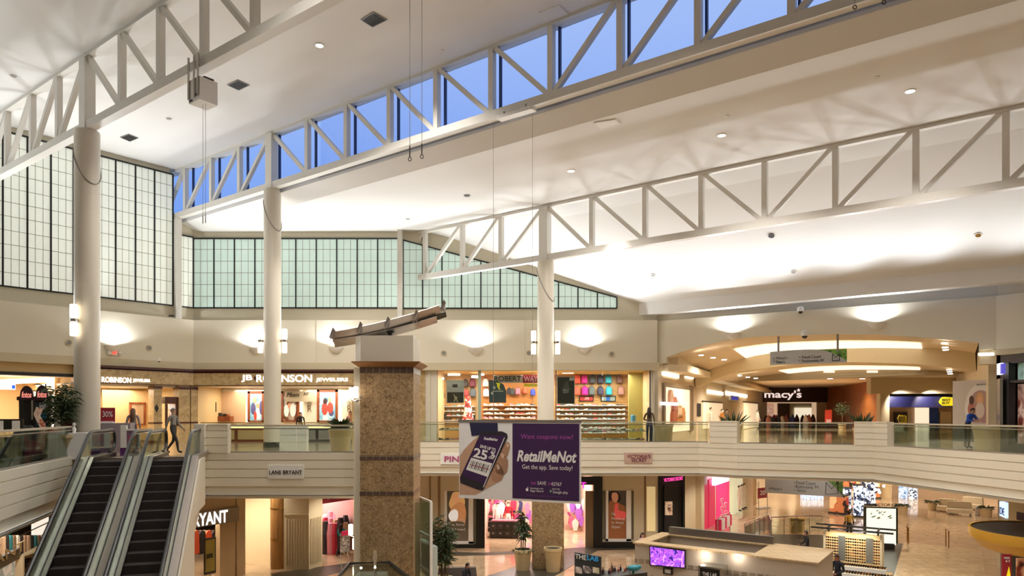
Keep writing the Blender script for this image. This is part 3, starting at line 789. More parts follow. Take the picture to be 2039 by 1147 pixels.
for L in ([(600, 440), (665, 345), (715, 320), (738, 370), (722, 440), (700, 500), (640, 520)], [(560, 560), (610, 470), (645, 450), (680, 500), (712, 560), (700, 690), (640, 740), (560, 700)], [(520, 650), (560, 590), (600, 600), (655, 690), (640, 780), (560, 830), (500, 790)]):
    bshape('hand_print', cb(L), hand2, .005, .002, 1)
for L in ([(690, 345), (715, 335), (725, 370), (700, 385)], [(615, 470), (645, 462), (665, 500), (640, 530)], [(565, 610), (590, 605), (610, 650), (580, 670)]):
    bshape('hand_print', cb(L), hand3, .007, .001, 1)
bshape('sleeve_print', cb([(222, 75), (580, 78), (582, 205), (560, 215), (250, 243)]), flat('printed_sleeve', '#232045', .6), .009, .002)
bshape('phone_print', cb([(350, 235), (385, 180), (640, 185), (700, 215), (708, 260), (395, 935), (330, 925), (110, 840), (103, 770)]), flat('printed_phone', '#2c2530', .5), .011, .002)
bshape('phone_screen_print', cb([(365, 238), (655, 238), (672, 262), (440, 770), (410, 850), (160, 760), (135, 700)]), M['purple'], .014, .001)
bshape('phone_edge_print', cb([(664, 262), (674, 262), (404, 895), (396, 890)]), M['paper'], .016, .001)
bshape('barcode_print', cb([(248, 518), (512, 590), (452, 762), (180, 668)]), M['paper'], .016, .001)
for k, wd in enumerate((6, 10, 5, 12, 6, 9, 5, 14, 8, 5, 10)):
    x = 252 + k * 21; y = 552 + k * 6
    bshape('barcode_bar_print', cb([(x, y), (x + wd, y + 2), (x + wd - 34, y + 98), (x - 34, y + 96)]), M['ink'], .018, .001)
bshape('scan_line_print', cb([(232, 600), (470, 665), (468, 673), (230, 608)]), flat('printed_red_line', '#a5304a', .6), .020, .001)
for s, x, y, w, h, rr in (('RetailMeNot', 495, 282, 190, 36, -.09), ('SAVE UP TO', 458, 396, 222, 42, -.22), ('25', 365, 470, 195, 125, -.2), ('%', 522, 475, 70, 72, -.2), ('OFF', 500, 522, 76, 30, -.2)):
    px, py = cropb(x, y); a, z = BA(px, py); k = BF.dep(px) / F * 270 / 1720
    mm = MB(); mm.text(BF, s, a, z, w * k, h * k, out=.018, depth=.002, rot=rr, bold=.03, shear=.2 if s == 'RetailMeNot' else 0); mm.build('lettering', wht, t)
# the two thin wires up to the hoist on the middle truss
for px in (982, 1046):
    a = BF.S(px if px < 1000 else 1060); p = BF.pt(a, -.01, bz1)
    q = at(px, 225, d=24.4); m = MB(); m.tube([p, (p.x, p.y, 11.5)], .006, 5)
    m.build('wire', M['grey'], t)
# ---------------------------------------------------------------- people
_PC = [0]
def person(loc, rz, joints, cols, hair='#2a1c14', long_hair=False, label='', scale=1.0, group=None, extra=None, bun=False, cap=None):
    """one continuous body: a skinned joint graph, coloured by body region. front is -y."""
    J = dict(pelvis=(0, 0, .95), waist=(0, 0, 1.1), chest=(0, .0, 1.30), neck0=(0, .01, 1.44), neck=(0, 0, 1.50), head=(0, -.01, 1.60), crown=(0, 0, 1.66),
             shL=(-.17, 0, 1.41), elL=(-.23, .03, 1.14), wrL=(-.24, -.07, .90), haL=(-.24, -.10, .82),
             shR=(.17, 0, 1.41), elR=(.23, .03, 1.14), wrR=(.24, -.07, .90), haR=(.24, -.10, .82),
             hiL=(-.09, 0, .90), knL=(-.10, -.02, .50), anL=(-.10, .02, .09), toL=(-.11, -.15, .035),
             hiR=(.09, 0, .90), knR=(.10, -.02, .50), anR=(.10, .02, .09), toR=(.11, -.15, .035))
    J.update(joints)
    R = dict(pelvis=(.14, .105), waist=(.125, .095), chest=(.15, .10), neck0=(.075, .065), neck=(.05, .05), head=(.083, .098), crown=(.07, .08),
             shL=(.062, .062), elL=(.045, .045), wrL=(.03, .026), haL=(.036, .022), hiL=(.088, .09), knL=(.06, .06), anL=(.042, .042), toL=(.042, .03))
    for k in list(R):
        if k.endswith('L'): R[k[:-1] + 'R'] = R[k]
    E = [('pelvis', 'waist'), ('waist', 'chest'), ('chest', 'neck0'), ('neck0', 'neck'), ('neck', 'head'), ('head', 'crown')]
    for s in 'LR': E += [('neck0', 'sh' + s), ('sh' + s, 'el' + s), ('el' + s, 'wr' + s), ('wr' + s, 'ha' + s), ('pelvis', 'hi' + s), ('hi' + s, 'kn' + s), ('kn' + s, 'an' + s), ('an' + s, 'to' + s)]
    names = ['pelvis'] + [k for k in J if k != 'pelvis']; ix = {k: i for i, k in enumerate(names)}
    me = bpy.data.meshes.new('person'); me.from_pydata([J[k] for k in names], [(ix[a], ix[b]) for a, b in E], [])
    o = bpy.data.objects.new('person', me); COL.objects.link(o)
    md = o.modifiers.new('s', 'SKIN'); md.use_smooth_shade = True; md.branch_smoothing = .3
    me.skin_vertices[0].data[0].use_root = True
    for k in names: me.skin_vertices[0].data[ix[k]].radius = R[k]
    sd = o.modifiers.new('d', 'SUBSURF'); sd.levels = 1; sd.render_levels = 1
    bpy.context.view_layer.update()
    me2 = bpy.data.meshes.new_from_object(o.evaluated_get(bpy.context.evaluated_depsgraph_get()))
    bpy.data.objects.remove(o)
    zones = {('pelvis', 'waist'): 1, ('waist', 'chest'): 0, ('chest', 'neck0'): 0, ('neck0', 'neck'): 3, ('neck', 'head'): 3, ('head', 'crown'): 3}
    for s in 'LR': zones.update({('neck0', 'sh' + s): 0, ('sh' + s, 'el' + s): 0, ('el' + s, 'wr' + s): 4, ('wr' + s, 'ha' + s): 3, ('pelvis', 'hi' + s): 1, ('hi' + s, 'kn' + s): 1, ('kn' + s, 'an' + s): 5, ('an' + s, 'to' + s): 2})
    mb = MB(); mb.v = [v.co.copy() for v in me2.vertices]
    segs = [(Vector(J[a]), Vector(J[b]), z, R[a][0], R[b][0]) for (a, b), z in zones.items()]
    for p in me2.polygons:
        c = p.center; best = None
        for a, b, z, ra, rb in segs:
            d = b - a; t = max(0, min(1, (c - a).dot(d) / max(d.length_squared, 1e-6))); q = (c - (a + d * t)).length / (ra + (rb - ra) * t)
            if best is None or q < best[0]: best = (q, z)
        mb.f.append(tuple(p.vertices)); mb.m.append(best[1])
    bpy.data.meshes.remove(me2)
    # fingers and thumb, face: same mesh
    mb.mat(3)
    for s in 'LR':
        w, h = Vector(J['wr' + s]), Vector(J['ha' + s]); d = (h - w).normalized(); sx = 1 if s == 'R' else -1
        side = d.cross(Vector((sx, 0, 0)));
        if side.length < .2: side = Vector((0, 1, 0))
        side.normalize(); inw = side.cross(d) * sx
        for k, L in enumerate((.072, .082, .078, .062)):
            r0 = h + side * (.027 - .018 * k) + d * .01; r1 = r0 + d * L * .55; r2 = r1 + d * L * .4 + inw * -.012
            mb.tube([r0, r1, r2], [.010, .009, .007], 5)
        r0 = w + d * .03 + side * .03; mb.tube([r0, r0 + side * .03 + d * .03, r0 + side * .035 + d * .06], [.011, .010, .008], 5)
    hd = Vector(J['head']); f = Vector((0, -1, 0)) if 'look' not in joints else Vector(joints['look']).normalized()
    J.pop('look', None)
    rt = f.cross(Vector((0, 0, 1))).normalized(); up = Vector((0, 0, 1))
    mb.ell(hd + f * .095 - up * .005, (.014, .014, .022), 6, 5)
    for k in (-1, 1): mb.ell(hd + rt * k * .083 + up * .0, (.012, .02, .03), 6, 5)
    mb.mat(6)
    for k in (-1, 1): mb.ell(hd + f * .088 + rt * k * .032 + up * .018, (.011, .008, .007), 6, 4)
    mb.mat(7); mb.ell(hd + f * .088 - up * .045, (.022, .01, .007), 8, 4)
    pal = [flat('cloth_' + c.lstrip('#'), c, .8, noise=.1) for c in cols[:2]] + [flat('cloth_' + cols[2].lstrip('#'), cols[2], .6), flat('skin_' + cols[3].lstrip('#'), cols[3], .5)]
    pal += [flat('cloth_' + cols[4].lstrip('#'), cols[4], .7) if len(cols) > 4 else pal[0], flat('cloth_' + cols[5].lstrip('#'), cols[5], .7) if len(cols) > 5 else pal[1], M['ink'], flat('lips', '#9c5048', .5)]
    root = mb.build('person', pal, None, True, label=label, cat='person', group=group, base=(0, 0, 0))
    hm = MB(); back = -f
    rows = []
    for i in range(7):
        ph = math.pi * .62 * i / 6; row = []
        for k in range(14):
            t = 2 * math.pi * k / 14; dx = math.cos(t); dy = math.sin(t)
            fr_ = max(0, dx * 1.0)          # dx forward
            ext = 1.0 if i < 4 else 1.0 - .0 * fr_
            r = math.sin(ph) + .02
            zz_ = math.cos(ph)
            if dx > .2 and zz_ < .45: zz_ = .45; r = min(r, .80)
            row.append(hd + up * (.02 + .115 * zz_) + f * dx * .108 * r + rt * dy * .092 * r + back * .008)
        rows.append(row)
    hm.loft(rows, True)
    if long_hair: hm.tube([hd + back * .06 + up * .05, hd + back * .10 - up * .08, hd + back * .11 - up * .25, hd + back * .10 - up * .38], [.085, .10, .095, .04], 10)
    if bun: hm.ell(hd + up * .13 + back * .04, (.055, .055, .05), 8, 6)
    hm.build('hair', flat('hair_' + hair.lstrip('#'), hair, .6, noise=.2, nscale=30), root, True)
    if cap:
        cm = MB(); cm.ell(hd + up * .065, (.105, .112, .075), 12, 6); cm.bar(hd + f * .08 + up * .06, hd + f * .2 + up * .045, .13, .012); cm.build('cap', flat('cloth_' + cap.lstrip('#'), cap, .8), root, True)
    if extra: extra(root, J, hd)
    root.location = loc; root.rotation_euler = (0, 0, math.radians(rz)); root.scale = (scale,) * 3
    return root
SIT = dict(pelvis=(0, .05, .50), waist=(0, .06, .66), chest=(0, .03, .86), neck0=(0, .0, 1.0), neck=(0, -.02, 1.06), head=(0, -.04, 1.16), crown=(0, -.03, 1.22),
           shL=(-.17, .01, .97), elL=(-.22, -.06, .72), wrL=(-.14, -.26, .62), haL=(-.12, -.34, .60), shR=(.17, .01, .97), elR=(.22, -.06, .72), wrR=(.14, -.26, .62), haR=(.12, -.34, .60),
           hiL=(-.09, .0, .49), knL=(-.11, -.42, .50), anL=(-.11, -.40, .09), toL=(-.11, -.56, .035), hiR=(.09, .0, .49), knR=(.11, -.42, .50), anR=(.11, -.40, .09), toR=(.11, -.56, .035))
LEAN = dict(waist=(0, -.03, 1.1), chest=(0, -.12, 1.27), neck0=(0, -.18, 1.40), neck=(0, -.21, 1.45), head=(0, -.25, 1.54), crown=(0, -.24, 1.60), shL=(-.18, -.16, 1.37), elL=(-.27, -.24, 1.16), wrL=(-.12, -.38, 1.16), haL=(-.04, -.40, 1.17),
            shR=(.18, -.16, 1.37), elR=(.27, -.24, 1.16), wrR=(.12, -.38, 1.16), haR=(.04, -.40, 1.17))
WALK = dict(knL=(-.10, -.22, .52), anL=(-.10, -.28, .12), toL=(-.10, -.44, .09), knR=(.10, .06, .50), anR=(.10, .34, .16), toR=(.10, .22, .05), elL=(-.23, .10, 1.15), wrL=(-.22, .16, .92), haL=(-.22, .17, .84), elR=(.23, -.05, 1.14), wrR=(.22, -.22, .98), haR=(.22, -.28, .92))

# ---------------------------------------------------------------- plants and pots
def pot(mb, c, r0, r1, h):
    mb.lathe(c, [(r0, 0), (r0 + (r1 - r0) * .8, h * .8), (r1, h * .86), (r1 + .02, h * .88), (r1 + .02, h), (r1 - .05, h), (r1 - .06, h - .06)], 28)
def leaf(mb, p, d, L, w, droop=.4, side=None):
    d = Vector(d).normalized(); s = d.cross(Vector((random.uniform(-1, 1), random.uniform(-1, 1), random.uniform(-.4, 1))))
    if s.length < .1: s = d.cross(Vector((1, .3, 0)))
    s.normalize(); a = []; b_ = []; c = Vector(p); n = 4
    for i in range(n + 1):
        k = i / n; wd = w * math.sin(math.pi * min(1, .12 + k * .88)) * .5
        q = Vector(p) + d * L * k - Vector((0, 0, 1)) * droop * L * k * k
        a.append(q + s * wd + Vector((0, 0, .1 * w))); b_.append(q - s * wd + Vector((0, 0, .1 * w)))
    mb.loft([a, b_])
def potted(name, loc, r0, r1, h, label, kind, H, group=None, potmat=None, n=60, seed=1, cat='plant', spread=.5):
    rnd = random.Random(seed)
    x, y, z = loc; t = thing(name, loc, label, cat, group)
    if h > 0:
        m = MB(); pot(m, loc, r0, r1, h); m.build('pot', potmat or M['pot'], t, True)
        m = MB(); m.lathe((x, y, z + h - .08), [(r1 - .07, 0), (r1 - .07, .03)], 20); m.build('soil', M['soil'], t)
    z0 = z + max(h - .06, 0)
    fm = MB(); sm = MB()
    if kind == 'bamboo':
        for k in range(max(4, n // 14)):
            a = rnd.uniform(0, 6.28); rr = rnd.uniform(0, r1 * .5); p = Vector((x + rr * math.cos(a), y + rr * math.sin(a), z0)); HH = H * rnd.uniform(.7, 1)
            tip = p + Vector((rnd.uniform(-1, 1) * spread * .6, rnd.uniform(-1, 1) * spread * .6, HH)); mid = (p + tip) / 2 + Vector((rnd.uniform(-.1, .1), rnd.uniform(-.1, .1), 0))
            sm.tube([p, mid, tip], [.018, .014, .006], 5)
            for j in range(14):
                u = rnd.uniform(.3, 1); q = p.lerp(tip, u)
                for g in range(5):
                    b = rnd.uniform(0, 6.28); leaf(fm, q + Vector((rnd.uniform(-.1, .1), rnd.uniform(-.1, .1), rnd.uniform(-.1, .1))), (math.cos(b), math.sin(b), rnd.uniform(-.1, .7)), rnd.uniform(.18, .36) * (.6 + spread), .045, .5)
    elif kind == 'spiky':
        for k in range(n):
            b = rnd.uniform(0, 6.28); e = rnd.uniform(.7, 2.4)
            leaf(fm, (x + .08 * math.cos(b), y + .08 * math.sin(b), z0), (math.cos(b) / e, math.sin(b) / e, 1), H * rnd.uniform(.7, 1), .10, .06)
    elif kind == 'agave':
        for k in range(n):
            b = rnd.uniform(0, 6.28); e = rnd.uniform(.3, 2.6)
            leaf(fm, (x + .05 * math.cos(b), y + .05 * math.sin(b), z0), (math.cos(b), math.sin(b), e), H * rnd.uniform(.8, 1.15), .10, .35)
    elif kind == 'corn':
        for k in range(4):
            a = rnd.uniform(0, 6.28); p = Vector((x + .1 * math.cos(a), y + .1 * math.sin(a), z0)); HH = H * (.55 + .15 * k); tip = p + Vector((.05, .02, HH)); sm.tube([p, tip], [.025, .02], 6)
            for j in range(50):
                b = rnd.uniform(0, 6.28); q = p.lerp(tip, rnd.uniform(.45, 1)); leaf(fm, q, (math.cos(b), math.sin(b), rnd.uniform(.1, 1.1)), rnd.uniform(.35, .55), .085, .8)
        for j in range(60):
            b = rnd.uniform(0, 6.28); rr = rnd.uniform(0, r1); leaf(fm, (x + rr * math.cos(b), y + rr * math.sin(b), z0 + .05), (math.cos(b), math.sin(b), rnd.uniform(-.2, .5)), .2, .07, .9)
    elif kind == 'fern':
        for j in range(n):
            b = rnd.uniform(0, 6.28); rr = rnd.uniform(0, r1 * .8); leaf(fm, (x + rr * math.cos(b), y + rr * math.sin(b), z0), (math.cos(b), math.sin(b), rnd.uniform(.2, 1.4)), H * rnd.uniform(.6, 1), .06, .5)
    elif kind == 'tree':
        sm.tube([(x, y, z0), (x + .03, y, z0 + H * .45)], [.04, .03], 6)
        for j in range(n):
            a = rnd.uniform(0, 6.28); e = math.acos(rnd.uniform(-1, 1)); rr = rnd.uniform(.3, 1)
            q = Vector((x + spread * rr * math.sin(e) * math.cos(a), y + spread * rr * math.sin(e) * math.sin(a), z0 + H * .68 + H * .34 * rr * math.cos(e)))
            b = rnd.uniform(0, 6.28); leaf(fm, q, (math.cos(b), math.sin(b), rnd.uniform(-.2, .6)), .16, .05, .4)
    if sm.v: sm.build('stem', M['stem'], t)
    fm.build('foliage', M['green'], t)
    return t

# ---------------------------------------------------------------- small helpers on a wall plane, given in picture coordinates
def pb(mb, fr, x0, y0, x1, y1, o0, o1):
    """box whose front face shows from x0,y0 (top left) to x1,y1 (bottom right)"""
    f = fr.off(o1); a0, z1 = f.A(x0, y0); a1, z0 = f.A(x1, y1); zt = f.A(x1, y0)[1]
    mb.box(fr, a0, a1, o0, o1, z0, z1); return mb
def item(name, fr, x0, y0, x1, y1, o0, o1, mat, label, cat, group=None, zb=None):
    m = MB(); f = fr.off(o1); a0, z1 = f.A(x0, y0); a1, z0 = f.A(x1, y1)
    if zb is not None: z0 = zb
    m.box(fr, a0, a1, o0, o1, z0, z1)
    return m.build(name, mat, None, label=label, cat=cat, group=group)
def sign(name, fr, x0, y0, x1, y1, o0, o1, mat, label, lines, lmat, cat='sign', group=None, **k):
    """board with lettering: lines = [(text, cx, cy, w, h)] in picture pixels"""
    f = fr.off(o1); a0, z1 = f.A(x0, y0); a1, z0 = f.A(x1, y1)
    t = thing(name, fr.pt((a0 + a1) / 2, (o0 + o1) / 2, z0), label, cat, group)
    m = MB(); m.box(fr, a0, a1, o0, o1, z0, z1); m.build('board', mat, t)
    for (s, cx, cy, w, h) in lines: ptext(t, f, s, cx, cy, w, h, lmat, **k)
    return t
def ptext(t, f, s, cx, cy, w, h, lmat, name='lettering', **k):
    aL, z = f.A(cx - w / 2, cy); aR_, _ = f.A(cx + w / 2, cy); ac = (aL + aR_) / 2; zc2 = f.A(cx, cy)[1]; kk = f.dep(cx) / F
    mm = MB(); mm.text(f, s, ac, zc2, aR_ - aL, h * kk, out=.004, depth=k.pop('depth', .02), **k); return mm.build(name, lmat, t)
def letters(name, fr, out, lines, mat, label, cat='sign', **k):
    f = fr.off(out); s, cx, cy, w, h = lines[0]; a, z = f.A(cx, cy)
    t = thing(name, f.pt(a, 0, z - .2), label, cat)
    for q in lines: ptext(t, f, *q, mat, **dict(k))
    return t
def shop(fr, x0, x1, ztop, zfloor, depth, wallm, backm=None, ceilm=None, power=300, col=NEUT, lamps=1):
    a0, a1 = fr.S(x0), fr.S(x1)
    m = MB(); m.box(fr, a0 - .2, a0, -depth, -.05, zfloor, ztop); m.box(fr, a1, a1 + .2, -depth, -.05, zfloor, ztop); m.box(fr, a0 - .2, a1 + .2, -depth - .2, -depth, zfloor, ztop)
    struct(m, 'wall_shop', [wallm])
    m = MB(); m.box(fr, a0 - .2, a1 + .2, -depth - .2, -.05, ztop, ztop + .1); struct(m, 'ceiling', ceilm or M['ceil'])
    for k in range(lamps):
        a = a0 + (a1 - a0) * (k + .5) / lamps; p = fr.pt(a, -depth * .45, ztop - .12); q = fr.pt(a, -depth * .45, 0)
        area('shop_ceiling_light', p, (q.x, q.y, ztop - 3), power, (a1 - a0) / lamps * .6, depth * .5, col)
    return a0, a1
# ================================================================ upper level, back wall: jewellers
ZH = BW.off(.35).Zp(600, 768)
S0 = BW
# header and cornice
def header(fr, x0, x1, a0=None, a1=None):
    f = fr.off(.35); A0 = fr.off(.35).S(x0) if a0 is None else a0; A1 = f.S(x1) if a1 is None else a1
    k = BW.off(.35).o[1] / F
    Z = lambda y: EYE + (CY - y) * k
    t = thing('shop_header', fr.pt((A0 + A1) / 2, .2, Z(769)), 'tan mottled header of the jewellers over %s under a dark red-brown cornice' % ('its main front' if fr is BW else 'its angled left front'), 'shop header', 'tan headers of the jewellers')
    m = MB(); m.box(fr, A0, A1, -.2, .40, Z(769), Z(742)); m.build('panel', M['marble'], t)
    m = MB(); m.box(fr, A0, A1, -.2, .50, Z(740.5), Z(736)); m.box(fr, A0, A1, -.2, .44, Z(743), Z(742)); m.box(fr, A0, A1, -.2, .43, Z(768.5), Z(767.3)); m.build('cornice', M['maroon'], t)
    return t, Z
t, ZJ = header(BW, 385, 708, a0=-.1)
ptext(t, BW.off(.42), 'JB', 491.5, 753.5, 22, 14.5, M['letter'], bold=.02); ptext(t, BW.off(.42), 'ROBINSON', 566, 753.5, 111, 15, M['letter'], bold=.02)
ptext(t, BW.off(.42), 'JEWELERS', 661, 757, 64, 9, M['letter'], bold=.02)
m = MB(); f = BW.off(.42); a, z = f.A(508, 753); m.prism(f, [(a - .08, z), (a, z - .11), (a + .08, z), (a, z + .11)], 0, .02); m.build('diamond', M['maroon'], t)
t, _ = header(LW, 150, 385, a1=50.1)
fl = LW.off(.42)
ptext(t, fl, 'JB ROBINSON', 224, 758, 74, 14.5, M['letter'], bold=.02); ptext(t, fl, 'JEWELERS', 281.5, 758.5, 34, 8, M['letter'], bold=.02)

# piers of the jewellers on the left front
for (x0, x1, lab) in ((306, 322, 'first'), (356, 378, 'second'), (380, 393, 'third')):
    fr = LW if x0 < 370 else LW
    m = MB(); a0, a1 = fr.off(.3).S(x0), min(fr.off(.3).S(x1), 50.2)
    if a1 <= a0: a0, a1 = 49.6, 50.2
    m.box(fr, a0, a1, -.3, .32, 0, ZJ(768)); 
    tt = thing('shop_pier', fr.pt((a0 + a1) / 2, 0, 0), {'first': 'tan marble pier of the jewellers with a small dark diamond', 'second': 'wide tan marble pier of the jewellers beside its open doorway', 'third': 'corner marble pier where the two jeweller fronts meet'}[lab], 'pier', 'tan piers of the jewellers')
    m.build('shaft', M['marble'], tt)
    m = MB(); m.box(fr, a0 - .02, a1 + .02, -.3, .34, ZJ(776), ZJ(771)); m.box(fr, a0 - .02, a1 + .02, -.3, .34, ZJ(843), ZJ(840)); m.build('band', M['maroon'], tt)
    if lab == 'first':
        m = MB(); f = fr.off(.33); a, z = f.A(312, 813); m.prism(f, [(a - .1, z), (a, z - .22), (a + .1, z), (a, z + .22)], 0, .02); m.build('diamond', M['black'], tt)
shop(BW, 393, 700, ZJ(768), 0, 5.5, M['tan'], power=190, col=WARM, lamps=2)
# inner display wall of the main front
JI = BW.off(-3.2)
m = MB(); pb(m, JI, 437, 775, 706, 880, -.1, 0); m.build('wall_shop', M['wall'], kind='structure')
m = MB(); pb(m, JI, 437, 780, 492, 845, 0, .06); m.build('wall_panel', flat('peach_panel', '#d3b18c', .6), label='plain peach wall panel inside the jewellers, left of the family picture', cat='wall panel')
def framed(fr, x0, y0, x1, y1, label, pic, shapes=None, fw=.13, fmat=None):
    f = fr; a0, z1 = f.A(x0, y0); a1, z0 = f.A(x1, y1)
    t = thing('framed_picture', f.pt((a0 + a1) / 2, .05, z0), label, 'picture')
    m = MB()
    m.box(f, a0, a0 + fw, 0, .1, z0, z1); m.box(f, a1 - fw, a1, 0, .1, z0, z1); m.box(f, a0, a1, 0, .1, z0, z0 + fw * .6); m.box(f, a0, a1, 0, .1, z1 - fw, z1)
    m.build('frame', fmat or M['wood'], t)
    m = MB(); m.box(f, a0 + fw * .9, a1 - fw * .9, .01, .05, z0 + fw * .5, z1 - fw * .9); m.build('print', pic, t)
    if shapes:
        for (cx, cy, rx, ry, mat) in shapes:
            a, z = f.A(cx, cy); k = f.dep(cx) / F; mm = MB(); mm.prism(f, [(a + rx * k * math.cos(u), z + ry * k * math.sin(u)) for u in [2 * math.pi * i / 16 for i in range(16)]], .05, .056 + random.random() * .01); mm.build('printed_figure', mat, t)
    return t
sea = blobs('blue_sky_print', ['#3f6f9a', '#7fb4c8', '#c4dce0', '#4a5560'], 1.2, .4, .25)
sk = flat('printed_face', '#d49a78', .5, emit='#d49a78', es=.15); pr = flat('printed_red', '#c8483a', .5, emit='#c8483a', es=.1); pv = flat('printed_violet', '#55527e', .5, emit='#55527e', es=.1); pw = flat('printed_white', '#e8e4de', .5, emit='#e8e4de', es=.2); pd = flat('printed_dark_hair', '#3a2018', .5)
framed(JI, 494, 779, 527, 840, 'wood framed picture of a family group left of the middle column', sea, [(508, 797, 4, 6, sk), (505, 814, 5, 12, pv), (514, 808, 4, 5, sk), (515, 822, 5, 13, pw), (509, 828, 3, 9, pr), (521, 812, 4, 14, pv)])
framed(JI, 560, 779, 596, 840, 'wood framed picture half hidden by the middle column and a seated clerk', blobs('brown_print', ['#2a1712', '#6a4028', '#c9b8a4', '#30303c'], 1.5, .4, .15), [(578, 808, 5, 6, sk), (584, 816, 6, 14, pw), (571, 818, 5, 12, pw)])
framed(JI, 632, 776, 673, 840, 'wood framed picture of a couple in coral tops against a blue sky', sea, [(648, 799, 4, 6, pd), (649, 800, 3, 5, sk), (657, 797, 3.5, 5.5, sk), (647, 814, 6, 13, pr), (658, 812, 6, 11, pr), (660, 822, 5, 7, pv), (648, 833, 5, 8, pw)])
for i, (x0, x1) in enumerate(((489, 493.5), (597.5, 602), (674, 680))):
    m = MB(); pb(m, JI, x0, 778, x1, 841, .02, .06)
    m.build('light_strip', emis('warm_light_strip', '#ffe9c4', 3.2), label=['lit vertical strip left of the family picture', 'lit vertical strip between the clerk and the gold monogram', 'lit vertical strip right of the coral couple picture'][i], cat='light', group='vertical light strips in the jewellers')
tb = thing('hanging_sign', JI.pt(JI.S(598), .3, JI.Zp(598, 800)), 'pale hanging banner with handwritten lettering in the jewellers', 'banner')
m = MB(); pb(m, JI, 567, 779, 628, 800, .28, .30); m.build('fabric', flat('pale_banner', '#b3a68d', .7), tb)
ptext(tb, JI.off(.31), 'Mom', 583, 786, 26, 9, M['ink'], shear=.4); ptext(tb, JI.off(.31), "50'", 610, 784, 12, 6, M['ink'], shear=.3)
for x, lab in ((616, 'gold standing monogram letters between the two picture frames'), (695, 'gold standing monogram letters at the right end of the jewellers')):
    tt = thing('monogram', JI.pt(JI.S(x), .2, JI.Zp(x, 822)), lab, 'ornament', 'gold monograms in the jewellers')
    f = JI.off(.1); ptext(tt, f, 'JB', x, 805, 9, 12, M['brass']); ptext(tt, f, 'R', x + 1, 814, 8, 12, M['brass'])
    if x > 650: m = MB(); a, z = f.A(x, 821); m.tube([f.pt(a, 0.02, z), f.pt(a, .02, z - .5)], .03, 6); m.build('stand', M['brass'], tt)
framed(BW.off(-2.4), 419, 801, 431, 820, 'small black framed certificate above the jewellers desk', M['white'], None, .04, M['black'])
# desk and counter
m = MB(); J2 = BW.off(-2.6); pb(m, J2, 411, 829, 458, 838, -.6, 0); dk = m.build('desk', M['wood'], label='small cherry wood desk shelf at the left end inside the jewellers', cat='desk')
for i, (x, w, h, mt) in enumerate([(415, 4, 6, M['white']), (424, 6, 7, M['grey']), (433, 6, 7, M['dark']), (443, 5, 5, M['black']), (450, 4, 4, M['wood'])]):
    m = MB(); pb(m, J2, x, 829 - h, x + w, 829, -.35, -.1); m.build('display_card', mt, label=['white', 'grey', 'dark grey', 'black', 'wooden'][i] + ' little display card standing on the cherry desk', cat='display card', group='cards on the jewellers desk')
cz = BW.off(.1).Zp(460, 842)
def case(x0, x1, label, front, top_z, glow=True):
    fr = BW.off(-.4); a0, a1 = fr.S(x0), fr.S(x1); t = thing('display_case', fr.pt((a0 + a1) / 2, 0, 0), label, 'display case', 'jewellery display cases')
    m = MB(); m.box(fr, a0, a1, -.6, 0, 0, .72); m.build('body', front, t)
    m = MB(); n = max(1, round((a1 - a0) / 1.1)); w = (a1 - a0) / n
    for k in range(n): m.box(fr, a0 + k * w + .08, a0 + (k + 1) * w - .08, 0, .02, .12, .62)
    m.build('front_panel', M['tan'] if glow else M['grey'], t)
    m = MB(); m.box(fr, a0, a1, -.6, 0, .74, 1.0); m.build('glass_top', M['sglass'], t)
    m = MB(); m.box(fr, a0, a1, -.6, .02, 1.0, 1.04); m.build('rim', M['brass'], t)
    m = MB(); m.box(fr, a0 + .05, a1 - .05, -.5, -.1, .73, .80); m.build('lit_tray', emis('lit_jewel_tray', '#ffdf9a', 2.2), t)
case(394, 470, 'long glass jewellery case with gold wood front, left part', M['wood'], 1.04)
case(471, 528, 'glass jewellery case with gold wood front, just left of the column', M['wood'], 1.04)
case(594, 706, 'glass jewellery case with dark grey front behind the potted plant', M['dark'], 1.04, False)
# left angled front: pale back wall, mirror
shop(LW, 150, 354, ZJ(772), 0, 4.5, M['tan'], power=240, col=WARM)
LJ = LW.off(-2.5)
m = MB(); pb(m, LJ, 205, 776, 305, 875, -.1, 0); m.build('wall_shop', flat('peach_wall', '#cfaa76', .6), kind='structure')
framed(LJ, 257, 801, 289, 846, 'tall dark framed mirror standing in the left part of the jewellers', flat('mirror_glass', '#d0b896', .12, .6), None, .1)
m = MB(); pb(m, LW.off(.2), 329, 790, 355, 804, -.4, 0); pb(m, LW.off(.2), 330, 804, 334, 848, -.1, 0); pb(m, LW.off(.2), 351, 804, 355, 848, -.1, 0)
m.build('door_cabinet', M['maroon'], label='dark brown display cabinet in the doorway between the jeweller piers', cat='cabinet')
m = MB(); pb(m, LW.off(-.1), 336, 805, 350, 836, -.05, 0); m.build('window_display', blobs('glow_display', ['#f0d0a8', '#d4907a', '#fbeede', '#7a4a38'], 3, .4, .8), label='lit display behind the dark brown cabinet in the doorway', cat='display')

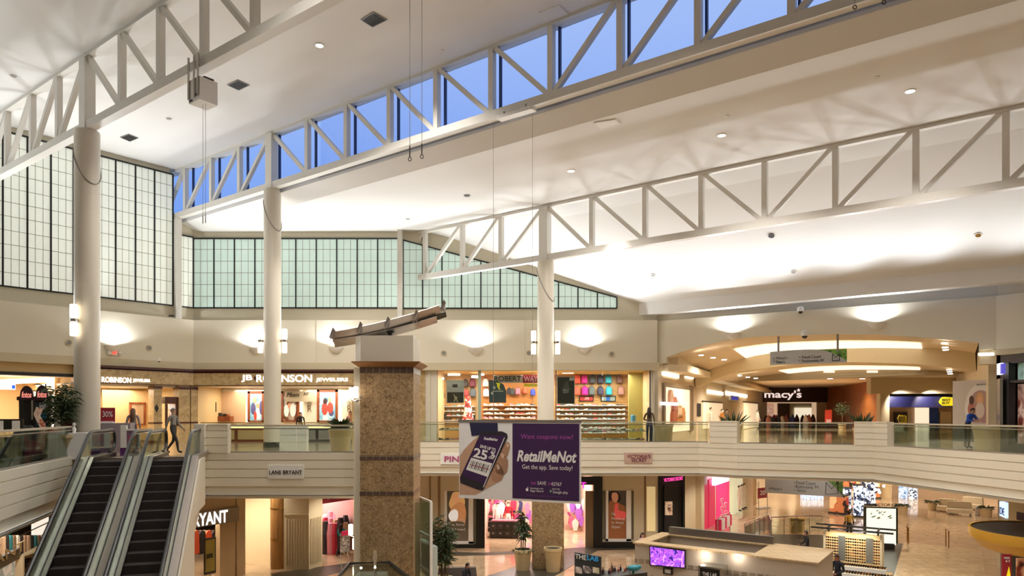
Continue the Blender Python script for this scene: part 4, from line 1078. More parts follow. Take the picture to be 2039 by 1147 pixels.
# ================================================================ far left shops on the left wall
m = MB(); f = LW.off(.02)
a0, a1 = LW.S(0) - 8, LW.S(148); m.box(LW, a0, a1, -.2, .05, LW.Zp(60, 747), 3.96); struct(m, 'wall_left', M['tan'])
m = MB(); m.box(LW, a0, a1, .03, .1, LW.Zp(60, 747) - .03, LW.Zp(60, 747) + .12); m.build('trim_7', M['char'], kind='structure')
shop(LW, -70, 147, LW.Zp(60, 747), 0, 7, flat('warm_beige', '#d9b98a', .6), power=420, col=WARM)
LI = LW.off(-1.8)
m = MB(); pb(m, LI, 107, 750, 150, 880, -.1, 0); m.build('wall_shop', flat('warm_beige2', '#cfa974', .6), kind='structure')
m = MB(); pb(m, LI, 109, 781, 146, 860, 0, .05); m.build('wall_panel', flat('ochre_panel', '#a98145', .6), label='ochre wall panel behind the bamboo plant', cat='wall panel')
for i, (P) in enumerate(([(0, 756), (107, 751), (107, 761), (0, 766)], [(101, 752), (107, 751), (107, 850), (101, 850)])):
    m = MB(); m.prism(LI, [LI.A(x, y) for x, y in P], .06, .12); m.build('light_strip', emis('warm_white_strip', '#fff2dc', 2.2), label=['long lit cove strip in the far left shop', 'lit vertical edge strip in the far left shop'][i], cat='light')
sign('blue_sign', LI, 0, 764, 31, 776, .3, .4, M['letter'], 'small lit blue sign at the left edge of the picture', [], M['navy'])
m = MB(); pb(m, LI, 24, 767, 30, 774, .4, .43); m.build('blue_square', emis('lit_blue', '#2a58d0', 1.2), label='lit blue square at the right end of the small blue sign', cat='sign')
sign('shop_sign', LI, 81, 778, 107, 786, .3, .42, flat('bronze_sign', '#9a7a4a', .5), 'bronze name board over the far left passage', [('FOREVER', 93, 782, 20, 4)], M['ink'])
m = MB(); pb(m, LI, 52, 777, 90, 779, .1, .9); m.build('awning', M['dark'], label='thin dark canopy over the lit doorway behind the photo booths', cat='canopy')
m = MB(); pb(m, LI, 58, 780, 78, 800, .02, .06); m.build('window_light', emis('pale_lit_window', '#f6edc8', 1.6), label='pale lit window panel behind the photo booths', cat='window light')
m = MB(); pb(m, LI, 97, 786, 106, 850, .01, .05); m.build('column_panel', M['white'], label='pale cream panel right of the second photo booth', cat='panel')

# photo booths
def booth(x0, x1, dfl, label, txt, side, front, letters_):
    fr = fr_at((x0 + x1) / 2, CY + EYE * F / dfl, 0.0, 30)
    w = (x1 - x0) * dfl / F * 1.05; t = thing('photo_booth', fr.pt(0, 0, 0), label, 'photo booth', 'photo booths by the left rail')
    H = (CY - 800) * dfl / F + EYE + .05
    m = MB(); m.box(fr, -w / 2, w / 2, -1.2, 0, 0, H); m.build('body', side, t)
    m = MB(); m.prism(fr, [(-w * .62, H), (w * .62, H), (w * .62, H + .12), (w * .4, H + .14)] + [(w * .42 * math.cos(u), H + .14 + .38 * math.sin(u)) for u in [math.pi * k / 10 for k in range(11)]] + [(-w * .4, H + .14), (-w * .62, H + .12)], -.3, .12); m.build('header', flat('booth_maroon', '#3b1f28', .4), t)
    m = MB(); m.text(fr, txt, 0, H + .2, w * .62, .22, out=.12, depth=.02, shear=.2, bold=.02); m.build('lettering', flat('booth_letter', '#ff9a8a', .5, emit='#ff9a8a', es=.8), t)
    m = MB(); m.box(fr, -w * .42, w * .42, 0, .03, .9, H - .12); m.build('front_panel', front, t)
    for s, z, ww, hh, mt in letters_:
        m = MB(); m.text(fr, s, .05, z, w * ww, hh, out=.04, depth=.01, bold=.02); m.build('lettering', mt, t)
    return t, fr, w, H
t, fr, w, H = booth(41, 66, 25.5, 'photo booth at left with a dark opening and maroon arched header', 'fotos', M['dark'], M['char'], [])
m = MB(); m.box(fr, -w * .18, w * .2, .03, .05, 1.6, 2.1); m.build('screen', M['black'], t)
m = MB(); m.box(fr, w * .28, w * .40, .03, .06, 1.3, 2.1); m.build('mirror', M['chrome'], t)
m = MB(); m.ell(fr.pt(0, .35, .55), (.45, .4, .6), 14, 8); m.build('seat_bag', M['black'], label='black rounded seat bag before the left photo booth', cat='seat')
t, fr, w, H = booth(72, 96, 24.5, 'second photo booth with a teal poster and maroon arched header', 'fotos', M['dark'], flat('teal_poster', '#163e4c', .5), [("fold'n", 1.78, .6, .24, M['white']), ('GO', 1.45, .4, .18, flat('teal_print', '#2f7c8c', .5)), ('foto', 1.2, .3, .12, flat('pink_print', '#c86a60', .5))])
m = MB(); c = at(78, 850, d=23.5)
fb = fr_at(80, CY + EYE * F / 23.3, 0.0, 30)
tt = thing('display_figure', fb.pt(0, 0, 0), 'orange and white striped cardboard figure before the second photo booth', 'display')
m.prism(fb, [(-.12, .3), (.1, .3), (.16, .7), (.22, .95), (.1, 1.25), (.0, 1.45), (.08, 1.65), (-.1, 1.75), (-.18, 1.5), (-.06, 1.2), (.02, 1.0), (-.05, .8)], -.05, .05); m.build('cutout', blobs('orange_stripes', ['#e8642c', '#f6e6d0', '#c03a1a', '#f4c890'], 7, .5), tt)
m = MB(); m.box(fb, -.25, .25, -.25, .25, 0, .12); m.build('base', M['dark'], tt)
m = MB(); fq = fr_at(68, CY + EYE * F / 23.6, 0.0, 30); m.box(fq, -.25, .25, -.35, 0, 0, .62); m.box(fq, -.27, -.2, -.35, 0, .62, .8); m.build('toy_seat', M['red'], label='bright red box seat between the two photo booths', cat='seat')
m = MB(); fk = fr_at(113, CY + EYE * F / 23.5, 0.0, 25); m.box(fk, -.28, .28, -.6, 0, 0, .88); m.mat(1); m.box(fk, .24, .85, -.6, .01, 0, .88); m.build('kiosk_counter', [M['grey'], M['white']], label='white and grey kiosk counter left of the bamboo plant', cat='counter')
item('tablet_stand', fk, 108, 822, 120, 837, -.3, -.26, M['white'], 'white upright display board on the kiosk counter by the bamboo', 'display board', zb=.88)
m = MB(); m.box(fk, -.2, .15, -.4, -.15, .88, 1.02); m.build('gift_box', flat('rose_box', '#c0485c', .5), label='rose coloured box on the kiosk counter by the bamboo', cat='box')
m = MB(); p = fk.pt(.45, -.3, .88); m.lathe(p, [(.05, 0), (.07, .12), (.03, .2), (.06, .27), (.04, .34)], 10); m.build('figurine', M['white'], label='small white figurine on the kiosk counter by the bamboo', cat='figurine')
m = MB(); fm_ = fr_at(139, CY + EYE * F / 24.6, 0.0, 20); m.box(fm_, -.32, .32, -.5, 0, 0, 2.05); t = m.build('display_tower', flat('maroon_curtain', '#6e1c2c', .8, noise=.25, nscale=6), label='tall dark red display tower behind the bamboo leaves', cat='display')
m = MB(); fs = fr_at(15, CY + EYE * F / 22.5, 0.0, 30); m.box(fs, -.35, .35, -.4, 0, .0, .78); m.box(fs, -.4, .4, -.45, .05, .95, 1.35); m.build('speaker_console', [M['black']], label='black and white console at the left edge before the passage', cat='console')
m = MB(); m.box(fs, -.33, -.1, .05, .07, 1.0, 1.3); m.box(fs, .12, .33, .05, .07, 1.0, 1.3); m.build('console_panel', M['white'], label='white panels on the black console at the left edge', cat='panel')
# big glass reflection at the left edge is a tall glass case
# bamboo in its pot and the other upper planters
p = Vector((-15.12, 23.85, 0))
potted('potted_bamboo', tuple(p), .38, .55, .82, 'tall bamboo in a big beige pot behind the left glass rail', 'bamboo', 1.8, n=140, seed=3, spread=.75)
p = at(678, 900, z=0.0); potted('potted_agave', tuple(p), .34, .47, .95, 'dark spiky agave in a tall beige pot behind the glass beside the granite pillar', 'agave', .75, n=70, seed=8)
p = at(1322, 880, d=36.7); p.z = 0; potted('planter_bin', tuple(p), .40, .46, .98, 'plain beige round planter behind the long straight rail', 'fern', .02, n=2, seed=9, cat='planter')
p = at(1462, 880, d=36.4); p.z = 0; potted('potted_snake_plant', tuple(p), .30, .40, .9, 'upright dark snake plant behind the grooved pier left of the arch signs', 'spiky', 1.1, n=26, seed=10)
p = at(1717, 880, d=33.2); p.z = 0; potted('potted_snake_plant', tuple(p), .30, .40, .85, 'bushy dark snake plant behind the angled pier before the orange wall', 'spiky', 1.0, n=50, seed=11)
p = at(1970, 895, z=0.0); potted('planter_bin', tuple(p), .50, .62, .98, 'large beige round planter at far right behind the glass', 'fern', .02, n=2, seed=12, cat='planter')

# ================================================================ shoe shop
ZR = BW.Zp(1000, 737)
m = MB(); m.box(BW, BW.S(823), BW.S(847), -.3, .1, 0, ZR + .2); m.build('shop_pier', M['marble'], label='beige marble pier right beside the granite pillar, left of the shoe shop', cat='pier')
m = MB(); m.box(BW, BW.S(847), BW.S(870), -.3, .06, 0, ZR + .2); m.box(BW, BW.S(853), BW.S(857), 0, .12, 0, ZR); m.build('shop_frame_post', M['colp'], label='cream frame post at the left end of the shoe shop window', cat='frame post')
m = MB(); m.box(BW, BW.S(1295), BW.S(1309), -.3, .08, 0, ZR + .2); m.box(BW, BW.S(1299), BW.S(1303), 0, .14, 0, ZR); m.build('shop_frame_post', M['colp'], label='cream frame post at the right end of the shoe shop window', cat='frame post')
m = MB(); m.box(BW, BW.S(705), BW.S(823), -.3, .0, 0, ZR + .3); struct(m, 'wall_back', M['wall2'])
shop(BW, 870, 1295, ZR, 0, 4.6, flat('shoe_shop_wall', '#d9b684', .7), ceilm=flat('ochre_ceiling', '#d0a35a', .7), power=330, col=(1, .97, .93), lamps=3)
SI = BW.off(-4.4)
def slat(fr, x0, y0, x1, y1, mat, label):
    m = MB(); pb(m, fr, x0, y0, x1, y1, -.05, 0)
    a0, z1 = fr.A(x0, y0); a1, z0 = fr.A(x1, y1); z = z0 + .06
    while z < z1 - .05: m.box(fr, a0, a1, 0, .02, z, z + .05); z += .1
    return m.build('slatwall', mat, label=label, cat='slatwall')
slatm = grained('slat_wood', '#b98a50', '#cfa064', 2, axis=0)
slat(SI, 868, 745, 948, 884, slatm, 'slatted display wall of the shoe shop, left of the glass post')
slat(SI, 955, 745, 1075, 884, flat('orange_board', '#c9823f', .5), 'orange display wall of the shoe shop behind the shop sign')
slat(SI, 1100, 740, 1252, 884, slatm, 'wooden slatwall of the shoe shop behind the bright backpacks')
m = MB(); pb(m, BW.off(-2.2), 1252, 737, 1293, 884, -.2, 0); m.build('partition', flat('olive_partition', '#b5a458', .7), label='plain olive yellow partition right of the shoe wall', cat='partition')
# window posts
for x, lab in ((955, 'pale green glass corner post between the two shoe shop windows'), (1107, 'thin black mullion of the shoe shop window right of the column'), (1294, 'grey mullion at the right end of the shoe shop window')):
    m = MB(); m.box(BW, BW.S(x) - (.09 if x == 955 else .02), BW.S(x) + (.09 if x == 955 else .03), -.05, .05, 0, ZR); m.build('window_post', flat('pale_green_post', '#b8c4b0', .2) if x == 955 else M['dark'], label=lab, cat='post')
for i, (x0, x1) in enumerate(((870, 952), (958, 1070), (1070, 1107), (1108, 1200), (1200, 1293))):
    m = MB(); m.box(BW, BW.S(x0) + .03, BW.S(x1) - .03, -.01, .01, .1, ZR - .03)
    m.build('window_pane', M['sglass'], label=['clear shop window pane left of the green post', 'clear shop window pane right of the green post', 'clear pane behind the round column', 'clear shop window pane over the bright backpacks', 'clear shop window pane over the olive partition'][i], cat='window pane', group='panes of the shoe shop front')
# ceiling fixtures
for i, (x, y, w) in enumerate(((904, 746, 24), (877, 754, 14), (946, 751, 14), (991, 738, 18), (1131, 742, 22), (960, 746, 8))):
    p0 = at(x - w / 2, y, d=40.5); p1 = at(x + w / 2, y, d=40.5); t = thing('tube_light', (p0 + p1) / 2, ['lit ceiling tube over the white running poster', 'lit ceiling tube at the left end of the shoe shop', 'lit ceiling tube just left of the green post', 'lit ceiling tube above the shoe shop name sign', 'lit ceiling tube left of the orange backpacks', 'short lit ceiling tube beside the green post'][i], 'light', 'ceiling tubes in the shoe shop')
    m = MB(); m.tube([p0, p1], .05, 8); m.build('tube', M['tube'], t, True)
    m = MB(); m.bar(p0 + Vector((0, 0, .07)), p1 + Vector((0, 0, .07)), .16, .04); m.build('reflector', M['white'], t)
# name sign and footwear sign
SG = BW.off(-1.0)
t = sign('shop_sign', SG, 983, 747, 1072, 762.5, -.08, 0, M['paper'], 'white and red shoe shop name sign partly behind the round column', [('ROBERT', 1011, 754, 54, 11)], flat('sign_green_black', '#1e3330', .5), bold=.015)
m = MB(); pb(m, SG, 1041, 747, 1100, 762.5, -.07, .01); m.build('board', M['red'], t); ptext(t, SG.off(.02), 'WAYNE', 1064, 754.5, 42, 11, flat('pink_letter', '#f6a8b0', .4, emit='#f6a8b0', es=.4), bold=.015)
m = MB(); pb(m, SG, 1043, 764, 1076, 770, -.05, 0); t2 = m.build('footwear_sign', M['yellow'], label='yellow footwear sign hanging under the red half of the name sign', cat='sign'); 
ptext(t, SG.off(.01), 'FOOTWEAR', 1062, 767, 34, 4, M['red'])
# posters in the window
WP = BW.off(-.12)
t = thing('window_poster', WP.pt(WP.S(906), 0, WP.Zp(906, 802)), 'tall white poster with a running figure in the shoe shop window', 'poster')
m = MB(); pb(m, WP, 889, 757, 924, 803, -.02, 0); m.build('sheet', M['paper'], t)
m = MB(); pb(m, WP, 890.5, 781, 922.5, 801.5, 0, .01); m.build('picture', flat('poster_dark_green', '#26302b', .6), t)
m = MB(); pb(m, WP, 901, 765, 911, 771, 0, .01); m.build('emblem', M['ink'], t)
m = MB(); f = WP.off(.012); m.prism(f, [f.A(*q) for q in [(902, 783), (904, 785), (906, 788), (911, 791), (910, 795), (913, 800), (911, 801), (908, 796), (904, 801), (903, 800), (905, 794), (904, 789)]], 0, .004); m.build('printed_figure', flat('poster_skin', '#d8c8b0', .6), t)
t = thing('window_poster', WP.pt(WP.S(991), 0, WP.Zp(991, 802)), 'grey shield shaped poster with yellow ribbon in the shoe shop window', 'poster')
m = MB(); f = WP; m.prism(f, [f.A(*q) for q in [(974, 802), (973, 756), (990, 758), (1003, 766), (1008, 778), (1008, 802)]], -.02, 0); m.build('sheet', flat('slate_poster', '#5c6a70', .6), t)
m = MB(); f = WP.off(.005); m.prism(f, [f.A(*q) for q in [(987, 762), (996, 763), (994, 772), (997, 776), (994, 776), (990, 770), (990, 765)]], 0, .01); m.build('ribbon', M['yellow'], t)
m = MB(); pb(m, WP, 981, 778, 1002, 780, .0, .01); m.build('print_band', M['paper'], t)
m = MB(); f = WP.off(.005)
for cx, cy in ((984, 772), (980, 783)):
    a, z = f.A(cx, cy); m.prism(f, [(a + .07 * math.cos(u), z + .08 * math.sin(u)) for u in [2 * math.pi * k / 12 for k in range(12)]], 0, .01)
m.build('emblem', M['paper'], t)
t = thing('window_poster', WP.pt(WP.S(1127), 0, WP.Zp(1127, 804)), 'black framed poster of a hooded figure right of the round column', 'poster')
m = MB(); pb(m, WP, 1109, 750, 1144.5, 804.5, -.03, -.005); m.build('sheet', M['white'], t)
m = MB(); pb(m, WP, 1110, 751, 1143.5, 803.5, -.02, 0); m.build('picture', flat('poster_black', '#262422', .5), t)
m = MB(); f = WP.off(.005); m.prism(f, [f.A(*q) for q in [(1128, 758), (1132, 763), (1133, 770), (1136, 773), (1134, 776), (1119, 776), (1120, 772), (1124, 768), (1125, 762)]], 0, .01); m.build('printed_figure', flat('poster_grey', '#605b56', .6), t)
for s, x, y, w, h in (('SIMPLY', 1127, 777, 14, 3.5), ('READY', 1127, 781, 12, 3.5)): ptext(t, WP.off(.012), s, x, y, w, h, M['paper'], shear=.3)
m = MB(); pb(m, WP, 1134, 752, 1143, 758, .0, .01); m.build('emblem', M['paper'], t)
# small framed boards on the slatwall
t = sign('framed_board', SI.off(.05), 1153, 788.5, 1182, 799.5, -.03, .02, M['black'], 'red framed sale board below the orange and pink backpacks', [], M['paper'])
m = MB(); pb(m, SI.off(.075), 1155, 790, 1180.5, 798, -.01, .01); m.build('print', flat('sale_red', '#b8362e', .5), t); ptext(t, SI.off(.09), '20', 1168, 793.5, 10, 4, M['paper'], shear=.3)
t = sign('framed_board', SI.off(.05), 1196, 788.5, 1226, 799.5, -.03, .02, M['black'], 'blue and grey framed board below the turquoise backpacks', [], M['paper'])
m = MB(); pb(m, SI.off(.075), 1198, 790, 1224.5, 798, -.01, .01); m.build('print', flat('pale_print', '#8f9a92', .5), t)
m = MB(); pb(m, SI.off(.09), 1207, 790, 1215, 798, -.01, .01); m.build('print', flat('board_blue', '#2a66b8', .5), t)

# backpacks, hung one by one
def backpack(colh, name='backpack', label='', loc=(0, 0, 0), sc=1.0, group='backpacks on the shoe shop wall'):
    t = thing(name, (0, 0, 0), label, 'backpack', group); cm = flat('pack_' + colh.lstrip('#'), colh, .6)
    m = MB(); rows = []
    for z, w, d in ((0, .12, .05), (.02, .16, .09), (.12, .17, .12), (.28, .165, .12), (.38, .14, .10), (.44, .09, .06), (.455, .04, .03)):
        rows.append([(w * math.copysign(abs(math.cos(u)) ** .6, math.cos(u)), -.1 + d * math.copysign(abs(math.sin(u)) ** .6, math.sin(u)), z) for u in [2 * math.pi * k / 16 for k in range(16)]])
    m.loft(rows, True); m.face(rows[0]); m.face(rows[-1]); m.build('body', cm, t, True)
    m = MB(); fr = Fr((0, -.2), (1, -.2)); m.prism(fr, [(-.11, .04), (.11, .04), (.12, .18), (.08, .22), (-.08, .22), (-.12, .18)], 0, .05); m.build('front_pocket', cm, t)
    m = MB(); m.tube([(-.03, -.08, .44), (-.03, -.08, .52), (.03, -.08, .52), (.03, -.08, .44)], .012, 6); m.build('handle', M['char'], t)
    t.location = loc; t.scale = (sc,) * 3; return t
def place_pack(colh, cx, cy, fr, o, label, h_px=14, group='backpacks on the shoe shop wall'):
    f = fr.off(o); a, z = f.A(cx, cy); sc = h_px * f.dep(cx) / F / .48
    return backpack(colh, label=label, loc=f.pt(a, 0, z - .23 * sc), sc=sc, group=group)
rows_ = [(('#f0634c', 'orange red'), 1149), (('#d81c96', 'magenta'), 1163), (('#46464a', 'charcoal'), 1179), (('#2f2e46', 'navy'), 1195), (('#2ba7bd', 'turquoise'), 1211), (('#7a5448', 'brown patterned'), 1233)]
for (c, n), x in rows_:
    place_pack(c, x, 755, SI, .12, n + ' backpack in the upper row of the bright pack wall', 18.5)
for ((c, n), x), dx in zip(rows_, (0, 1, -1, 0, 1, 3)):
    if n == 'charcoal': c, n = '#5a6260', 'grey camouflage'
    if n == 'brown patterned': c, n = '#a8786a', 'dusty pink patterned'
    place_pack(c, x + dx, 778, SI, .12, n + ' backpack in the lower row of the bright pack wall', 18.5)
for c, x, y, l, h in (('#2b2a30', 879, 765, 'black backpack in the upper left corner of the shoe shop', 18), ('#33323a', 880, 785, 'dark grey backpack below the black one at the far left', 18), ('#6e2434', 941, 762, 'maroon backpack left of the green post', 18), ('#55565a', 942, 782, 'grey backpack under the maroon one', 18), ('#b23a38', 929, 782, 'small red backpack beside the white running poster', 14), ('#e6e2e0', 967, 762, 'white backpack right of the green post', 17), ('#e0dee4', 968, 782, 'pale lilac backpack below the white one', 17), ('#3a2c26', 927, 763, 'dark brown backpack beside the white running poster', 16)):
    place_pack(c, x, y, SI, .12, l, h)
for c, x, y, l in (('#2c2a2c', 1014, 779, 'black bag lying on the shelf top under the name sign'), ('#e0788c', 1031, 779, 'pink bag on the shelf top under the name sign'), ('#e8603a', 1046, 777, 'orange bag on the shelf top under the red sign'), ('#3346b0', 1061, 781, 'blue dotted bag on the shelf top beside the column'), ('#48423e', 1021, 780, 'dark brown bag on the shelf top under the name sign')):
    place_pack(c, x, y, SI, .2, l, 14, 'bags on the shelf top')

# shoes on their shelves: each one a thing
def shoe_proto(colh, sole='#efece6'):
    m = MB(); L = .30
    prof = []
    st = [(-.14, .03, .085), (-.10, .036, .10), (-.04, .034, .085), (.02, .036, .06), (.08, .042, .048), (.12, .038, .038), (.15, .02, .02)]
    m.mat(1)
    for (a, b) in ((0, .025),):
        m.loft([[(x, (w + .004) * s, a) for (x, w, h) in st for s in (1,)] + [(x, -(w + .004), a) for (x, w, h) in reversed(st)], [(x, (w + .004), b) for (x, w, h) in st] + [(x, -(w + .004), b) for (x, w, h) in reversed(st)]], True)
    m.mat(0); rows = []
    for (x, w, h) in st: rows.append([(x, w, .025), (x, w * .9, .025 + h * .6), (x, w * .4, .025 + h), (x, -w * .4, .025 + h), (x, -w * .9, .025 + h * .6), (x, -w, .025)])
    m.loft(rows); m.face(rows[0]); m.face(rows[-1])
    m.mat(1); m.bar((-.02, 0, .108), (.05, 0, .083), .05, .008)
    me = m.build('shoe', [flat('shoe_' + colh.lstrip('#'), colh, .55), flat('sole_' + sole.lstrip('#'), sole, .6)], None, base=(0, 0, 0)); return me
cols = [('#e9e4e0', 'white'), ('#2e2a2a', 'black'), ('#8a8682', 'grey'), ('#c23a30', 'red'), ('#d88a9a', 'pink'), ('#35506e', 'navy blue'), ('#c98a4a', 'tan'), ('#6fa2a8', 'teal'), ('#6a4a38', 'brown')]
protos = [shoe_proto(c, '#f2efe9' if i != 0 else '#9a9a98') for i, (c, n) in enumerate(cols)]
used = [False] * len(protos)
walls_txt = {}
def shoes(fr, o, x0, x1, ys, step, wts, where, rnd, sc=1.0, shelf_mat=None, jitter=1.0, shelf_label=None, shelf=True, stag=None, skip=0):
    f = fr.off(o)
    for r, y in enumerate(ys):
        a0, z = f.A(x0, y); a1, _ = f.A(x1, y)
        if shelf:
            m = MB(); m.box(fr, a0, a1, 0, o + .12, z - .03, z); m.build('shelf', shelf_mat, label=shelf_label.format(['topmost', 'second', 'third', 'fourth', 'fifth', 'sixth', 'seventh', 'eighth', 'ninth', 'tenth', 'eleventh'][r]), cat='shelf', group='shoe shelves ' + where)
        x = x0 + step * .5
        while x < x1 - step * .3:
            if rnd.random() >= skip:
                i = rnd.choices(range(len(cols)), wts)[0]
                a, z2 = f.A(x + rnd.uniform(-jitter, jitter) * .6, y)
                o_ = protos[i] if not used[i] else protos[i].copy()
                if used[i]: COL.objects.link(o_)
                used[i] = True
                p = f.pt(a, 0, z + .001); o_.location = p; ang = math.atan2(fr.u[1], fr.u[0]) + rnd.choice((0, math.pi)) + rnd.uniform(-.25, .25)
                o_.rotation_euler = (0, 0, ang); o_.scale = (sc, sc, sc * 1.1)
                tag(o_, '%s shoe on the %s' % (cols[i][1], where), 'shoe', '%s shoes on the %s' % (cols[i][1], where))
            x += step
rnd = random.Random(21)
dw = flat('pale_shelf', '#9c958a', .5); bw = grained('beech_shelf', '#a8743c', '#c08a4c', 2, axis=0)
shoes(SI, .15, 1106, 1251, [808, 817, 826, 835, 844, 853, 862], 9.3, [9, 3, 3, 1.6, 2.2, 1.2, 1.3, .8, .8], 'long shoe wall under the bright backpacks', rnd, .86, dw, shelf_label='{} thin white shoe shelf of the long wall under the bright backpacks')
shoes(SI, .15, 870, 947, [810, 819, 828, 837], 9.5, [6, 3, 3, 1.5, .6, .6, 1.6, .8, 1.2], 'left shoe wall under the running poster', rnd, .86, dw, shelf_label='{} white shoe shelf of the left wall under the running poster')
shoes(SI, .15, 962, 1072, [808, 816.5, 825, 833.5], 10.5, [9, .6, 1.4, .7, .5, .3, .3, .2, .1], 'orange boarded shoe wall under the name sign', rnd, 1.0, bw, shelf_label='{} beech shoe shelf of the orange boarded wall', skip=.25)
SF = BW.off(-1.0)
shoes(SF, .1, 1160, 1286, [858, 876], 9.5, [6, 3, 3, 1.3, 1.6, 1, .6, 1.2, .4], 'low glass display behind the rail', rnd, .86, dw, shelf_label='{} glass level of the low display behind the rail')
shoes(SF, .1, 874, 914, [856, 876], 10, [6, 4, 2, 1.5, .5, .5, .5, .5, .5], 'low display left of the banner', rnd, .86, dw, shelf_label='{} level of the low display left of the banner')
for i, u in enumerate(used):
    if not u: bpy.data.objects.remove(protos[i])
m = MB(); f = BW.off(-1.5); a, z = f.A(1261, 850); m.lathe(f.pt(a, 0, .98), [(.12, 0), (.14, .05), (.14, .42), (.12, .45)], 16); m.build('display_box', flat('sky_blue_box', '#5a9fc0', .5), label='sky blue box standing on the low display before the olive partition', cat='box')
for i, (x, y) in enumerate(((885, 831), (942, 833))):
    item('price_sign', SI.off(.5), x - 3, y - 7, x + 4, y + 5, 0, .03, M['char'], ['small dark price sign low on the left shoe wall', 'small dark price sign beside the green post'][i], 'sign')
p = at(932, 835, d=40.5); m = MB(); m.lathe((p.x, p.y, 0.0), [(.5, 0), (.42, .8), (.25, 1.5), (.16, 2.3), (.13, 2.5)], 14); m.build('shoe_tower', blobs('red_white_shoes', ['#c8342c', '#f0e4da', '#d8604a', '#f6f0ea', '#8a2a24'], 9, .5, kind='v'), label='tall red and white cone shaped display in the shoe shop', cat='display')

# sale kiosk on the upper floor before the jewellers
fk = fr_at(228, CY + EYE * F / 27.6, 0.0, 15); t = thing('sale_kiosk', fk.pt(0, 0, 0), 'grey sale kiosk with red thirty percent sign right of the left column', 'kiosk')
m = MB(); m.box(fk, -.75, .55, -.9, 0, 0, 1.15); m.build('counter', flat('mauve_grey', '#8a8088', .5), t)
m = MB(); m.box(fk, -.55, -.05, -.3, -.25, 1.2, 1.75); m.build('sign_board', M['red'], t); m = MB(); m.text(fk, '30%', -.3, 1.5, .36, .22, out=-.24); m.build('lettering', M['paper'], t)
m = MB(); m.box(fk, -.5, -.1, -.5, -.1, 1.15, 1.22); m.build('white_tray', M['white'], t)
fk = fr_at(258, CY + EYE * F / 25.9, 0.0, 10); t = thing('price_stand', fk.pt(0, 0, 0), 'white framed price stand with violet base before the jewellers', 'stand')
m = MB(); m.box(fk, -.32, .32, -.35, 0, 0, .28); m.build('base', flat('violet_base', '#5c2a72', .5), t)
m = MB(); m.box(fk, -.3, -.1, -.1, .02, .28, 1.1); m.box(fk, .28, .34, -.1, .02, .28, .95); m.box(fk, -.1, .3, -.1, .02, .9, .96); m.build('frame', M['white'], t)
m = MB(); m.box(fk, -.1, .28, -.08, 0, .34, .9); m.build('panel', flat('mauve_panel', '#8c6a80', .5), t); m = MB(); m.text(fk, '$35', .09, .62, .26, .18, out=.01); m.build('lettering', M['pink'], t)
# ================================================================ escalators
ed = Vector((.3, -.954, 0)).normalized()
def esc(cx, cy, label, clad):
    fr = Fr((cx, cy), (cx + ed.x, cy + ed.y)); t = thing('escalator', (cx, cy, 0), label, 'escalator', 'pair of escalators down to the lower level')
    END = 10.3
    def zs(a): return 0.0 if a < .35 else max(L1 + .0, -.577 * (a - .35))
    k = 0; a = -1.2
    while a < END + .8:
        z1 = zs(a + .2); m = MB(); m.box(fr, a, a + .398, -.49, .49, z1 - .26, z1)
        m.build('step', M['step'], t); a += .4; k += 1
    prof_a = [-3.0, -.4, .35] + [.35 + .9 * i for i in range(1, 11)] + [10.05, 11.6]
    for side in (-1, 1):
        c = .62 * side
        m = MB()
        for a0, a1 in zip(prof_a[:-1], prof_a[1:]):
            z0, z1 = zs(a0), zs(a1); m.prism(fr, [(a0, z0 + .12), (a1, z1 + .12), (a1, z1 + .86), (a0, z0 + .86)], c - .006, c + .006)
        m.build('glass_balustrade', M['glass'], t)
        # handrail with the rounded newel
        P = [(11.6, L1 + .9), (10.3, L1 + .9)] + [(a, zs(a) + .9) for a in (9.6, 8, 6, 4, 2, 1, .45)] + [(.1, .93), (-.4, .94), (-2.7, .94)]
        P += [(-2.72 - .36 * math.sin(u), .58 + .36 * math.cos(u)) for u in [math.pi * k / 10 for k in range(1, 10)]] + [(-2.6, .2), (-2.3, .16)]
        m = MB(); m.tube([fr.pt(a, c, z) for a, z in P], .055, 8); m.build('handrail', M['rubber'], t, True)
        m = MB(); Q = [(a, z - .07) for a, z in P[:-10]]; m.tube([fr.pt(a, c, z) for a, z in Q], .02, 6); m.build('handrail_guide', M['chrome'], t, True)
        for nm, o0, o1, zt, zb, mt in (('inner_deck', .49, .60, .16, .02, M['chrome']), ('outer_deck', .64, .84, .16, .04, M['alu']), ('skirt', .485, .50, .14, -.14, M['black']), ('deck_seam', .602, .638, .165, .1, M['black'])):
            m = MB(); A = [-2.7] + prof_a[1:]
            for a0, a1 in zip(A[:-1], A[1:]):
                z0, z1 = zs(a0), zs(a1); m.prism(fr, [(a0, z0 + zb), (a1, z1 + zb), (a1, z1 + zt), (a0, z0 + zt)], min(side * o0, side * o1), max(side * o0, side * o1))
            m.build(nm, mt, t)
    m = MB(); m.box(fr, -2.4, -1.2, -.55, .55, -.05, .012); m.build('landing_plate', M['alu'], t)
    m = MB(); m.box(fr, -1.22, -1.16, -.5, .5, -.02, .03); m.build('comb_plate', M['brass'], t)
    m = MB(); m.prism(fr, [(-1, -.3), (.3, -.4), (9.0, L1 + .02), (9.0, L1 + .01), (5.5, L1 + .01), (1.8, -2.6), (-1, -1.4)], -.80, .80); m.build('truss_cladding', M['fascia'], t)
    if clad:
        m = MB(); m.prism(fr, [(-1, .03), (.35, .03), (9.9, L1 + .05), (9.2, L1 + .01), (1.95, L1 + .01), (1.95, -1.6), (-1, -1.6)], -.90, -.845); m.build('side_wall', M['fascia'], t)
    return t, fr
esc(-12.78, 22.9, 'left one of the two black stepped escalators with glass sides', False)
esc(-11.13, 23.35, 'right one of the two black stepped escalators, beside the cream side wall', True)

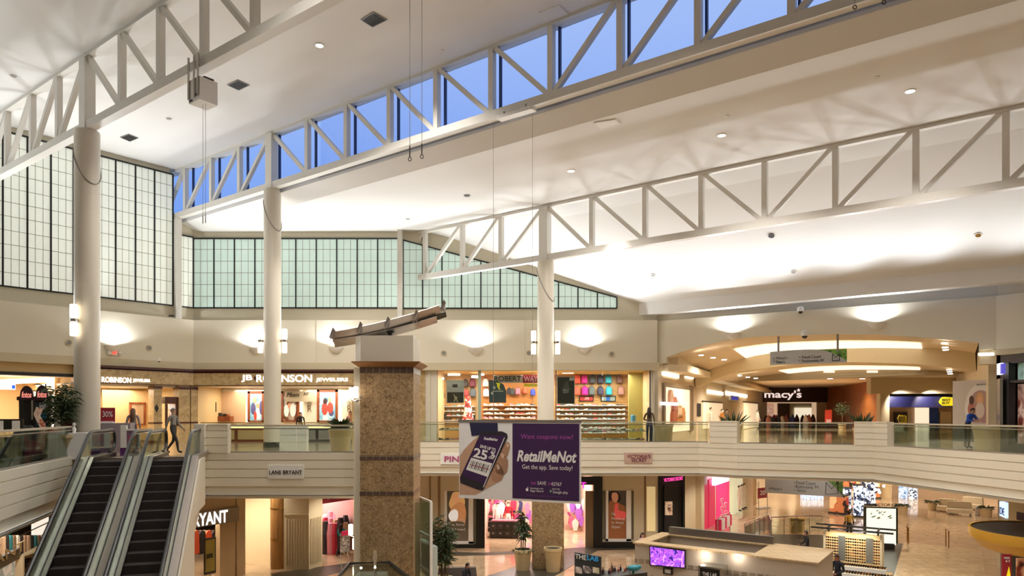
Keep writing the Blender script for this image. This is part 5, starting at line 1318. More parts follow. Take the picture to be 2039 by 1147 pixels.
# ================================================================ wall fittings of the upper level
def uplight(fr, px, py, o, label, power=420):
    f = fr.off(o); a, z = f.A(px, py); a = fr.off(o + .2).S(px); p = fr.pt(a, o, z); t = thing('wall_uplight', fr.pt(a, o, z - .2), label, 'lamp', 'plaster uplight bowls on the upper wall')
    m = MB(); rows = []
    for r, zz_ in ((.30, .10), (.28, .02), (.20, -.12), (.08, -.22), (.02, -.24)):
        rows.append([fr.pt(a + r * 1.3 * math.cos(u), o + r * 1.1 * math.sin(u), z + zz_) for u in [math.pi * k / 14 for k in range(15)]])
    m.loft(rows); m.face(rows[-1]); m.build('bowl', M['white'], t, True)
    m = MB(); q = fr.pt(a, o + .14, z + .02); m.lathe(q, [(.05, 0), (.06, .05), (.03, .08)], 10); m.build('bulb', M['lamp'], t)
    spot('uplight_lamp', fr.pt(a, o + .17, z + .12), fr.pt(a, o + .42, z + 2), power, 165, .35, .06, COOL)
    return t
uplight(LW, 227, 693, .35, 'uplight bowl on the left wall over the exit sign, right of the left column')
uplight(BW, 509, 697, .35, 'uplight bowl left of the middle column over the jewellers')
uplight(BW, 668, 695, .35, 'uplight bowl behind the metal sculpture over the jewellers')
uplight(BW, 946, 697, .35, 'uplight bowl on the back wall left of the column behind the banner')
uplight(BW, 1165, 697, .35, 'uplight bowl on the back wall right of the column behind the banner')
uplight(RW, 1458, 668, .0, 'left uplight bowl over the big arch')
uplight(RW, 1745, 647, .0, 'right uplight bowl over the big arch')
def disc(name, fr, px, py, o, r, mat, label, cat, group=None, th=.03, ringm=None):
    f = fr.off(o); a, z = f.A(px, py); t = thing(name, f.pt(a, 0, z - r), label, cat, group)
    c = lambda rr: [(a + rr * math.cos(u), z + rr * math.sin(u)) for u in [2 * math.pi * k / 24 for k in range(24)]]
    m = MB(); m.prism(f, c(r), 0, th); m.build('rim', ringm or M['wall2'], t)
    m = MB(); m.prism(f, c(r * .66), th, th + .01); m.build('grille', mat, t); return t
for px, py, fr, l in ((137, 682, LW, 'left of the left column'), (297, 693, LW, 'on the left wall above the jewellers lettering'), (884, 703, BW, 'above the left end of the shoe shop'), (1053, 703, BW, 'just left of the column behind the banner'), (1218, 705, BW, 'above the bright backpacks')):
    disc('wall_speaker', fr, px, py, .36, .15, M['grey'], 'round wall speaker ' + l, 'speaker', 'round wall speakers')
t = sign('exit_sign', LW, 222, 697, 234, 707.5, .36, .46, M['white'], 'white emergency exit sign with twin lamps under the left uplight', [('EXIT', 228, 702, 9.5, 6.5)], flat('exit_red', '#e04a3a', .5, emit='#e04a3a', es=1.2), bold=.02)
for px in (217.5, 238):
    m = MB(); f = LW.off(.44); a, z = f.A(px, 703); m.ell(f.pt(a, 0, z), (.1, .1, .1), 10, 6); m.build('emergency_lamp', M['white'], t, True)
sign('exit_sign', LW, 203, 711, 211, 720, -.2, -.1, flat('exit_board', '#b8685a', .5, emit='#c84a3a', es=.4), 'small reddish exit sign hanging under the soffit beside the left column', [('EXIT', 207, 715.5, 7, 5)], M['white'])
def dome(p, r, label, dark=True):
    t = thing('dome_camera', p, label, 'camera', 'dome security cameras'); m = MB(); m.lathe(p, [(r * .5, r * 1.6), (r, r * 1.2), (r * 1.05, 0), (r * .9, -.01)], 16); m.build('housing', M['white'], t, True)
    m = MB(); m.ell(p - Vector((0, 0, .0)), (r * .82, r * .82, r * .8), 14, 8); m.build('dome', M['char'], t, True)
dome(RW.pt(RW.S(1605), .32, RW.Zp(1605, 670)), .16, 'white dome security camera over the arch beside the hanging sign')
dome(RW.off(.2).pt(RW.off(.2).S(1594), 0, RW.Zp(1594, 621)), .14, 'white dome security camera high at the top edge of the right wall')
dome(at(317, 719, d=35.3), .08, 'small black dome camera under the soffit over the jewellers lettering')
m = MB(); f = LW.off(.4); a, z = f.A(340, 631); m.box(f, a - .1, a + .1, 0, .2, z, z + .08); m.build('wall_camera', M['black'], label='tiny black camera on the ledge near the left corner', cat='camera')

# ================================================================ ceiling fittings
def ceil_at(px, py):
    """first hit of the line of sight with the roof surface"""
    prof = [(-30, 14.04), (11.2, 14.04), (12.07, 14.17), (19.6, 14.17)]; prof2 = [(20.35, 11.15), (27.5, 11.17), (28.4, 10.78), (31.5, 8.98), (34.3, 7.35)]
    d = Vector(((px - CX) / F, 1, (CY - py) / F)); dn = d.x * NV[0] + d.y * NV[1]; best = None
    for P in (prof, prof2):
        for (n0, z0), (n1, z1) in zip(P[:-1], P[1:]):
            # z = EYE + d.z*t ; n = dn*t
            s = (z1 - z0) / (n1 - n0); den = d.z - s * dn
            if abs(den) < 1e-6: continue
            tt = (z0 - s * n0 - EYE) / den; nn = dn * tt
            if tt > 0 and n0 <= nn <= n1 and (best is None or tt < best[0]): best = (tt, s)
    tt, s = best; return Vector((d.x * tt, d.y * tt, EYE + d.z * tt)), s
def frame_ceiling(px, py):
    p, s = ceil_at(px, py); u = Vector((UV[0], UV[1], 0)); v = Vector((NV[0], NV[1], s)).normalized(); w = u.cross(v).normalized()
    if w.z > 0: w = -w
    return p, u, v, w
def cdisc(name, px, py, r, mats, label, cat, group, lit=None):
    p, u, v, w = frame_ceiling(px, py); t = thing(name, p, label, cat, group)
    def ringm(r0, r1, h0, h1):
        m = MB(); cs = [2 * math.pi * k / 20 for k in range(20)]
        m.loft([[p + (u * math.cos(c) + v * math.sin(c)) * r0 + w * h0 for c in cs], [p + (u * math.cos(c) + v * math.sin(c)) * r1 + w * h1 for c in cs]], True); return m
    m = ringm(r, r, 0, .03); cs = [2 * math.pi * k / 20 for k in range(20)]; m2 = ringm(r, r * .8, .03, .02); m.v += m2.v; m.f += [tuple(i + 40 for i in f) for f in m2.f]; m.m += m2.m
    m.build('trim_ring', mats[0], t); m = MB(); m.face([p + (u * math.cos(c) + v * math.sin(c)) * r * .82 + w * .02 for c in cs]); m.build('lens', mats[1], t)
    if lit:
        q = p + w * .25; spot('downlight_lamp', q, q + Vector((0, 0, -3)), lit, 130, .5, .1, NEUT)
DL = 'recessed ceiling downlights'
for px, py, l in ((636, 90, 'between the two left trusses'), (1137, 340, 'left of the three on the middle ceiling'), (1437, 269, 'middle one of the three on the middle ceiling'), (1812, 181, 'rightmost of the three on the middle ceiling')):
    cdisc('downlight', px, py, .16, (M['white'], M['lamp']), 'lit recessed downlight ' + l, 'light', DL, 900)
for px, py, mt, l in ((336, 236, 'grey', 'unlit downlight between the two left trusses'), (27, 151, 'grey', 'unlit downlight at the upper left edge'), (930, 389, 'black', 'dark open downlight above the panel windows'), (812, 436, 'grey', 'faint unlit downlight near the far end of the middle ceiling'), (1300, 548, 'grey', 'unlit downlight low on the bright right ceiling, left of three'), (1580, 541, 'grey', 'unlit downlight low on the bright right ceiling, middle'), (1536, 469, 'black', 'dark open downlight below the right truss'), (1948, 468, 'brass', 'unlit downlight at far right below the right truss'), (1852, 391, 'grey', 'unlit downlight peeking under the right truss chord'), (1746, 153, 'white', 'small round detector right of the upper clerestory'), (1447, 231, 'white', 'small round detector on the middle ceiling'), (881, 101, 'white', 'small round detector below the hatch on the left ceiling')):
    cdisc('ceiling_fitting', px, py, .07 if mt == 'white' else .13, (M['white'] if mt != 'black' else M['char'], M[mt]), l, 'ceiling fitting', 'small ceiling fittings')
def cpanel(name, P, mat, label, cat, group=None, slats=0):
    c = (sum(p[0] for p in P) / 4, sum(p[1] for p in P) / 4); p, u, v, w = frame_ceiling(*c)
    q = [ceil_at(*k)[0] for k in P]; t = thing(name, p, label, cat, group)
    m = MB(); m.loft([[a + w * .0 for a in q], [a + w * .03 for a in q]], True); m.face([a + w * .03 for a in q]); m.build('frame', M['white'] if not slats else M['grey'], t)
    cc = sum(q, Vector()) / 4; qi = [cc + (a - cc) * .9 + w * .035 for a in q]
    m = MB(); m.face(qi)
    for k in range(1, slats):
        a, b = qi[0].lerp(qi[3], k / slats), qi[1].lerp(qi[2], k / slats); m.bar(a, b, .02, .03)
    m.build('grille' if slats else 'panel', mat, t)
V = 'square return air grilles in the ceiling'
cpanel('air_grille', [(718, 38), (743, 22.5), (771, 38.5), (742, 53)], M['dark'], 'grey square air grille nearest the top, left of the hanging cables', 'air grille', V, 9)
cpanel('air_grille', [(452, 168), (473, 158), (497, 169), (476, 179)], M['dark'], 'grey square air grille right of the hoist box', 'air grille', V, 9)
cpanel('air_grille', [(239, 272.5), (256, 266), (276, 274), (259, 281)], M['dark'], 'grey square air grille right of the left column top', 'air grille', V, 9)
cpanel('access_hatch', [(1073, 24), (1113, 8.5), (1131, 27), (1092, 43)], M['ceil'], 'white access hatch in the ceiling at the top edge of the clerestory', 'hatch', 'ceiling hatches')
cpanel('access_hatch', [(1182, 243), (1226, 236), (1235, 245), (1197, 255)], M['white'], 'white access hatch under the middle truss', 'hatch', 'ceiling hatches')

# hoist box on the nearest truss and hanging cables
s1 = s_of(403, N1); hp = NS(N1 + .05, s1, Z1b); bd = hp.y
def HB(px, py): return at(px, py, d=bd)
t = thing('hoist_box', HB(404, 210), 'small white hoist box hanging under the nearest truss on steel brackets', 'hoist')
c = HB(404, 183); k = bd / F
fh = Fr((c.x, c.y), (c.x + UV[0], c.y + UV[1]))
m = MB(); m.box(fh, -.30, .26, -.3, .25, c.z - .36, c.z + .30); m.build('housing', M['white'], t)
m = MB(); m.box(fh, -.27, -.12, .25, .27, c.z - .32, c.z - .27); m.box(fh, .06, .18, .25, .27, c.z - .22, c.z - .16); m.box(fh, .1, .24, -.2, .1, c.z + .3, c.z + .36); m.build('slot', M['black'], t)
for a in (-.28, .02, .22):
    m = MB(); p = fh.pt(a, .27, 0); m.bar((p.x, p.y, c.z - .25), (p.x, p.y, Z1b + .35), .05, .05); m.build('bracket', M['chrome'], t)
for a in (.0, .14):
    p = fh.pt(a, 0, 0); m = MB(); zb = EYE + (CY - 428) * bd / F; m.tube([(p.x, p.y, c.z - .3), (p.x, p.y, zb)], .006, 5); m.bar((p.x, p.y, zb), (p.x, p.y, zb - .25), .02, .02); m.build('cable', M['grey'], t)
def cable(px, y1, label):
    dd = 16.5; p = at(px, y1, d=dd); t = thing('hanging_cable', (p.x, p.y, p.z), label, 'cable', 'thin cables hanging from the ceiling')
    m = MB(); m.tube([(p.x, p.y, p.z + .35), (p.x, p.y, 14.1)], .007, 5); m.build('line', M['grey'], t)
    m = MB(); m.bar((p.x, p.y, p.z + .1), (p.x, p.y, p.z + .36), .025, .025); m.tube([(p.x + .035 * math.cos(u), p.y, p.z + .06 + .045 * math.sin(u)) for u in [2 * math.pi * k / 12 for k in range(12)]], .01, 5, True); m.build('hook', M['dark'], t)
cable(816, 322, 'left of the two thin hooked cables before the clerestory'); cable(840, 317, 'right of the two thin hooked cables before the clerestory')
for px, py, l in ((1702, 19, 'short hook at the top edge of the picture, left one'), (1760, 9, 'short hook at the top edge of the picture, right one')):
    dd = 12.0; p = at(px, py, d=dd); t = thing('hanging_cable', tuple(p), l, 'cable', 'thin cables hanging from the ceiling')
    m = MB(); m.tube([(p.x, p.y, p.z + .1), (p.x, p.y, 14.1)], .007, 5); m.build('line', M['grey'], t)
    m = MB(); m.tube([(p.x + .03 * math.cos(u), p.y, p.z + .04 + .035 * math.sin(u)) for u in [2 * math.pi * k / 12 for k in range(12)]], .009, 5, True); m.build('hook', M['dark'], t)
# winch under the middle truss
wp = lambda px, py: at(px, py, d=NS(N2, s_of(px, N2), 0).y - .35)
t = thing('winch', wp(1020, 238), 'white winch tray fixed under the middle truss over the banner', 'winch')
m = MB(); m.bar(wp(993, 237), wp(1062, 217), .3, .1); m.build('tray', M['white'], t)
m = MB(); m.bar(wp(1040, 222), wp(1064, 215), .25, .14); m.build('motor', M['white'], t)
for px, y in ((1004, 222), (1047, 207)):
    m = MB(); m.bar(wp(px, y), wp(px, y + 12), .04, .04); m.build('hanger', M['grey'], t)

# ================================================================ right corridor beyond the arch
def resamp(P, n):
    L = [0]
    for a, b in zip(P[:-1], P[1:]): L.append(L[-1] + math.hypot(b[0] - a[0], b[1] - a[1]))
    out = []
    for i in range(n):
        s = L[-1] * i / (n - 1); k = 0
        while k < len(P) - 2 and L[k + 1] < s: k += 1
        u = (s - L[k]) / (L[k + 1] - L[k]); out.append((P[k][0] + (P[k + 1][0] - P[k][0]) * u, P[k][1] + (P[k + 1][1] - P[k][1]) * u))
    return out
RW2 = RW.off(-8.4); RW3 = RW.off(-20.4)
cv = flat('corridor_ceiling', '#e6d2b4', .8, noise=.02); cw = flat('corridor_wall', '#e0d0b0', .7, noise=.02); cwf = flat('corridor_fascia', '#dccaa4', .7, noise=.02)
A1c = resamp([(1327, 713), (1360, 700), (1393, 690), (1443, 678), (1500, 671), (1560, 668), (1620, 666), (1667, 665), (1750, 666.5), (1827, 671), (1890, 676), (1949, 682)], 33)
B1c = resamp([(1385, 746), (1405, 740), (1425, 733), (1460, 720), (1496, 708), (1540, 701), (1600, 695.5), (1660, 692.5), (1740, 691), (1800, 691.5), (1880, 694), (1942, 703)], 33)
B2c = [(1385, 772), (1421, 757), (1430, 752), (1459, 742), (1490, 737), (1516, 734), (1560, 728), (1596, 724), (1640, 722), (1684, 721), (1740, 722), (1800, 724), (1836, 726), (1890, 731), (1944, 737)]
C1c = resamp([(1470, 760), (1500, 750), (1550, 745), (1600, 740), (1650, 736.5), (1700, 735), (1760, 735), (1800, 735), (1840, 736), (1870, 738), (1900, 740), (1935, 743)], 33)
P3 = lambda fr, q: fr.pt(fr.A(*q)[0], 0, fr.A(*q)[1])
# vault A, with the roof light let in
def vault(f0, c0, f1, c1, name, lit, label, v0, v1, u0, u1, off=-.05):
    R0 = [P3(f0, q) for q in c0]; R1 = [P3(f1, q) for q in c1]
    m = MB(); m.loft([R0, R1]); struct(m, name, cv)
    m = MB(); rows = []
    for v in (v0, v1):
        rows.append([R0[i].lerp(R1[i], v if not (i == u0 or i == u1) else v) + Vector((0, 0, off)) for i in range(u0, u1 + 1)])
    m.loft(rows); o = m.build('skylight_strip', emis('lit_skylight', '#f7f0e2', 1.05), label=label, cat='skylight', group='curved roof lights of the corridor'); return R0, R1
vault(RW, A1c, RW2, B1c, 'ceiling', True, 'near curved roof light just inside the big arch', .42, 1.0, 6, 26)
m = MB(); m.prism(RW2, [RW2.A(*q) for q in B1c] + [RW2.A(*q) for q in reversed(B2c)], -.4, 0); struct(m, 'trim_8', cwf)
B2r = resamp(B2c[1:], 33)
vault(RW2.off(-.4), B2r, RW3, C1c, 'ceiling', True, 'far curved roof light behind the second arch beam', .40, .98, 7, 25)
Z3 = RW3.Zp(1700, 743)
m = MB(); m.prism(RW3, [RW3.A(*q) for q in C1c] + [(RW3.A(1950, 743)[0], Z3), (RW3.A(1460, 743)[0], Z3)], -.3, 0); struct(m, 'trim_9', cwf)
for i, px in enumerate((1651, 1737)):
    m = MB(); f = RW3.off(.01); m.prism(f, [f.A(px - 11, 742), f.A(px + 11, 742), f.A(px + 11, 738), f.A(px - 11, 738)], 0, .02)
    m.build('cove_light', emis('cove_glow', '#ffe6bd', 1.4), label=['left', 'right'][i] + ' dim cove light on the fascia before the far flat ceiling', cat='light')
m = MB(); m.plan([tuple(RW3.pt(RW3.S(1300) - 6, 0, 0))[:2], tuple(RW3.pt(RW3.S(1960) + 8, 0, 0))[:2], (75, 75), (75, 105), (8, 105)], Z3, Z3 + .1); struct(m, 'ceiling', cv)
for i, px in enumerate((1588, 1653, 1717, 1780)):
    p = at(px, 754, z=Z3); t = thing('downlight', tuple(p), 'small lit downlight in the flat corridor ceiling, %s of the row of four' % ('leftmost', 'second', 'third', 'rightmost')[i], 'light', 'row of four downlights in the far corridor')
    m = MB(); m.lathe((p.x, p.y, Z3), [(.2, -.02), (.2, 0)], 14); m.build('lens', M['lamp'], t)
for k in range(6):
    p = at(1560 + 60 * k, 760, z=Z3); spot('corridor_lamp', (p.x, p.y, Z3 - .2), (p.x, p.y, 0), 800, 150, .6, .15, WARM)
# lit downlight dashes in the vaults
for (R, pts_, l) in ((1, [(1396, 706), (1420, 711), (1442, 715)], 'left side of the near vault'), (1, [(1881, 682), (1882, 690), (1883, 695)], 'right side of the near vault'), (2, [(1473, 747), (1489, 750), (1505, 752)], 'left side of the far vault'), (2, [(1890, 735), (1891, 739), (1892, 743)], 'right side of the far vault')):
    for i, (px, py) in enumerate(pts_):
        dd = {1: 37.5 if px < 1600 else 31.2, 2: 47 if px < 1600 else 40}[R] - (0 if px < 1600 else -i * 1.5); p = at(px, py, d=dd)
        t = thing('downlight', tuple(p), 'lit downlight on the %s, %s of three' % (l, ('first', 'second', 'third')[i]), 'light', 'downlights of the corridor vaults')
        m = MB(); m.lathe(tuple(p - Vector((0, 0, .06))), [(.13, 0), (.13, .04)], 12); m.build('lens', M['lamp'], t)
for (p, q) in (((11.5, 39.5, 4.6), 800), ((22, 32.5, 4.2), 800), ((17, 40, 4.9), 900), ((22, 45, 4.6), 900), ((15, 47, 3.6), 600)):
    spot('corridor_lamp', p, (p[0], p[1], 0), q * .8, 160, .5, .2, WARM)
# left side of the corridor: shop fronts
CL = Fr((8.0, 37.8), (8.0 + .429, 37.8 + .903))
m = MB(); m.box(CL, 0, 52, -.3, 0, 0, 5.6); struct(m, 'wall_corridor', cw)
m = MB(); zb = CL.Zp(1318, 739)
m.plan([tuple(CL.pt(0, 0, 0))[:2], tuple(CL.pt(50, 0, 0))[:2], tuple(CL.pt(48, 1.0, 0))[:2], tuple(CL.pt(.9, 1.1, 0))[:2], tuple(RW.pt(RW.S(1330), -.1, 0))[:2]], zb + .0, zb + .35); struct(m, 'trim_10', cw)
m = MB(); m.plan([tuple(CL.pt(0, 0, 0))[:2], tuple(CL.pt(50, 0, 0))[:2], tuple(CL.pt(48, .7, 0))[:2], tuple(CL.pt(.5, .7, 0))[:2]], zb + .35, 5.3); struct(m, 'trim_11', cw)
ls = emis('shopfront_light', '#fff6e6', 2.6)
for i, (x0, x1, y0, y1) in enumerate(((1317, 1349, 740, 747), (1363, 1378, 747, 752), (1407, 1438, 776, 783), (1444, 1486, 779, 786))):
    a0, z1 = CL.A(x0, y0); a1, _ = CL.A(x1, y0); z0 = CL.Zp(x0, y1)
    m = MB(); m.box(CL, a0, a1, .02, .1, z0, z1); m.build('shopfront_light', ls, label='lit strip over the corridor shop fronts, %s from the hall' % ('first', 'second', 'third', 'fourth')[i], cat='light', group='lit strips over the corridor shop fronts')
gw = flat('pale_shopfront', '#d8c2a2', .6)
m = MB(); pb(m, CL, 1311, 750, 1388, 880, .01, .04); m.build('shopfront', gw, label='pale panelled shop front just inside the arch at left', cat='shop front')
# its window display
t = thing('shop_window', CL.pt(CL.S(1350), .05, CL.Zp(1350, 860)), 'bright shop window with hanging garments just inside the arch at left', 'shop window')
m = MB(); pb(m, CL, 1324, 770, 1380, 856, .03, .08); m.build('display_back', emis('bright_cream', '#f7e3c4', .75), t)
m = MB()
for (x0, y0, x1, y1) in ((1323, 768, 1381, 771), (1323, 768, 1326, 858), (1376, 768, 1381, 858)): pb(m, CL, x0, y0, x1, y1, .05, .16)
m.build('frame', flat('brown_frame', '#8a7458', .5), t)
for i, (x, y, w, h, c) in enumerate(((1331, 776, 7, 30, '#e6b494'), (1338, 790, 8, 26, '#c9836a'), (1346, 800, 9, 34, '#e8c6a4'), (1336, 815, 9, 28, '#b8653e'), (1354, 812, 8, 30, '#d89a5c'), (1345, 826, 12, 14, '#d8893a'))):
    a0, z1 = CL.off(.15).A(x, y); a1 = CL.off(.15).S(x + w); z0 = CL.off(.15).Zp(x, y + h); m = MB(); am = (a0 + a1) / 2; r = (a1 - a0) / 2
    m.prism(CL, [(am - r * .4, z1), (am + r * .4, z1), (am + r * .9, z1 - (z1 - z0) * .3), (am + r, z0), (am - r, z0), (am - r * .9, z1 - (z1 - z0) * .3)], .1, .25)
    m.build('garment', flat('garment_' + c.lstrip('#'), c, .7, noise=.3, nscale=9), t)
m = MB(); pb(m, CL, 1316, 800, 1351, 808, .3, .34); m.build('neon_sign', emis('blue_white_neon', '#dfe6ff', 1.8), label='bluish white lit word sign in the window just inside the arch', cat='sign')
m = MB(); pb(m, CL, 1353, 800, 1372, 808, .3, .34); m.build('neon_sign', emis('yellow_neon', '#ffe9a0', 1.5), label='yellow lit word sign in the window just inside the arch', cat='sign')
m = MB(); pb(m, CL, 1388, 803, 1396, 829, .03, .06); m.build('wall_panel', M['char'], label='black vertical panel between the two corridor windows', cat='panel')
def window2(x0, x1, y0, label):
    t = thing('shop_window', CL.pt(CL.S((x0 + x1) / 2), .05, 0.05), label, 'shop window', 'narrow corridor shop windows')
    m = MB(); pb(m, CL, x0, y0, x1, 850, .02, .05); m.build('display_back', emis('warm_cream', '#f0d8b4', .7), t)
    m = MB(); pb(m, CL, x0, y0 - 1.5, x1, y0, .03, .12); m.build('frame', M['char'], t)
window2(1400, 1439, 801, 'shop window with two mannequins in the left corridor wall')
window2(1481, 1509, 802, 'narrow shop window with one white mannequin before the dark red sign')
sign('blue_sign', CL, 1455, 787, 1472, 799, .03, .2, M['white'], 'small blue square sign over the left corridor shop fronts', [], M['white'])
m = MB(); pb(m, CL, 1457, 789, 1470, 797, .2, .22); m.build('sign_face', emis('deep_blue', '#2338a0', .8), label='blue face of the square sign over the corridor shop fronts', cat='sign')
def mannequin(p, rz, top, bottom, label, skin='#e8d8c4', sc=1.05, group=None):
    return person(p, rz, dict(wrL=(-.24, -.02, .90), haL=(-.24, -.03, .82)), [top, bottom, '#222222', skin], hair='#4a3020', label=label, scale=sc, group=group)
mannequin(CL.pt(CL.S(1405), .35, .1), 40, '#efe6d8', '#e9dfd0', 'mannequin in a white outfit in the corridor shop window')
mannequin(CL.pt(CL.S(1412), .9, .0), 40, '#c8843c', '#2a2e3c', 'mannequin in an orange top in the corridor shop window')
mannequin(CL.pt(CL.S(1489), .9, .0), 40, '#f0eae0', '#e0d4c4', 'white mannequin with auburn hair before the dark red sign')
mannequin(CL.pt(CL.S(1434), .5, .0), 40, '#b8a898', '#8a7868', 'grey clad mannequin at the right edge of the corridor window')

# far end: department store with the brown header
MF = Fr(tuple(at(1500, 800, d=80))[:2], tuple(at(1646, 800, d=80))[:2])
Zm = lambda y: EYE + (CY - y) * 80 / F
m = MB(); m.box(MF, -6, 0.6, -.3, 0, 0, 4.6); m.box(MF, 0.6, MF.L + .1, -.3, 0, Zm(801), 4.6); m.box(MF, MF.S(1628), MF.L + .1, -.3, 0, 0, Zm(801)); struct(m, 'wall_far', M['wall2'])
t = thing('store_header', MF.pt(4, 0, Zm(801)), 'dark brown store header with pale bubble letters at the corridor end', 'sign')
m = MB(); m.prism(MF, [MF.A(*q) for q in [(1519, 801), (1519, 779), (1527, 772), (1646, 772), (1646, 801)]], 0, .3); m.build('board', flat('dark_brown_header', '#3f251b', .5), t)
ptext(t, MF.off(.3), "macy's", 1559, 787, 74, 19, emis('pale_letter', '#f5e0d8', .9), bold=.02)
m = MB(); f = MF.off(.32); a, z = f.A(1590, 777); m.prism(f, [(a + .22 * (1 if k % 2 == 0 else .45) * math.sin(math.pi * k / 5), z + .22 * (1 if k % 2 == 0 else .45) * math.cos(math.pi * k / 5)) for k in range(10)], 0, .05); m.build('star', emis('pale_letter', '#f5e0d8', .9), t)
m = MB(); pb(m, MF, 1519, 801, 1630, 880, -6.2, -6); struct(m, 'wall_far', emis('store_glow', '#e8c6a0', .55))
for i, (x0, y0, x1, y1, mt, l) in enumerate(((1520, 803, 1541, 832, blobs('peach_display', ['#f0cdb0', '#d89878', '#f8e8d8'], 2, .5, .5), 'peach lit display at the left side of the department store'), (1549, 803, 1572, 826, flat('taupe_screen', '#6e5848', .6), 'brown mural panel in the department store'), (1573, 803, 1616, 820, M['wall2'], 'cream soffit inside the department store'), (1583, 812, 1616, 832, emis('cream_lit', '#f5e8cc', .9), 'bright cream back wall inside the department store'))):
    item('store_display', MF, x0, y0, x1, y1, -5.8 + .2 * i, -5.6 + .2 * i, mt, l, 'display', zb=0.0)
rnd = random.Random(5)
for i in range(34):
    x = rnd.uniform(1525, 1624); c = rnd.choice(['#3a2430', '#c8a890', '#7a2838', '#27356e', '#f0e6da', '#402820', '#a86a58', '#1c1c24'])
    p = at(x, 840, d=76 + rnd.uniform(-2, 3)); m = MB(); m.lathe((p.x, p.y, 0), [(.25, 0), (.28, .7), (.22, 1.0), (.05, 1.05 + rnd.uniform(0, .35))], 8)
    m.build('goods_stand', flat('goods_' + c.lstrip('#'), c, .6), label='small goods display on the department store floor', cat='display stand', group='goods displays on the department store floor')
OW = Fr(tuple(at(1646, 800, d=80))[:2], tuple(at(1676, 800, d=76))[:2]); OW2 = Fr(tuple(at(1676, 800, d=76))[:2], tuple(at(1757, 800, d=60))[:2])
m = MB(); m.box(OW, 0, OW.L, -.3, 0, 0, 4.5); m.box(OW2, 0, OW2.L, -.3, 0, 0, 4.5); struct(m, 'wall_far', M['orange'])
t = sign('standing_sign', Fr(tuple(at(1643, 800, d=70))[:2], tuple(at(1657, 800, d=70))[:2]), 1643, 816, 1656.5, 842, 0, .08, flat('poster_red', '#c8402e', .5), 'red and white sale poster stand before the orange wall', [('20', 1649.5, 838, 10, 6)], M['paper'], bold=.02)
p = at(1677, 845, d=66); potted('potted_tree', (p.x, p.y, 0), .3, .36, .5, 'slim dark green tree before the orange wall', 'tree', 2.1, n=300, seed=31, spread=.75)
# electronics shop
EBF = Fr(tuple(at(1755, 800, d=58))[:2], tuple(at(1905, 800, d=58))[:2]); kz = 58 / F; Ze = lambda y: EYE + (CY - y) * kz
m = MB(); m.box(EBF, -1, EBF.L + 6, -.4, .3, Ze(784), 4.7); m.box(EBF, -.2, .55, -.4, .2, 0, Ze(784)); m.box(EBF, EBF.L + .2, EBF.L + 6, -.3, .2, 0, Ze(784)); struct(m, 'wall_far', cw)
t = thing('store_header', EBF.pt(3, 0, Ze(811)), 'navy header of the electronics shop with a yellow tag at the corridor end', 'sign')
m = MB(); pb(m, EBF, 1769, 789.5, 1900, 811, -.2, 0); m.build('board', M['navy'], t)
m = MB(); f = EBF.off(.05); m.prism(f, [f.A(*q) for q in [(1869, 800), (1872, 794), (1876, 790.5), (1893, 791.5), (1894, 808), (1876, 808), (1871, 804)]], 0, .3); m.build('tag', M['yellow'], t)
ptext(t, f.off(.3), 'BEST', 1884, 796.5, 17, 5, M['ink'], bold=.02); ptext(t, f.off(.3), 'BUY', 1883, 802.5, 15, 5, M['ink'], bold=.02)
m = MB(); pb(m, EBF, 1765, 811, 1900, 880, -4.2, -4); struct(m, 'wall_far', flat('taupe_wall', '#b39a80', .6))
for x0, y0, x1, y1, mt, l in ((1782, 820, 1807, 848, M['char'], 'black board behind the low yellow tag sign'), (1824, 812, 1850, 850, emis('cream_lit', '#f5e8cc', .9), 'bright shelving at the electronics shop entrance'), (1850, 812, 1869, 850, M['blue'], 'bright blue wall panel of the electronics shop'), (1872, 820, 1894, 850, M['wall2'], 'cream panel right of the blue wall')):
    item('wall_panel', EBF, x0, y0, x1, y1, -3.9, -3.7, mt, l, 'panel', zb=0.0)
t = thing('floor_sign', EBF.pt(EBF.S(1795), 1, 0), 'yellow tag sign on a black board before the electronics shop', 'sign')
f = EBF.off(.6); m = MB(); m.prism(f, [f.A(*q) for q in [(1786, 833), (1790, 826), (1804, 828), (1804, 843), (1790, 842)]], 0, .1); m.build('tag', flat('yellow_dim', '#b8a01c', .5), t)
ptext(t, f.off(.1), 'BEST', 1796, 831, 13, 4, M['ink']); ptext(t, f.off(.1), 'BUY', 1796, 837, 12, 4, M['ink'])
for px in (1850, 1790): spot('corridor_lamp', tuple(at(px, 785, d=57)), tuple(at(px, 850, d=60)), 400, 120, .5, .1, WARM)
# right side of the corridor and the big advertising panel
CR = Fr(tuple(at(1903, 800, d=58.3))[:2], tuple(at(1968, 800, d=31.0))[:2])
m = MB(); m.box(CR, 0, CR.L, -.3, 0, 0, 5.3); struct(m, 'wall_corridor', cw)
AD = Fr(tuple(at(1897, 800, d=33.5))[:2], tuple(at(1974, 800, d=31.8))[:2])
t = thing('advertising_panel', AD.pt(1, 0, 0), 'tall white advertising panel with two women in an oval picture', 'advertising panel')
m = MB(); m.box(AD, 0, AD.L, -.12, 0, 0, AD.Zp(1900, 759)); m.build('panel', flat('pale_lilac_panel', '#d6cfcb', .5), t)
m = MB(); f = AD.off(.005); a, z = f.A(1952, 810); k = f.dep(1950) / F
def oval(rx, ry, o, mat, nm, cx=1953, cy=812, lim=None):
    a, z = f.A(cx, cy); mm = MB(); P = [(a + rx * k * math.cos(u), z + ry * k * math.sin(u)) for u in [2 * math.pi * i / 32 for i in range(32)]]
    P = [(min(x, AD.L - .01), max(y, f.Zp(1952, 842))) for x, y in P]; mm.prism(f, P, o, o + .004); mm.build(nm, mat, t)
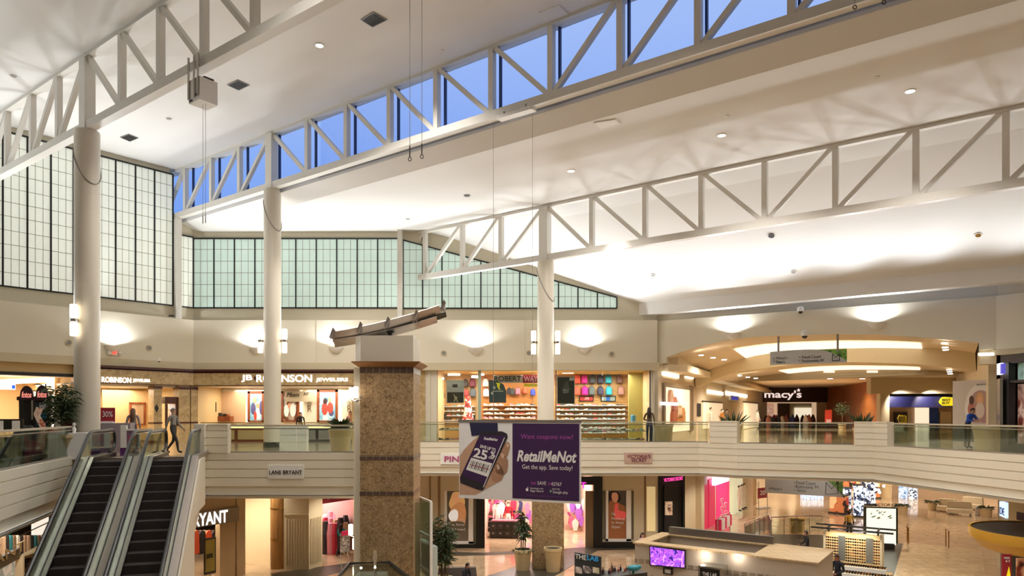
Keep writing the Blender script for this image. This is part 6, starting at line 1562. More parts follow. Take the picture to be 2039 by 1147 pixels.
oval(33, 48, 0, M['paper'], 'oval_border'); oval(26, 38, .005, flat('print_rose', '#b89890', .5), 'picture', cy=815)
for cx, cy, rx, ry, mt in ((1935, 797, 5, 9, flat('printed_brown', '#5a3a2c', .6)), (1936, 800, 3.2, 5, sk), (1934, 815, 7, 13, flat('print_coral', '#c07868', .6)), (1951, 795, 8, 14, flat('print_blonde', '#d6a878', .6)), (1951, 796, 4, 6.5, sk), (1952, 817, 9, 16, flat('print_cream', '#dcd0c4', .6)), (1959, 826, 8, 16, flat('print_mauve', '#b08a90', .6))): oval(rx, ry, .01 + .002 * random.random(), mt, 'printed_figure', cx, cy)
ptext(t, f, 'MEADOWS', 1957, 765.5, 24, 3, M['grey'])
m = MB(); pb(m, AD, 1897, 846, 1940, 880, .0, .02); m.build('lower_text_panel', flat('slate_text_panel', '#5a6668', .5), t)
# dark shop front and lit square sign at the far right
m = MB(); m.box(RX, -.05, RX.L, -.25, .02, 0, 4.0)
DW = flat('espresso_panel', '#2a211d', .45)
FR_ = Fr(tuple(at(1992, 800, d=28.6))[:2], tuple(at(2110, 800, d=25.5))[:2])
t = thing('dark_shopfront', FR_.pt(1, 0, 0), 'espresso brown shop front at the right edge of the picture', 'shop front')
m = MB(); ztd = FR_.Zp(1993, 708); m.box(FR_, 0, .42, -.3, 0, 0, ztd); m.box(FR_, .42, FR_.L, -.3, 0, ztd - .35, ztd); m.box(FR_, .42, FR_.L, -.3, 0, 0, .35); m.box(FR_, .42, FR_.L, -.3, .03, FR_.Zp(2020, 762), FR_.Zp(2020, 757)); m.build('casing', DW, t)
m = MB(); m.box(FR_, .42, .56, -.2, .06, .3, ztd - .3); m.build('mullion', M['char'], t)
m = MB(); m.box(FR_, .56, FR_.L, -.35, -.3, FR_.Zp(2030, 757), ztd - .3); m.build('upper_pane', blobs('olive_view', ['#3a4018', '#6f7a34', '#a9c8b8', '#4a4a20'], 1.2, .3, .3), t)
m = MB(); m.box(FR_, .56, FR_.L, -.35, -.3, .35, FR_.Zp(2030, 764)); m.build('lower_pane', blobs('poster_window', ['#1c1512', '#7a3a30', '#d8b8a8', '#4a1c1c'], 1.3, .3, .25), t)
t = thing('lit_square_sign', tuple(at(1989, 745, d=28.2)), 'lit white and violet blade sign beside the dark shop front', 'sign')
f = Fr(tuple(at(1985, 740, d=29.3))[:2], tuple(at(1997, 740, d=28.2))[:2]); m = MB(); pb(m, f, 1985, 725, 1991.5, 745, 0, .12); m.build('white_half', emis('white_lit', '#f2f0ff', 2.2), t)
m = MB(); pb(m, f, 1991.5, 725, 1995, 744, 0, .12); m.build('violet_half', emis('violet_lit', '#4a44a8', 1.2), t)
m = MB(); pb(m, f, 1985, 755, 1991, 850, 0, .1); m.build('shop_column', M['chrome'], label='steel edged column below the lit blade sign', cat='column')
m = MB(); f2_ = RX.off(-.9); m.box(RW, RW.S(1950), RW.L, -1.0, -.3, 3.6, 4.2); struct(m, 'trim_12', cw)
m = MB(); p0, p1 = at(1950, 706, d=30.0), at(1978, 705, d=29.6); m.bar(p0, p1, .3, .12); m.build('cove_light', emis('cove_white', '#f4efe4', 1.3), label='white cove light strip at the right end of the arch', cat='light')

# hanging direction sign at the arch
def dirsign(fr, name, x0, x1, ytl, ytm, yb0, yb1, label, lines, poles, green_x):
    f = fr; t = thing(name, f.pt(f.S((x0 + x1) / 2), 0, f.Zp(x0, yb0)), label, 'sign', 'hanging direction signs')
    A = lambda x, y: f.A(x, y)
    n = 12; top = []
    for i in range(n + 1):
        u = i / n; x = x0 + (x1 - x0) * u
        y = ytl + (ytm - ytl) * math.sin(min(u / .55, 1) * math.pi / 2) if u < .55 else ytm + (yb1 - 3 - ytm) * ((u - .55) / .45) ** 2.2
        top.append(A(x, y))
    m = MB(); m.prism(f, [A(x0, yb0)] + top + [A(x1, yb1)], -.05, .05); m.build('board', flat('sign_grey', '#b4b0aa', .5), t)
    m = MB(); xs_ = x0 + (x1 - x0) * .60; m.prism(f, [A(xs_, ytm + .5), A(x1, ytm - 1.5), A(x1, yb1 - 3), A(x0 + (x1 - x0) * .9, ytm + (yb1 - ytm) * .55), A(x0 + (x1 - x0) * .75, ytm + (yb1 - ytm) * .16)], -.06, -.02)
    m.build('green_backing', blobs('grass_print', ['#3c5c1c', '#5c8a2c', '#88b04a', '#2c4414'], 6, .5), t)
    for s, cx, cy, w, h in lines: ptext(t, f.off(.05), s, cx, cy, w, h, M['ink'], depth=.01)
    cx = x0 + (x1 - x0) * .86; cy = ytm + (yb1 - ytm) * .60; q = (yb1 - ytm) * .28; k = f.dep(cx) / F * .8
    m = MB(); P = [(cx - q, cy + q), (cx - q * .9, cy - q), (cx, cy + q * .1), (cx + q * .9, cy - q * 1.1), (cx + q, cy + q * .8), (cx - q, cy + q)]
    for a, b in zip(P[:-1], P[1:]):
        (a0, z0), (a1, z1) = A(*a), A(*b); m.bar(f.pt(a0, .06, z0), f.pt(a1, .06, z1), .04, .02)
    m.build('emblem', M['ink'], t)
    for px, y0, y1 in poles:
        m = MB(); a, z0 = A(px, y1); m.bar(f.pt(a, 0, z0 - .1), f.pt(a, 0, A(px, y0)[1]), .07, .07); m.build('pole', M['grey'], t)
    return t
HS = RW.off(-.12)
dirsign(HS, 'direction_sign', 1534, 1686, 701, 696, 727, 722, 'grey and green direction sign hanging in the big arch on two poles', [("Macy's", 1557, 713.5, 21, 6), ('Sears', 1554, 720.5, 17, 5.5), ('Food Court', 1616, 710.5, 38, 6), ('Restrooms', 1614, 718, 34, 5.5), ('M', 1637, 717.5, 6, 4.5), ('^', 1541, 714, 4, 2.5), ('<', 1541, 720, 3.5, 3), ('<', 1592, 711, 3.5, 3), ('<', 1592, 718, 3.5, 3)], [(1550, 670, 701), (1668, 665, 696)], 0)

# people on the upper level
person(tuple(at(1293, 880, d=36.2).xy) + (0,), 160, dict(elR=(.27, -.05, 1.15), wrR=(.2, -.2, 1.1), haR=(.16, -.24, 1.12)), ['#5c4c34', '#24324e', '#2a2420', '#b08866', '#5c4c34', '#24324e'], '#2a1a12', True, 'person with long dark hair in jeans standing with back to the rail', 1.06)
person(tuple(at(1926, 886, d=31.0).xy) + (0,), 20, dict(LEAN), ['#1c4fb4', '#26262a', '#1a1a1a', '#b58a6c', '#1c4fb4'], '#221812', False, 'person in a blue jacket leaning on the rail at right', 1.05)
person((at(265, 840, d=28.5).x, 28.5, 0), 200, {}, ['#8f8480', '#4a4448', '#222', '#c09a80'][:2] + ['#222222', '#c09a80'], '#6a4a34', True, 'person with light brown hair standing at the jewellers kiosk', 1.0)
person((at(345, 840, d=26.6).x, 26.6, 0), 80, dict(WALK), ['#8a837c', '#35302e', '#1c1a1a', '#b89478'], '#8a8078', False, 'grey clad person walking past the jewellers behind the escalators', 1.0)
person(tuple(BW.pt(BW.S(576), -2.0, 0)), 10, {}, ['#211a1a', '#1a1a1a', '#111111', '#b58a6c'], '#1c1412', True, 'dark clad clerk behind the jewellers counter beside the column', .92)
person(tuple(BW.pt(BW.S(681), -1.9, 0)), 0, {}, ['#c89a8a', '#3a2a2a', '#111111', '#c8967a'], '#5a3424', True, 'clerk in a rose top behind the counter near the agave plant', .95)
# ================================================================ lower level
Zf = lambda px, py: at(px, py, z=L1)
XY = lambda v: (v.x, v.y)
def fr2(px0, py0, px1, py1, z=L1): return Fr(XY(at(px0, py0, z=z)), XY(at(px1, py1, z=z)))
def frd(px0, d0, px1, d1): return Fr(XY(at(px0, 800, d=d0)), XY(at(px1, 800, d=d1)))
LB = BW.off(.0)
m = MB()
for x0, x1 in ((705, 885), (948, 965), (1060, 1122), (1182, 1199), (1262, 1310)): m.box(LB, BW.S(x0), BW.S(x1), -.3, 0, L1, -1.5)
for x0, x1, y0, y1 in ((885, 948, 978, 1083), (1199, 1262, 977, 1075)):
    m.box(LB, BW.S(x0), BW.S(x1), -.3, 0, BW.Zp(x0, y0), -1.5); m.box(LB, BW.S(x0), BW.S(x1), -.3, 0, L1, BW.Zp(x0, y1)); m.box(LB, BW.S(x0), BW.S(x1), -.5, -.35, L1, -1.5)
struct(m, 'wall_back', M['wall2'])
m = MB()
for x0, x1 in ((855, 858), (872, 877), (1283, 1286)): m.box(LB, BW.S(x0), BW.S(x1), 0, .05, L1, -1.5)
struct(m, 'trim_13', flat('brown_reveal', '#8a6f4c', .6))
def portal(x0, x1, y0, x2, x3, label):
    t = thing('shop_portal', LB.pt(LB.S((x0 + x1) / 2), .1, L1), label, 'shop portal', 'black portals of the lower shops')
    m = MB(); z = BW.Zp(x0, y0); m.box(LB, BW.S(x0), BW.S(x1), -.2, .12, L1, z)
    if x2: m.box(LB, BW.S(x2), BW.S(x3), -.2, .12, L1, z); m.box(LB, BW.S(x1), BW.S(x2), -.2, .12, z - .35, z)
    m.build('casing', M['black'], t)
    if x0 > 1000:
        m = MB(); m.box(LB, BW.S(x0 - 33), BW.S(x0), -.2, .12, BW.Zp(x0, 965), z); m.build('fascia', M['black'], t)
    return t
portal(948, 965, 950, None, None, 'tall black door jamb left of the pink goods opening')
t = portal(1182, 1199, 949, None, None, 'black portal between the passage and the poster of the dark haired woman')
m = MB(); m.box(LB, BW.S(1166), BW.S(1182), -.3, 0, L1, BW.Zp(1170, 978)); m.build('door_leaf', flat('bronze_door', '#8b7355', .3, .4), t)
m = MB(); 
for x0, x1, y0, y1 in ((885, 965, 1083, 1097), (1199, 1265, 1079, 1091)): m.box(LB, BW.S(x0), BW.S(x1), 0, .14, L1, BW.Zp(x0, y0))
struct(m, 'baseboard_back', M['black'])
m = MB(); m.text(LB.off(.13), 'ET', BW.S(1157), BW.Zp(1157, 966), .5, .32, bold=.01); t2 = m.build('neon_letters', emis('magenta_neon', '#e62cc0', 2.0), label='magenta neon letters on the black fascia right of the banner', cat='sign')
def poster(x0, x1, y0, y1, label, mats):
    t = thing('lit_poster', LB.pt(LB.S((x0 + x1) / 2), .1, BW.Zp(x0, y1)), label, 'poster', 'lit posters of the lingerie shop')
    a0, a1 = LB.S(x0), LB.S(x1); z0, z1 = BW.Zp(x0, y1), BW.Zp(x0, y0)
    m = MB(); m.box(LB, a0 - .13, a0, -.3, .06, z0 - .12, z1 + .02); m.box(LB, a1, a1 + .25, -.3, .06, z0 - .12, z1 + .02); m.box(LB, a0 - .13, a1 + .25, -.3, .06, z0 - .14, z0); m.build('frame', M['white'], t)
    m = MB(); m.box(LB, a0, a1, -.3, -.1, z0, z1); m.build('sheet', mats[0], t)
    for i, (nm, P, mt) in enumerate(mats[1:]):
        m = MB(); f = LB.off(-.1); Q = [f.A(*q) for q in P]; n = len(Q); R = []
        for k in range(n):
            p0, p1, p2, p3 = Q[k - 1], Q[k], Q[(k + 1) % n], Q[(k + 2) % n]
            for j in range(4):
                u = j / 4; g = lambda a, b, c, d: .5 * ((2 * b) + (-a + c) * u + (2 * a - 5 * b + 4 * c - d) * u * u + (-a + 3 * b - 3 * c + d) * u ** 3)
                R.append((min(max(g(p0[0], p1[0], p2[0], p3[0]), a0), a1), max(g(p0[1], p1[1], p2[1], p3[1]), z0)))
        m.prism(f, R, .004 * i, .004 * i + .003); m.build(nm, mt, t)
    return t
def lp(n, h, e=.35): return flat(n, h, .5, emit=h, es=e, noise=.1)
gsk = lp('poster_warm_skin', '#c88a58'); gsh = lp('poster_skin_shadow', '#94582f', .2)
t = poster(890, 933, 978, 1078, 'lit poster of a blonde woman in white lingerie left of the black jamb', [lp('poster_olive', '#5c5040', .15),
    ('printed_hair', [(902, 981), (912, 979), (921, 984), (926, 1000), (920, 1014), (900, 1014), (894, 1004), (898, 990)], lp('print_hair', '#d8a868')),
    ('printed_body', [(900, 1010), (914, 1000), (924, 1004), (928, 1020), (927, 1045), (934, 1060), (934, 1079), (890, 1079), (889, 1060), (898, 1044), (895, 1024)], gsk),
    ('printed_top', [(896, 1020), (905, 1014), (912, 1020), (910, 1036), (898, 1037), (893, 1028)], lp('print_white', '#e8e4dc', .5)),
    ('printed_skirt', [(896, 1040), (926, 1042), (932, 1078), (890, 1078), (892, 1056)], lp('print_dark_skirt', '#6a5a48', .15)),
    ('printed_face', [(902, 986), (910, 984), (915, 990), (913, 999), (907, 1003), (901, 997)], lp('print_face', '#dca070'))])
for s, y, h in (('No Padding', 1036, 5), ('Is Sexy', 1045, 5), ('Now!', 1054, 5)): ptext(t, LB.off(-.07), s, 913, y, 26, h, M['paper'])
t = poster(1211, 1247, 977, 1073, 'lit poster of a dark haired woman in coral with white wording', [lp('poster_grey', '#a89a90', .3),
    ('printed_hair', [(1214, 980), (1224, 977), (1234, 984), (1236, 996), (1226, 1004), (1216, 1010), (1211, 1003), (1211, 986)], lp('print_black_hair', '#2c1a14', .1)),
    ('printed_body', [(1212, 1003), (1226, 999), (1236, 1004), (1246, 1014), (1246, 1074), (1211, 1074)], gsh),
    ('printed_top', [(1225, 1003), (1231, 1004), (1232, 1016), (1246, 1020), (1245, 1033), (1226, 1034), (1223, 1016)], lp('print_coral2', '#d8524a', .3)),
    ('printed_face', [(1219, 982), (1227, 981), (1231, 988), (1229, 998), (1223, 1000), (1218, 992)], lp('print_face2', '#b87a58'))])
for s, y, w in (('No', 1023, 8), ('Padding', 1033, 26), ('Is Sexy', 1041, 24), ('Now!', 1049, 17)): ptext(t, LB.off(-.07), s, 1218 + w / 2, y, w, 6, M['paper'])
# lingerie shop interior
shop(LB, 965, 1182, -1.6, L1, 7, flat('cream_pink', '#e0b8a4', .7), power=280, col=(1, .92, .86), lamps=2)
VI = BW.off(-6.6)
for i, (x0, y0, x1, y1, mt, l) in enumerate(((965, 995, 978, 1018, M['red'], 'red wall picture left in the lingerie shop'), (983, 996, 1001, 1018, M['red'], 'red wall picture with figure in the lingerie shop'), (1005, 994, 1014, 1012, M['dark'], 'black patterned wall picture in the lingerie shop'), (1024, 999, 1040, 1010, flat('brown_pic', '#8a4a3c', .6), 'brown wall picture right in the lingerie shop'))):
    item('wall_picture', VI, x0, y0, x1, y1, .0, .1, mt, l, 'picture')
rnd = random.Random(9)
for i in range(44):
    x = rnd.uniform(964, 1060) if i < 30 else rnd.uniform(1124, 1164); y = rnd.uniform(1006, 1046) if i < 30 else rnd.uniform(1004, 1052); c = rnd.choice(['#e87898', '#f4d0c8', '#c04a8a', '#ffffff', '#3a3a6a', '#d83050', '#f0a890', '#a060c8'])
    f = VI.off(.2 + rnd.random() * 1.5); a, z = f.A(x, y); w = rnd.uniform(.12, .2); m = MB(); m.prism(f, [(a - w, z), (a - w * 1.2, z + .25), (a - w * .3, z + .42), (a + w * .3, z + .42), (a + w * 1.2, z + .25), (a + w, z), (a + w * .6, z - .25), (a - w * .6, z - .25)], 0, .12)
    m.build('garment', flat('lingerie_' + c.lstrip('#'), c, .7), label='hanging lingerie garment in the brightly lit lower shop', cat='garment', group='hanging garments in the lingerie shop')
def drawers(x0, x1, yb, h, label, n=4):
    fr = fr2(x0, yb, x1, yb + 1); t = thing('drawer_table', fr.pt(fr.L / 2, 0, L1), label, 'table', 'black drawer tables of the lingerie shop')
    m = MB(); m.box(fr, 0, fr.L, -.9, 0, L1 + .05, L1 + h); m.build('body', M['black'], t)
    for r in range(2):
        for k in range(n):
            w = fr.L / n; dr = MB(); dr.box(fr, k * w + .05, (k + 1) * w - .05, 0, .03, L1 + .12 + r * h * .44, L1 + h * .44 + r * h * .44); d = dr.build('drawer', M['char'], t)
            kn = MB(); kn.box(fr, (k + .4) * w, (k + .6) * w, .03, .06, L1 + h * .3 + r * h * .44, L1 + h * .34 + r * h * .44); kn.build('handle', M['chrome'], d)
    m = MB(); m.box(fr, .1, fr.L - .1, -.7, -.1, L1 + h, L1 + h + .06); m.build('folded_goods', flat('folded_pink', '#d87888', .7, noise=.3, nscale=12), t)
drawers(975, 1032, 1072, .95, 'black drawer table in the lingerie shop opening'); drawers(966, 1000, 1058, .8, 'low black table behind the drawer table', 2)
m = MB(); p = Zf(993, 1052); mt = M['white']
t = mannequin(tuple(Zf(991, 1062)), 0, '#f2e8e4', '#e8d8d0', 'white mannequin among the pink lingerie'); t = mannequin(tuple(Zf(1012, 1060)), 0, '#c01828', '#e8d8d0', 'mannequin with a red garment among the pink lingerie')
# stone pier under the column behind the banner
m = MB(); fr = frd(1060, 32.6, 1123, 32.6); m.box(fr, .0, fr.L, -.9, 0, L1, -1.5); t = m.build('stone_pier', M['granite'], label='brown granite pier on the lower floor under the banner', cat='pier')
# black display window right
t = thing('black_display_window', LB.pt(LB.S(1336), .1, L1), 'tall black display window with a small framed picture and pink neon', 'shop window')
m = MB(); m.box(LB, BW.S(1310), BW.S(1363), -.4, -.2, L1, -1.5); m.build('back', M['char'], t)
m = MB(); m.box(LB, BW.S(1310), BW.S(1315), -.2, .1, L1, -1.5); m.box(LB, BW.S(1359), BW.S(1363), -.2, .1, L1, -1.5); m.box(LB, BW.S(1322), BW.S(1323.5), -.2, .05, L1, BW.Zp(1322, 968)); m.build('casing', M['black'], t)
m = MB(); pb(m, LB, 1322, 999, 1339, 1026, -.2, -.1); m.build('picture', blobs('sepia_picture', ['#5a3a2a', '#c8a080', '#e8d0b0', '#7a5038'], 2.5, .5, .4), t)
ptext(t, LB.off(.12), "VICTORIA'S SECRET", 1341, 954, 38, 7, emis('pink_neon', '#ff4aa8', 1.8), rot=.12)
for x0, x1 in ((1288, 1305),): m = MB(); pb(m, LB, x0, 969, x1, 1058, .0, .04); m.build('lit_niche', lp('niche_glow', '#e0c890', .5), label='glowing narrow niche left of the black display window', cat='niche')
# lower corridor wall going away at right
K1 = Fr((8.7, 38.4), (8.7 + .58 * 60, 38.4 + 60))
m = MB(); m.box(K1, 0, 9, -.3, 0, L1, -1.5); m.box(K1, 9, 66, -.3, 0, L1, -1.5); struct(m, 'wall_corridor', cw)
for x0, x1 in ((1385, 1391), (1480, 1490), (1497, 1501)):
    m = MB(); f = K1; m.box(K1, K1.S(x0), K1.S(x1), 0, .35, L1, -1.5); m.build('corridor_pilaster', cw, label={1385: 'first cream pilaster left of the pink window', 1480: 'wide cream pilaster right of the mannequin window', 1497: 'last slim pilaster beside the red sale sign'}[x0], cat='pilaster')
t = thing('pink_shop', K1.pt(K1.S(1430), 0, L1), 'hot pink shop window with lit sign in the lower corridor', 'shop front')
m = MB(); pb(m, K1, 1399, 968, 1412, 1066, .0, .05); pb(m, K1, 1412, 955, 1424, 1058, .05, .1); m.build('pink_panel', lp('pink_glow', '#c82a50', .5), t)
m = MB(); pb(m, K1, 1427, 957, 1452, 1050, .0, .04); m.build('window_back', lp('pink_back', '#e02a68', .9), t)
m = MB(); pb(m, K1, 1424, 948, 1452, 957.5, .3, .5); m.build('lit_sign', emis('lilac_white', '#e4d8ff', 2.2), t)
for i in range(9):
    f = K1.off(.45); a, z = f.A(1438 + (i % 2) * 7, 999 + i * 8); m = MB(); m.tube([f.pt(a + .22 * math.cos(u), .05 * math.sin(2 * u), z + .22 * math.sin(u)) for u in [2 * math.pi * k / 14 for k in range(14)]], .03, 5, True); m.build('white_hoop', M['white'], t)
t = thing('garment_rack', Zf(1436, 1068), 'red and white garment rack before the pink shop window', 'rack')
fr = Fr(XY(Zf(1426, 1070)), XY(Zf(1450, 1056)))
m = MB(); m.tube([fr.pt(0, .1, L1), fr.pt(0, .1, L1 + 1.1), fr.pt(fr.L, .1, L1 + 1.1), fr.pt(fr.L, .1, L1)], .03, 6); m.build('rack_frame', M['chrome'], t)
for i in range(7): m = MB(); a = fr.L * (i + .5) / 7; m.box(fr, a - .05, a + .05, -.1, .25, L1 + .35, L1 + 1.0); m.build('garment', M['pink'] if i % 3 == 0 else M['white'], t)
t = thing('mannequin_window', K1.pt(K1.S(1468), 0, L1), 'pale lit window with white mannequins in the lower corridor', 'shop window')
m = MB(); pb(m, K1, 1454, 950, 1479, 1040, .0, .04); m.build('window_back', lp('pale_green_glow', '#dcdcb8', .6), t)
for px, dd in ((1459, 0), (1465, .5), (1470, 1.2)): mannequin(K1.pt(K1.S(px), .45, L1 + .25), 50, '#f0e4d0', '#ece0cc', 'white mannequin in the pale corridor window, %s' % {1459: 'nearest the pink shop', 1465: 'middle of three', 1470: 'farthest of three'}[px], group='mannequins of the pale window')
fr = fr2(1511, 1013, 1528, 1011); t = sign('standing_sign', fr, 1510, 972, 1527, 991, 0, .06, M['red'], 'small red sign on a stand reading twenty in the lower corridor', [('20', 1518, 981, 10, 9)], M['paper'], bold=.01)
m = MB(); m.tube([fr.pt(0, 0, L1), fr.pt(0, 0, L1 + 2)], .025, 5); m.tube([fr.pt(fr.L, 0, L1), fr.pt(fr.L, 0, L1 + 2)], .025, 5); m.box(fr, -.1, fr.L + .1, -.2, .2, L1, L1 + .05); m.build('stand', M['grey'], t)
H2 = frd(1524, 37.5, 1678, 35.3)
dirsign(H2, 'direction_sign', 1524, 1678, 940, 946, 981, 990, 'grey and green direction sign under the balcony of the lower level', [("Macy's", 1546, 974, 22, 6.5), ('Food Court', 1605, 962, 38, 7), ('Restrooms', 1602, 969.5, 34, 6.5), ('M', 1626, 970, 6, 5), ('Sears', 1596, 976.5, 17, 6), ('^', 1532, 973, 4, 3), ('<', 1583, 961, 3.5, 3), ('<', 1583, 969, 3.5, 3), ('<', 1583, 976, 3.5, 3)], [], 0)
spot('lower_fill', (14.0, 33.9, -1.65), (14.6, 36.4, -2.6), 90, 120, .8, .1, NEUT)  # added to brighten the direction sign, no fixture here
# lower far end
m = MB(); fr = frd(1495, 84, 2200, 70); m.box(fr, 0, fr.L, -.3, 0, L1, -1.5); struct(m, 'wall_far', flat('brown_far_wall', '#8a6a4a', .6))
for i in range(12):
    p = at(1512 + 44 * i, 960, d=56 + (i % 3) * 8); spot('lower_fill', (p.x, p.y, -1.7), (p.x, p.y, L1), 700, 150, .5, .12, WARM)  # unseen fill spots added along the lower corridor
for (x, y) in ((-7, 33), (-2, 31.5), (4, 30), (9, 33), (-2, 22), (5, 22), (12, 26), (17, 30), (14, 20), (-14, 30), (13, 40), (16, 46), (20, 38), (24, 46), (30, 44), (32, 52), (12, 34.5), (38, 58)):
    if (-4 < x < 13 and y < 34): spot('atrium_fill', (x, y, 10.5), (x, y, L1), 1500, 60, .5, .15, NEUT)  # hangs free without a fixture, added to brighten the atrium
    else: spot('lower_fill', (x, y, -1.7), (x, y, L1), 420, 150, .5, .1, WARM)  # fill spots without fixtures, added to brighten the lower level
def lowbox(nm, px0, py0, px1, py1, h, dp, mat, label, cat, group=None, z0=0):
    fr = fr2(px0, py0, px1, py1); m = MB(); m.box(fr, 0, fr.L, -dp, 0, L1 + z0, L1 + h); return m.build(nm, mat, label=label, cat=cat, group=group), fr
screen = blobs('cool_screen', ['#20304a', '#8fb4e0', '#e8f2ff', '#30507a'], 5, .3, .75)
lowbox('information_board', 1598, 993.5, 1617, 993.5, .62, .5, screen, 'low lit board on the far floor, left one of two', 'board'); lowbox('information_board', 1618, 993.5, 1640, 993.5, .62, .5, screen, 'low lit board on the far floor, right one of two', 'board')
shelfm = blobs('lit_goods', ['#e8f4ff', '#5a6a88', '#1c2434', '#b8d0f0', '#2c3850', '#ffffff'], 8, .4, .8, kind='v')
warmg = blobs('warm_goods', ['#2c1812', '#c87848', '#f4c890', '#5a2c20', '#a84030', '#1c1210'], 2.2, .5, .5, kind='v')
for i, (x0, y0, x1, y1, h, mt, l) in enumerate(((1678, 1016, 1694, 1017, 1.0, shelfm, 'lit blue white goods stand, leftmost by the directory'), (1700, 1030, 1720, 1031, 1.35, shelfm, 'lit blue white goods stand just behind the directory'), (1652, 1022, 1680, 1025, .8, warmg, 'low warm coloured goods kiosk in the corridor'), (1716, 1006, 1744, 1007, 1.2, shelfm, 'tall lit goods stand above the directory'), (1680, 992, 1752, 993, 1.1, warmg, 'dark kiosk with many small warm lights far in the corridor'))):
    fr = fr2(x0, y0, x1, y1); t = thing('goods_kiosk', fr.pt(fr.L / 2, 0, L1), l, 'kiosk', 'goods kiosks in the lower corridor')
    m = MB(); m.box(fr, 0, fr.L, -.8, 0, L1 + .1, L1 + h * 1.6); m.build('goods', mt, t); m = MB(); m.box(fr, -.08, fr.L + .08, -.9, .08, L1, L1 + .12); m.box(fr, -.08, fr.L + .08, -.9, .08, L1 + h * 1.6, L1 + h * 1.6 + .06); m.build('frame', M['dark'], t)
rnd = random.Random(4)
for i in range(26):
    p = at(rnd.uniform(1645, 1760), rnd.uniform(964, 984), d=rnd.uniform(48, 50)); m = MB(); m.ell(p, (.09, .09, .09), 8, 6); m.build('pendant_bulb', M['lamp'], label='tiny warm bulb hanging over the far dark kiosk', cat='light', group='tiny bulbs over the far kiosk')
p = Zf(1762, 991); m = MB(); pot(m, tuple(p), .5, .55, 1.2); m.build('planter', M['pot'], None, True, label='tall beige square shouldered planter far in the corridor', cat='planter')
lowbox('vending_machine', 1789, 991, 1804, 992, 1.35, .8, screen, 'lit vending machine under the balcony edge, left one', 'vending machine'); lowbox('vending_machine', 1809, 992, 1826, 993, 1.35, .8, shelfm, 'lit vending machine under the balcony edge, right one', 'vending machine')
def planter(px, py, w, label, seed):
    p = Zf(px, py); t = potted('potted_plant', tuple(p), w * .8, w, .62, label, 'fern', .6, 'green planters by the lower sofas', n=120, seed=seed)
planter(1857, 1016, .34, 'fern planter left of the beige sofas', 41); planter(1963, 1029, .40, 'fern planter right of the beige sofas', 42); planter(1797, 1024, .36, 'fern planter right behind the directory board', 43)
sf = flat('sofa_cloth', '#cdbd9f', .8)
def sofa(px0, py0, px1, py1, label, g='beige sofas of the lower corridor', mat=None):
    fr = fr2(px0, py0, px1, py1); t = thing('sofa', fr.pt(fr.L / 2, 0, L1), label, 'sofa', g); L = fr.L
    m = MB(); m.box(fr, 0, L, -.9, 0, L1 + .14, L1 + .42); m.build('seat', mat or sf, t)
    m = MB(); m.prism(Fr(XY(fr.pt(0, -.7, 0)), XY(fr.pt(L, -.7, 0))), [(0, L1 + .4), (L, L1 + .4), (L - .05, L1 + .9), (.05, L1 + .9)], -.22, .0); m.build('backrest', mat or sf, t)
    for a in (.1, L - .16):
        for o in (-.12, -.85): m = MB(); m.box(fr, a, a + .06, o, o + .06, L1, L1 + .14); m.build('leg', M['chrome'], t)
sofa(1864, 1019, 1900, 1022, 'beige sofa beside the left fern planter'); sofa(1886, 1025, 1938, 1028, 'long beige sofa in front, facing the hall'); sofa(1908, 1014, 1950, 1018, 'beige sofa farthest back under the balcony edge')
lowbox('table', 1942, 1026, 1955, 1027, .55, .7, M['white'], 'small white table between sofa and right planter', 'table')
fr = frd(1988, 33, 2004, 32); t = sign('lit_blade_sign', fr, 1990, 998, 2003, 1032, 0, .15, emis('pale_blue_lit', '#bcd8ff', 1.4), 'pale blue lit upright sign at the lower right', [('DE', 1996, 1018, 9, 14)], flat('blue_letters', '#2a4a8a', .5))
m = MB(); m.box(fr, -.1, fr.L + .2, -.1, 0, L1, -1.5); m.build('corner_post', M['wall2'], label='cream corner post carrying the pale blue upright sign', cat='post')
m = MB(); fr = frd(2008, 31, 2160, 27); m.box(fr, 0, fr.L, -.2, 0, L1, -1.5); struct(m, 'wall_right', M['wall2'])
item('dark_doorway', fr, 2024, 1019, 2060, 1042, 0, .02, M['black'], 'dark shop opening above the round kiosk roof', 'doorway')
# directory
fr = fr2(1721, 1091, 1788, 1094); t = thing('directory_board', fr.pt(fr.L / 2, 0, L1), 'big lit directory board with a map and dark frame', 'directory')
z0, z1 = fr.Zp(1722, 1083), fr.Zp(1722, 1009)
m = MB(); m.box(fr, 0, fr.L, -.25, 0, L1 + .3, z1); m.build('case', flat('dark_green_grey', '#4a4a3c', .4), t)
m = MB(); m.box(fr, .1, fr.L - .1, 0, .02, z0, z1 - .06); m.build('lit_face', emis('directory_light', '#f4f8e4', 1.05), t)
m = MB(); m.box(fr, .2, fr.L - .2, -.45, .2, L1, L1 + .3); m.build('plinth', M['dark'], t)
ptext(t, fr.off(-.1), 'DIRECTORY', 1753, 1005, 52, 5.5, M['ink'], depth=.05)
rnd = random.Random(2)
m = MB(); f = fr.off(.025)
for i in range(16):
    a, z = f.A(1732 + rnd.random() * 40, 1016 + rnd.random() * 18); w = rnd.uniform(.05, .16); m.mat(i % 3); m.prism(f, [(a, z), (a + w, z + .04), (a + w * 1.1, z + .09), (a, z + .05)], 0, .005)
m.build('map', [flat('map_green', '#b8c890', .6), flat('map_grey', '#a8b0b4', .6), flat('map_yellow', '#d8d890', .6)], t)
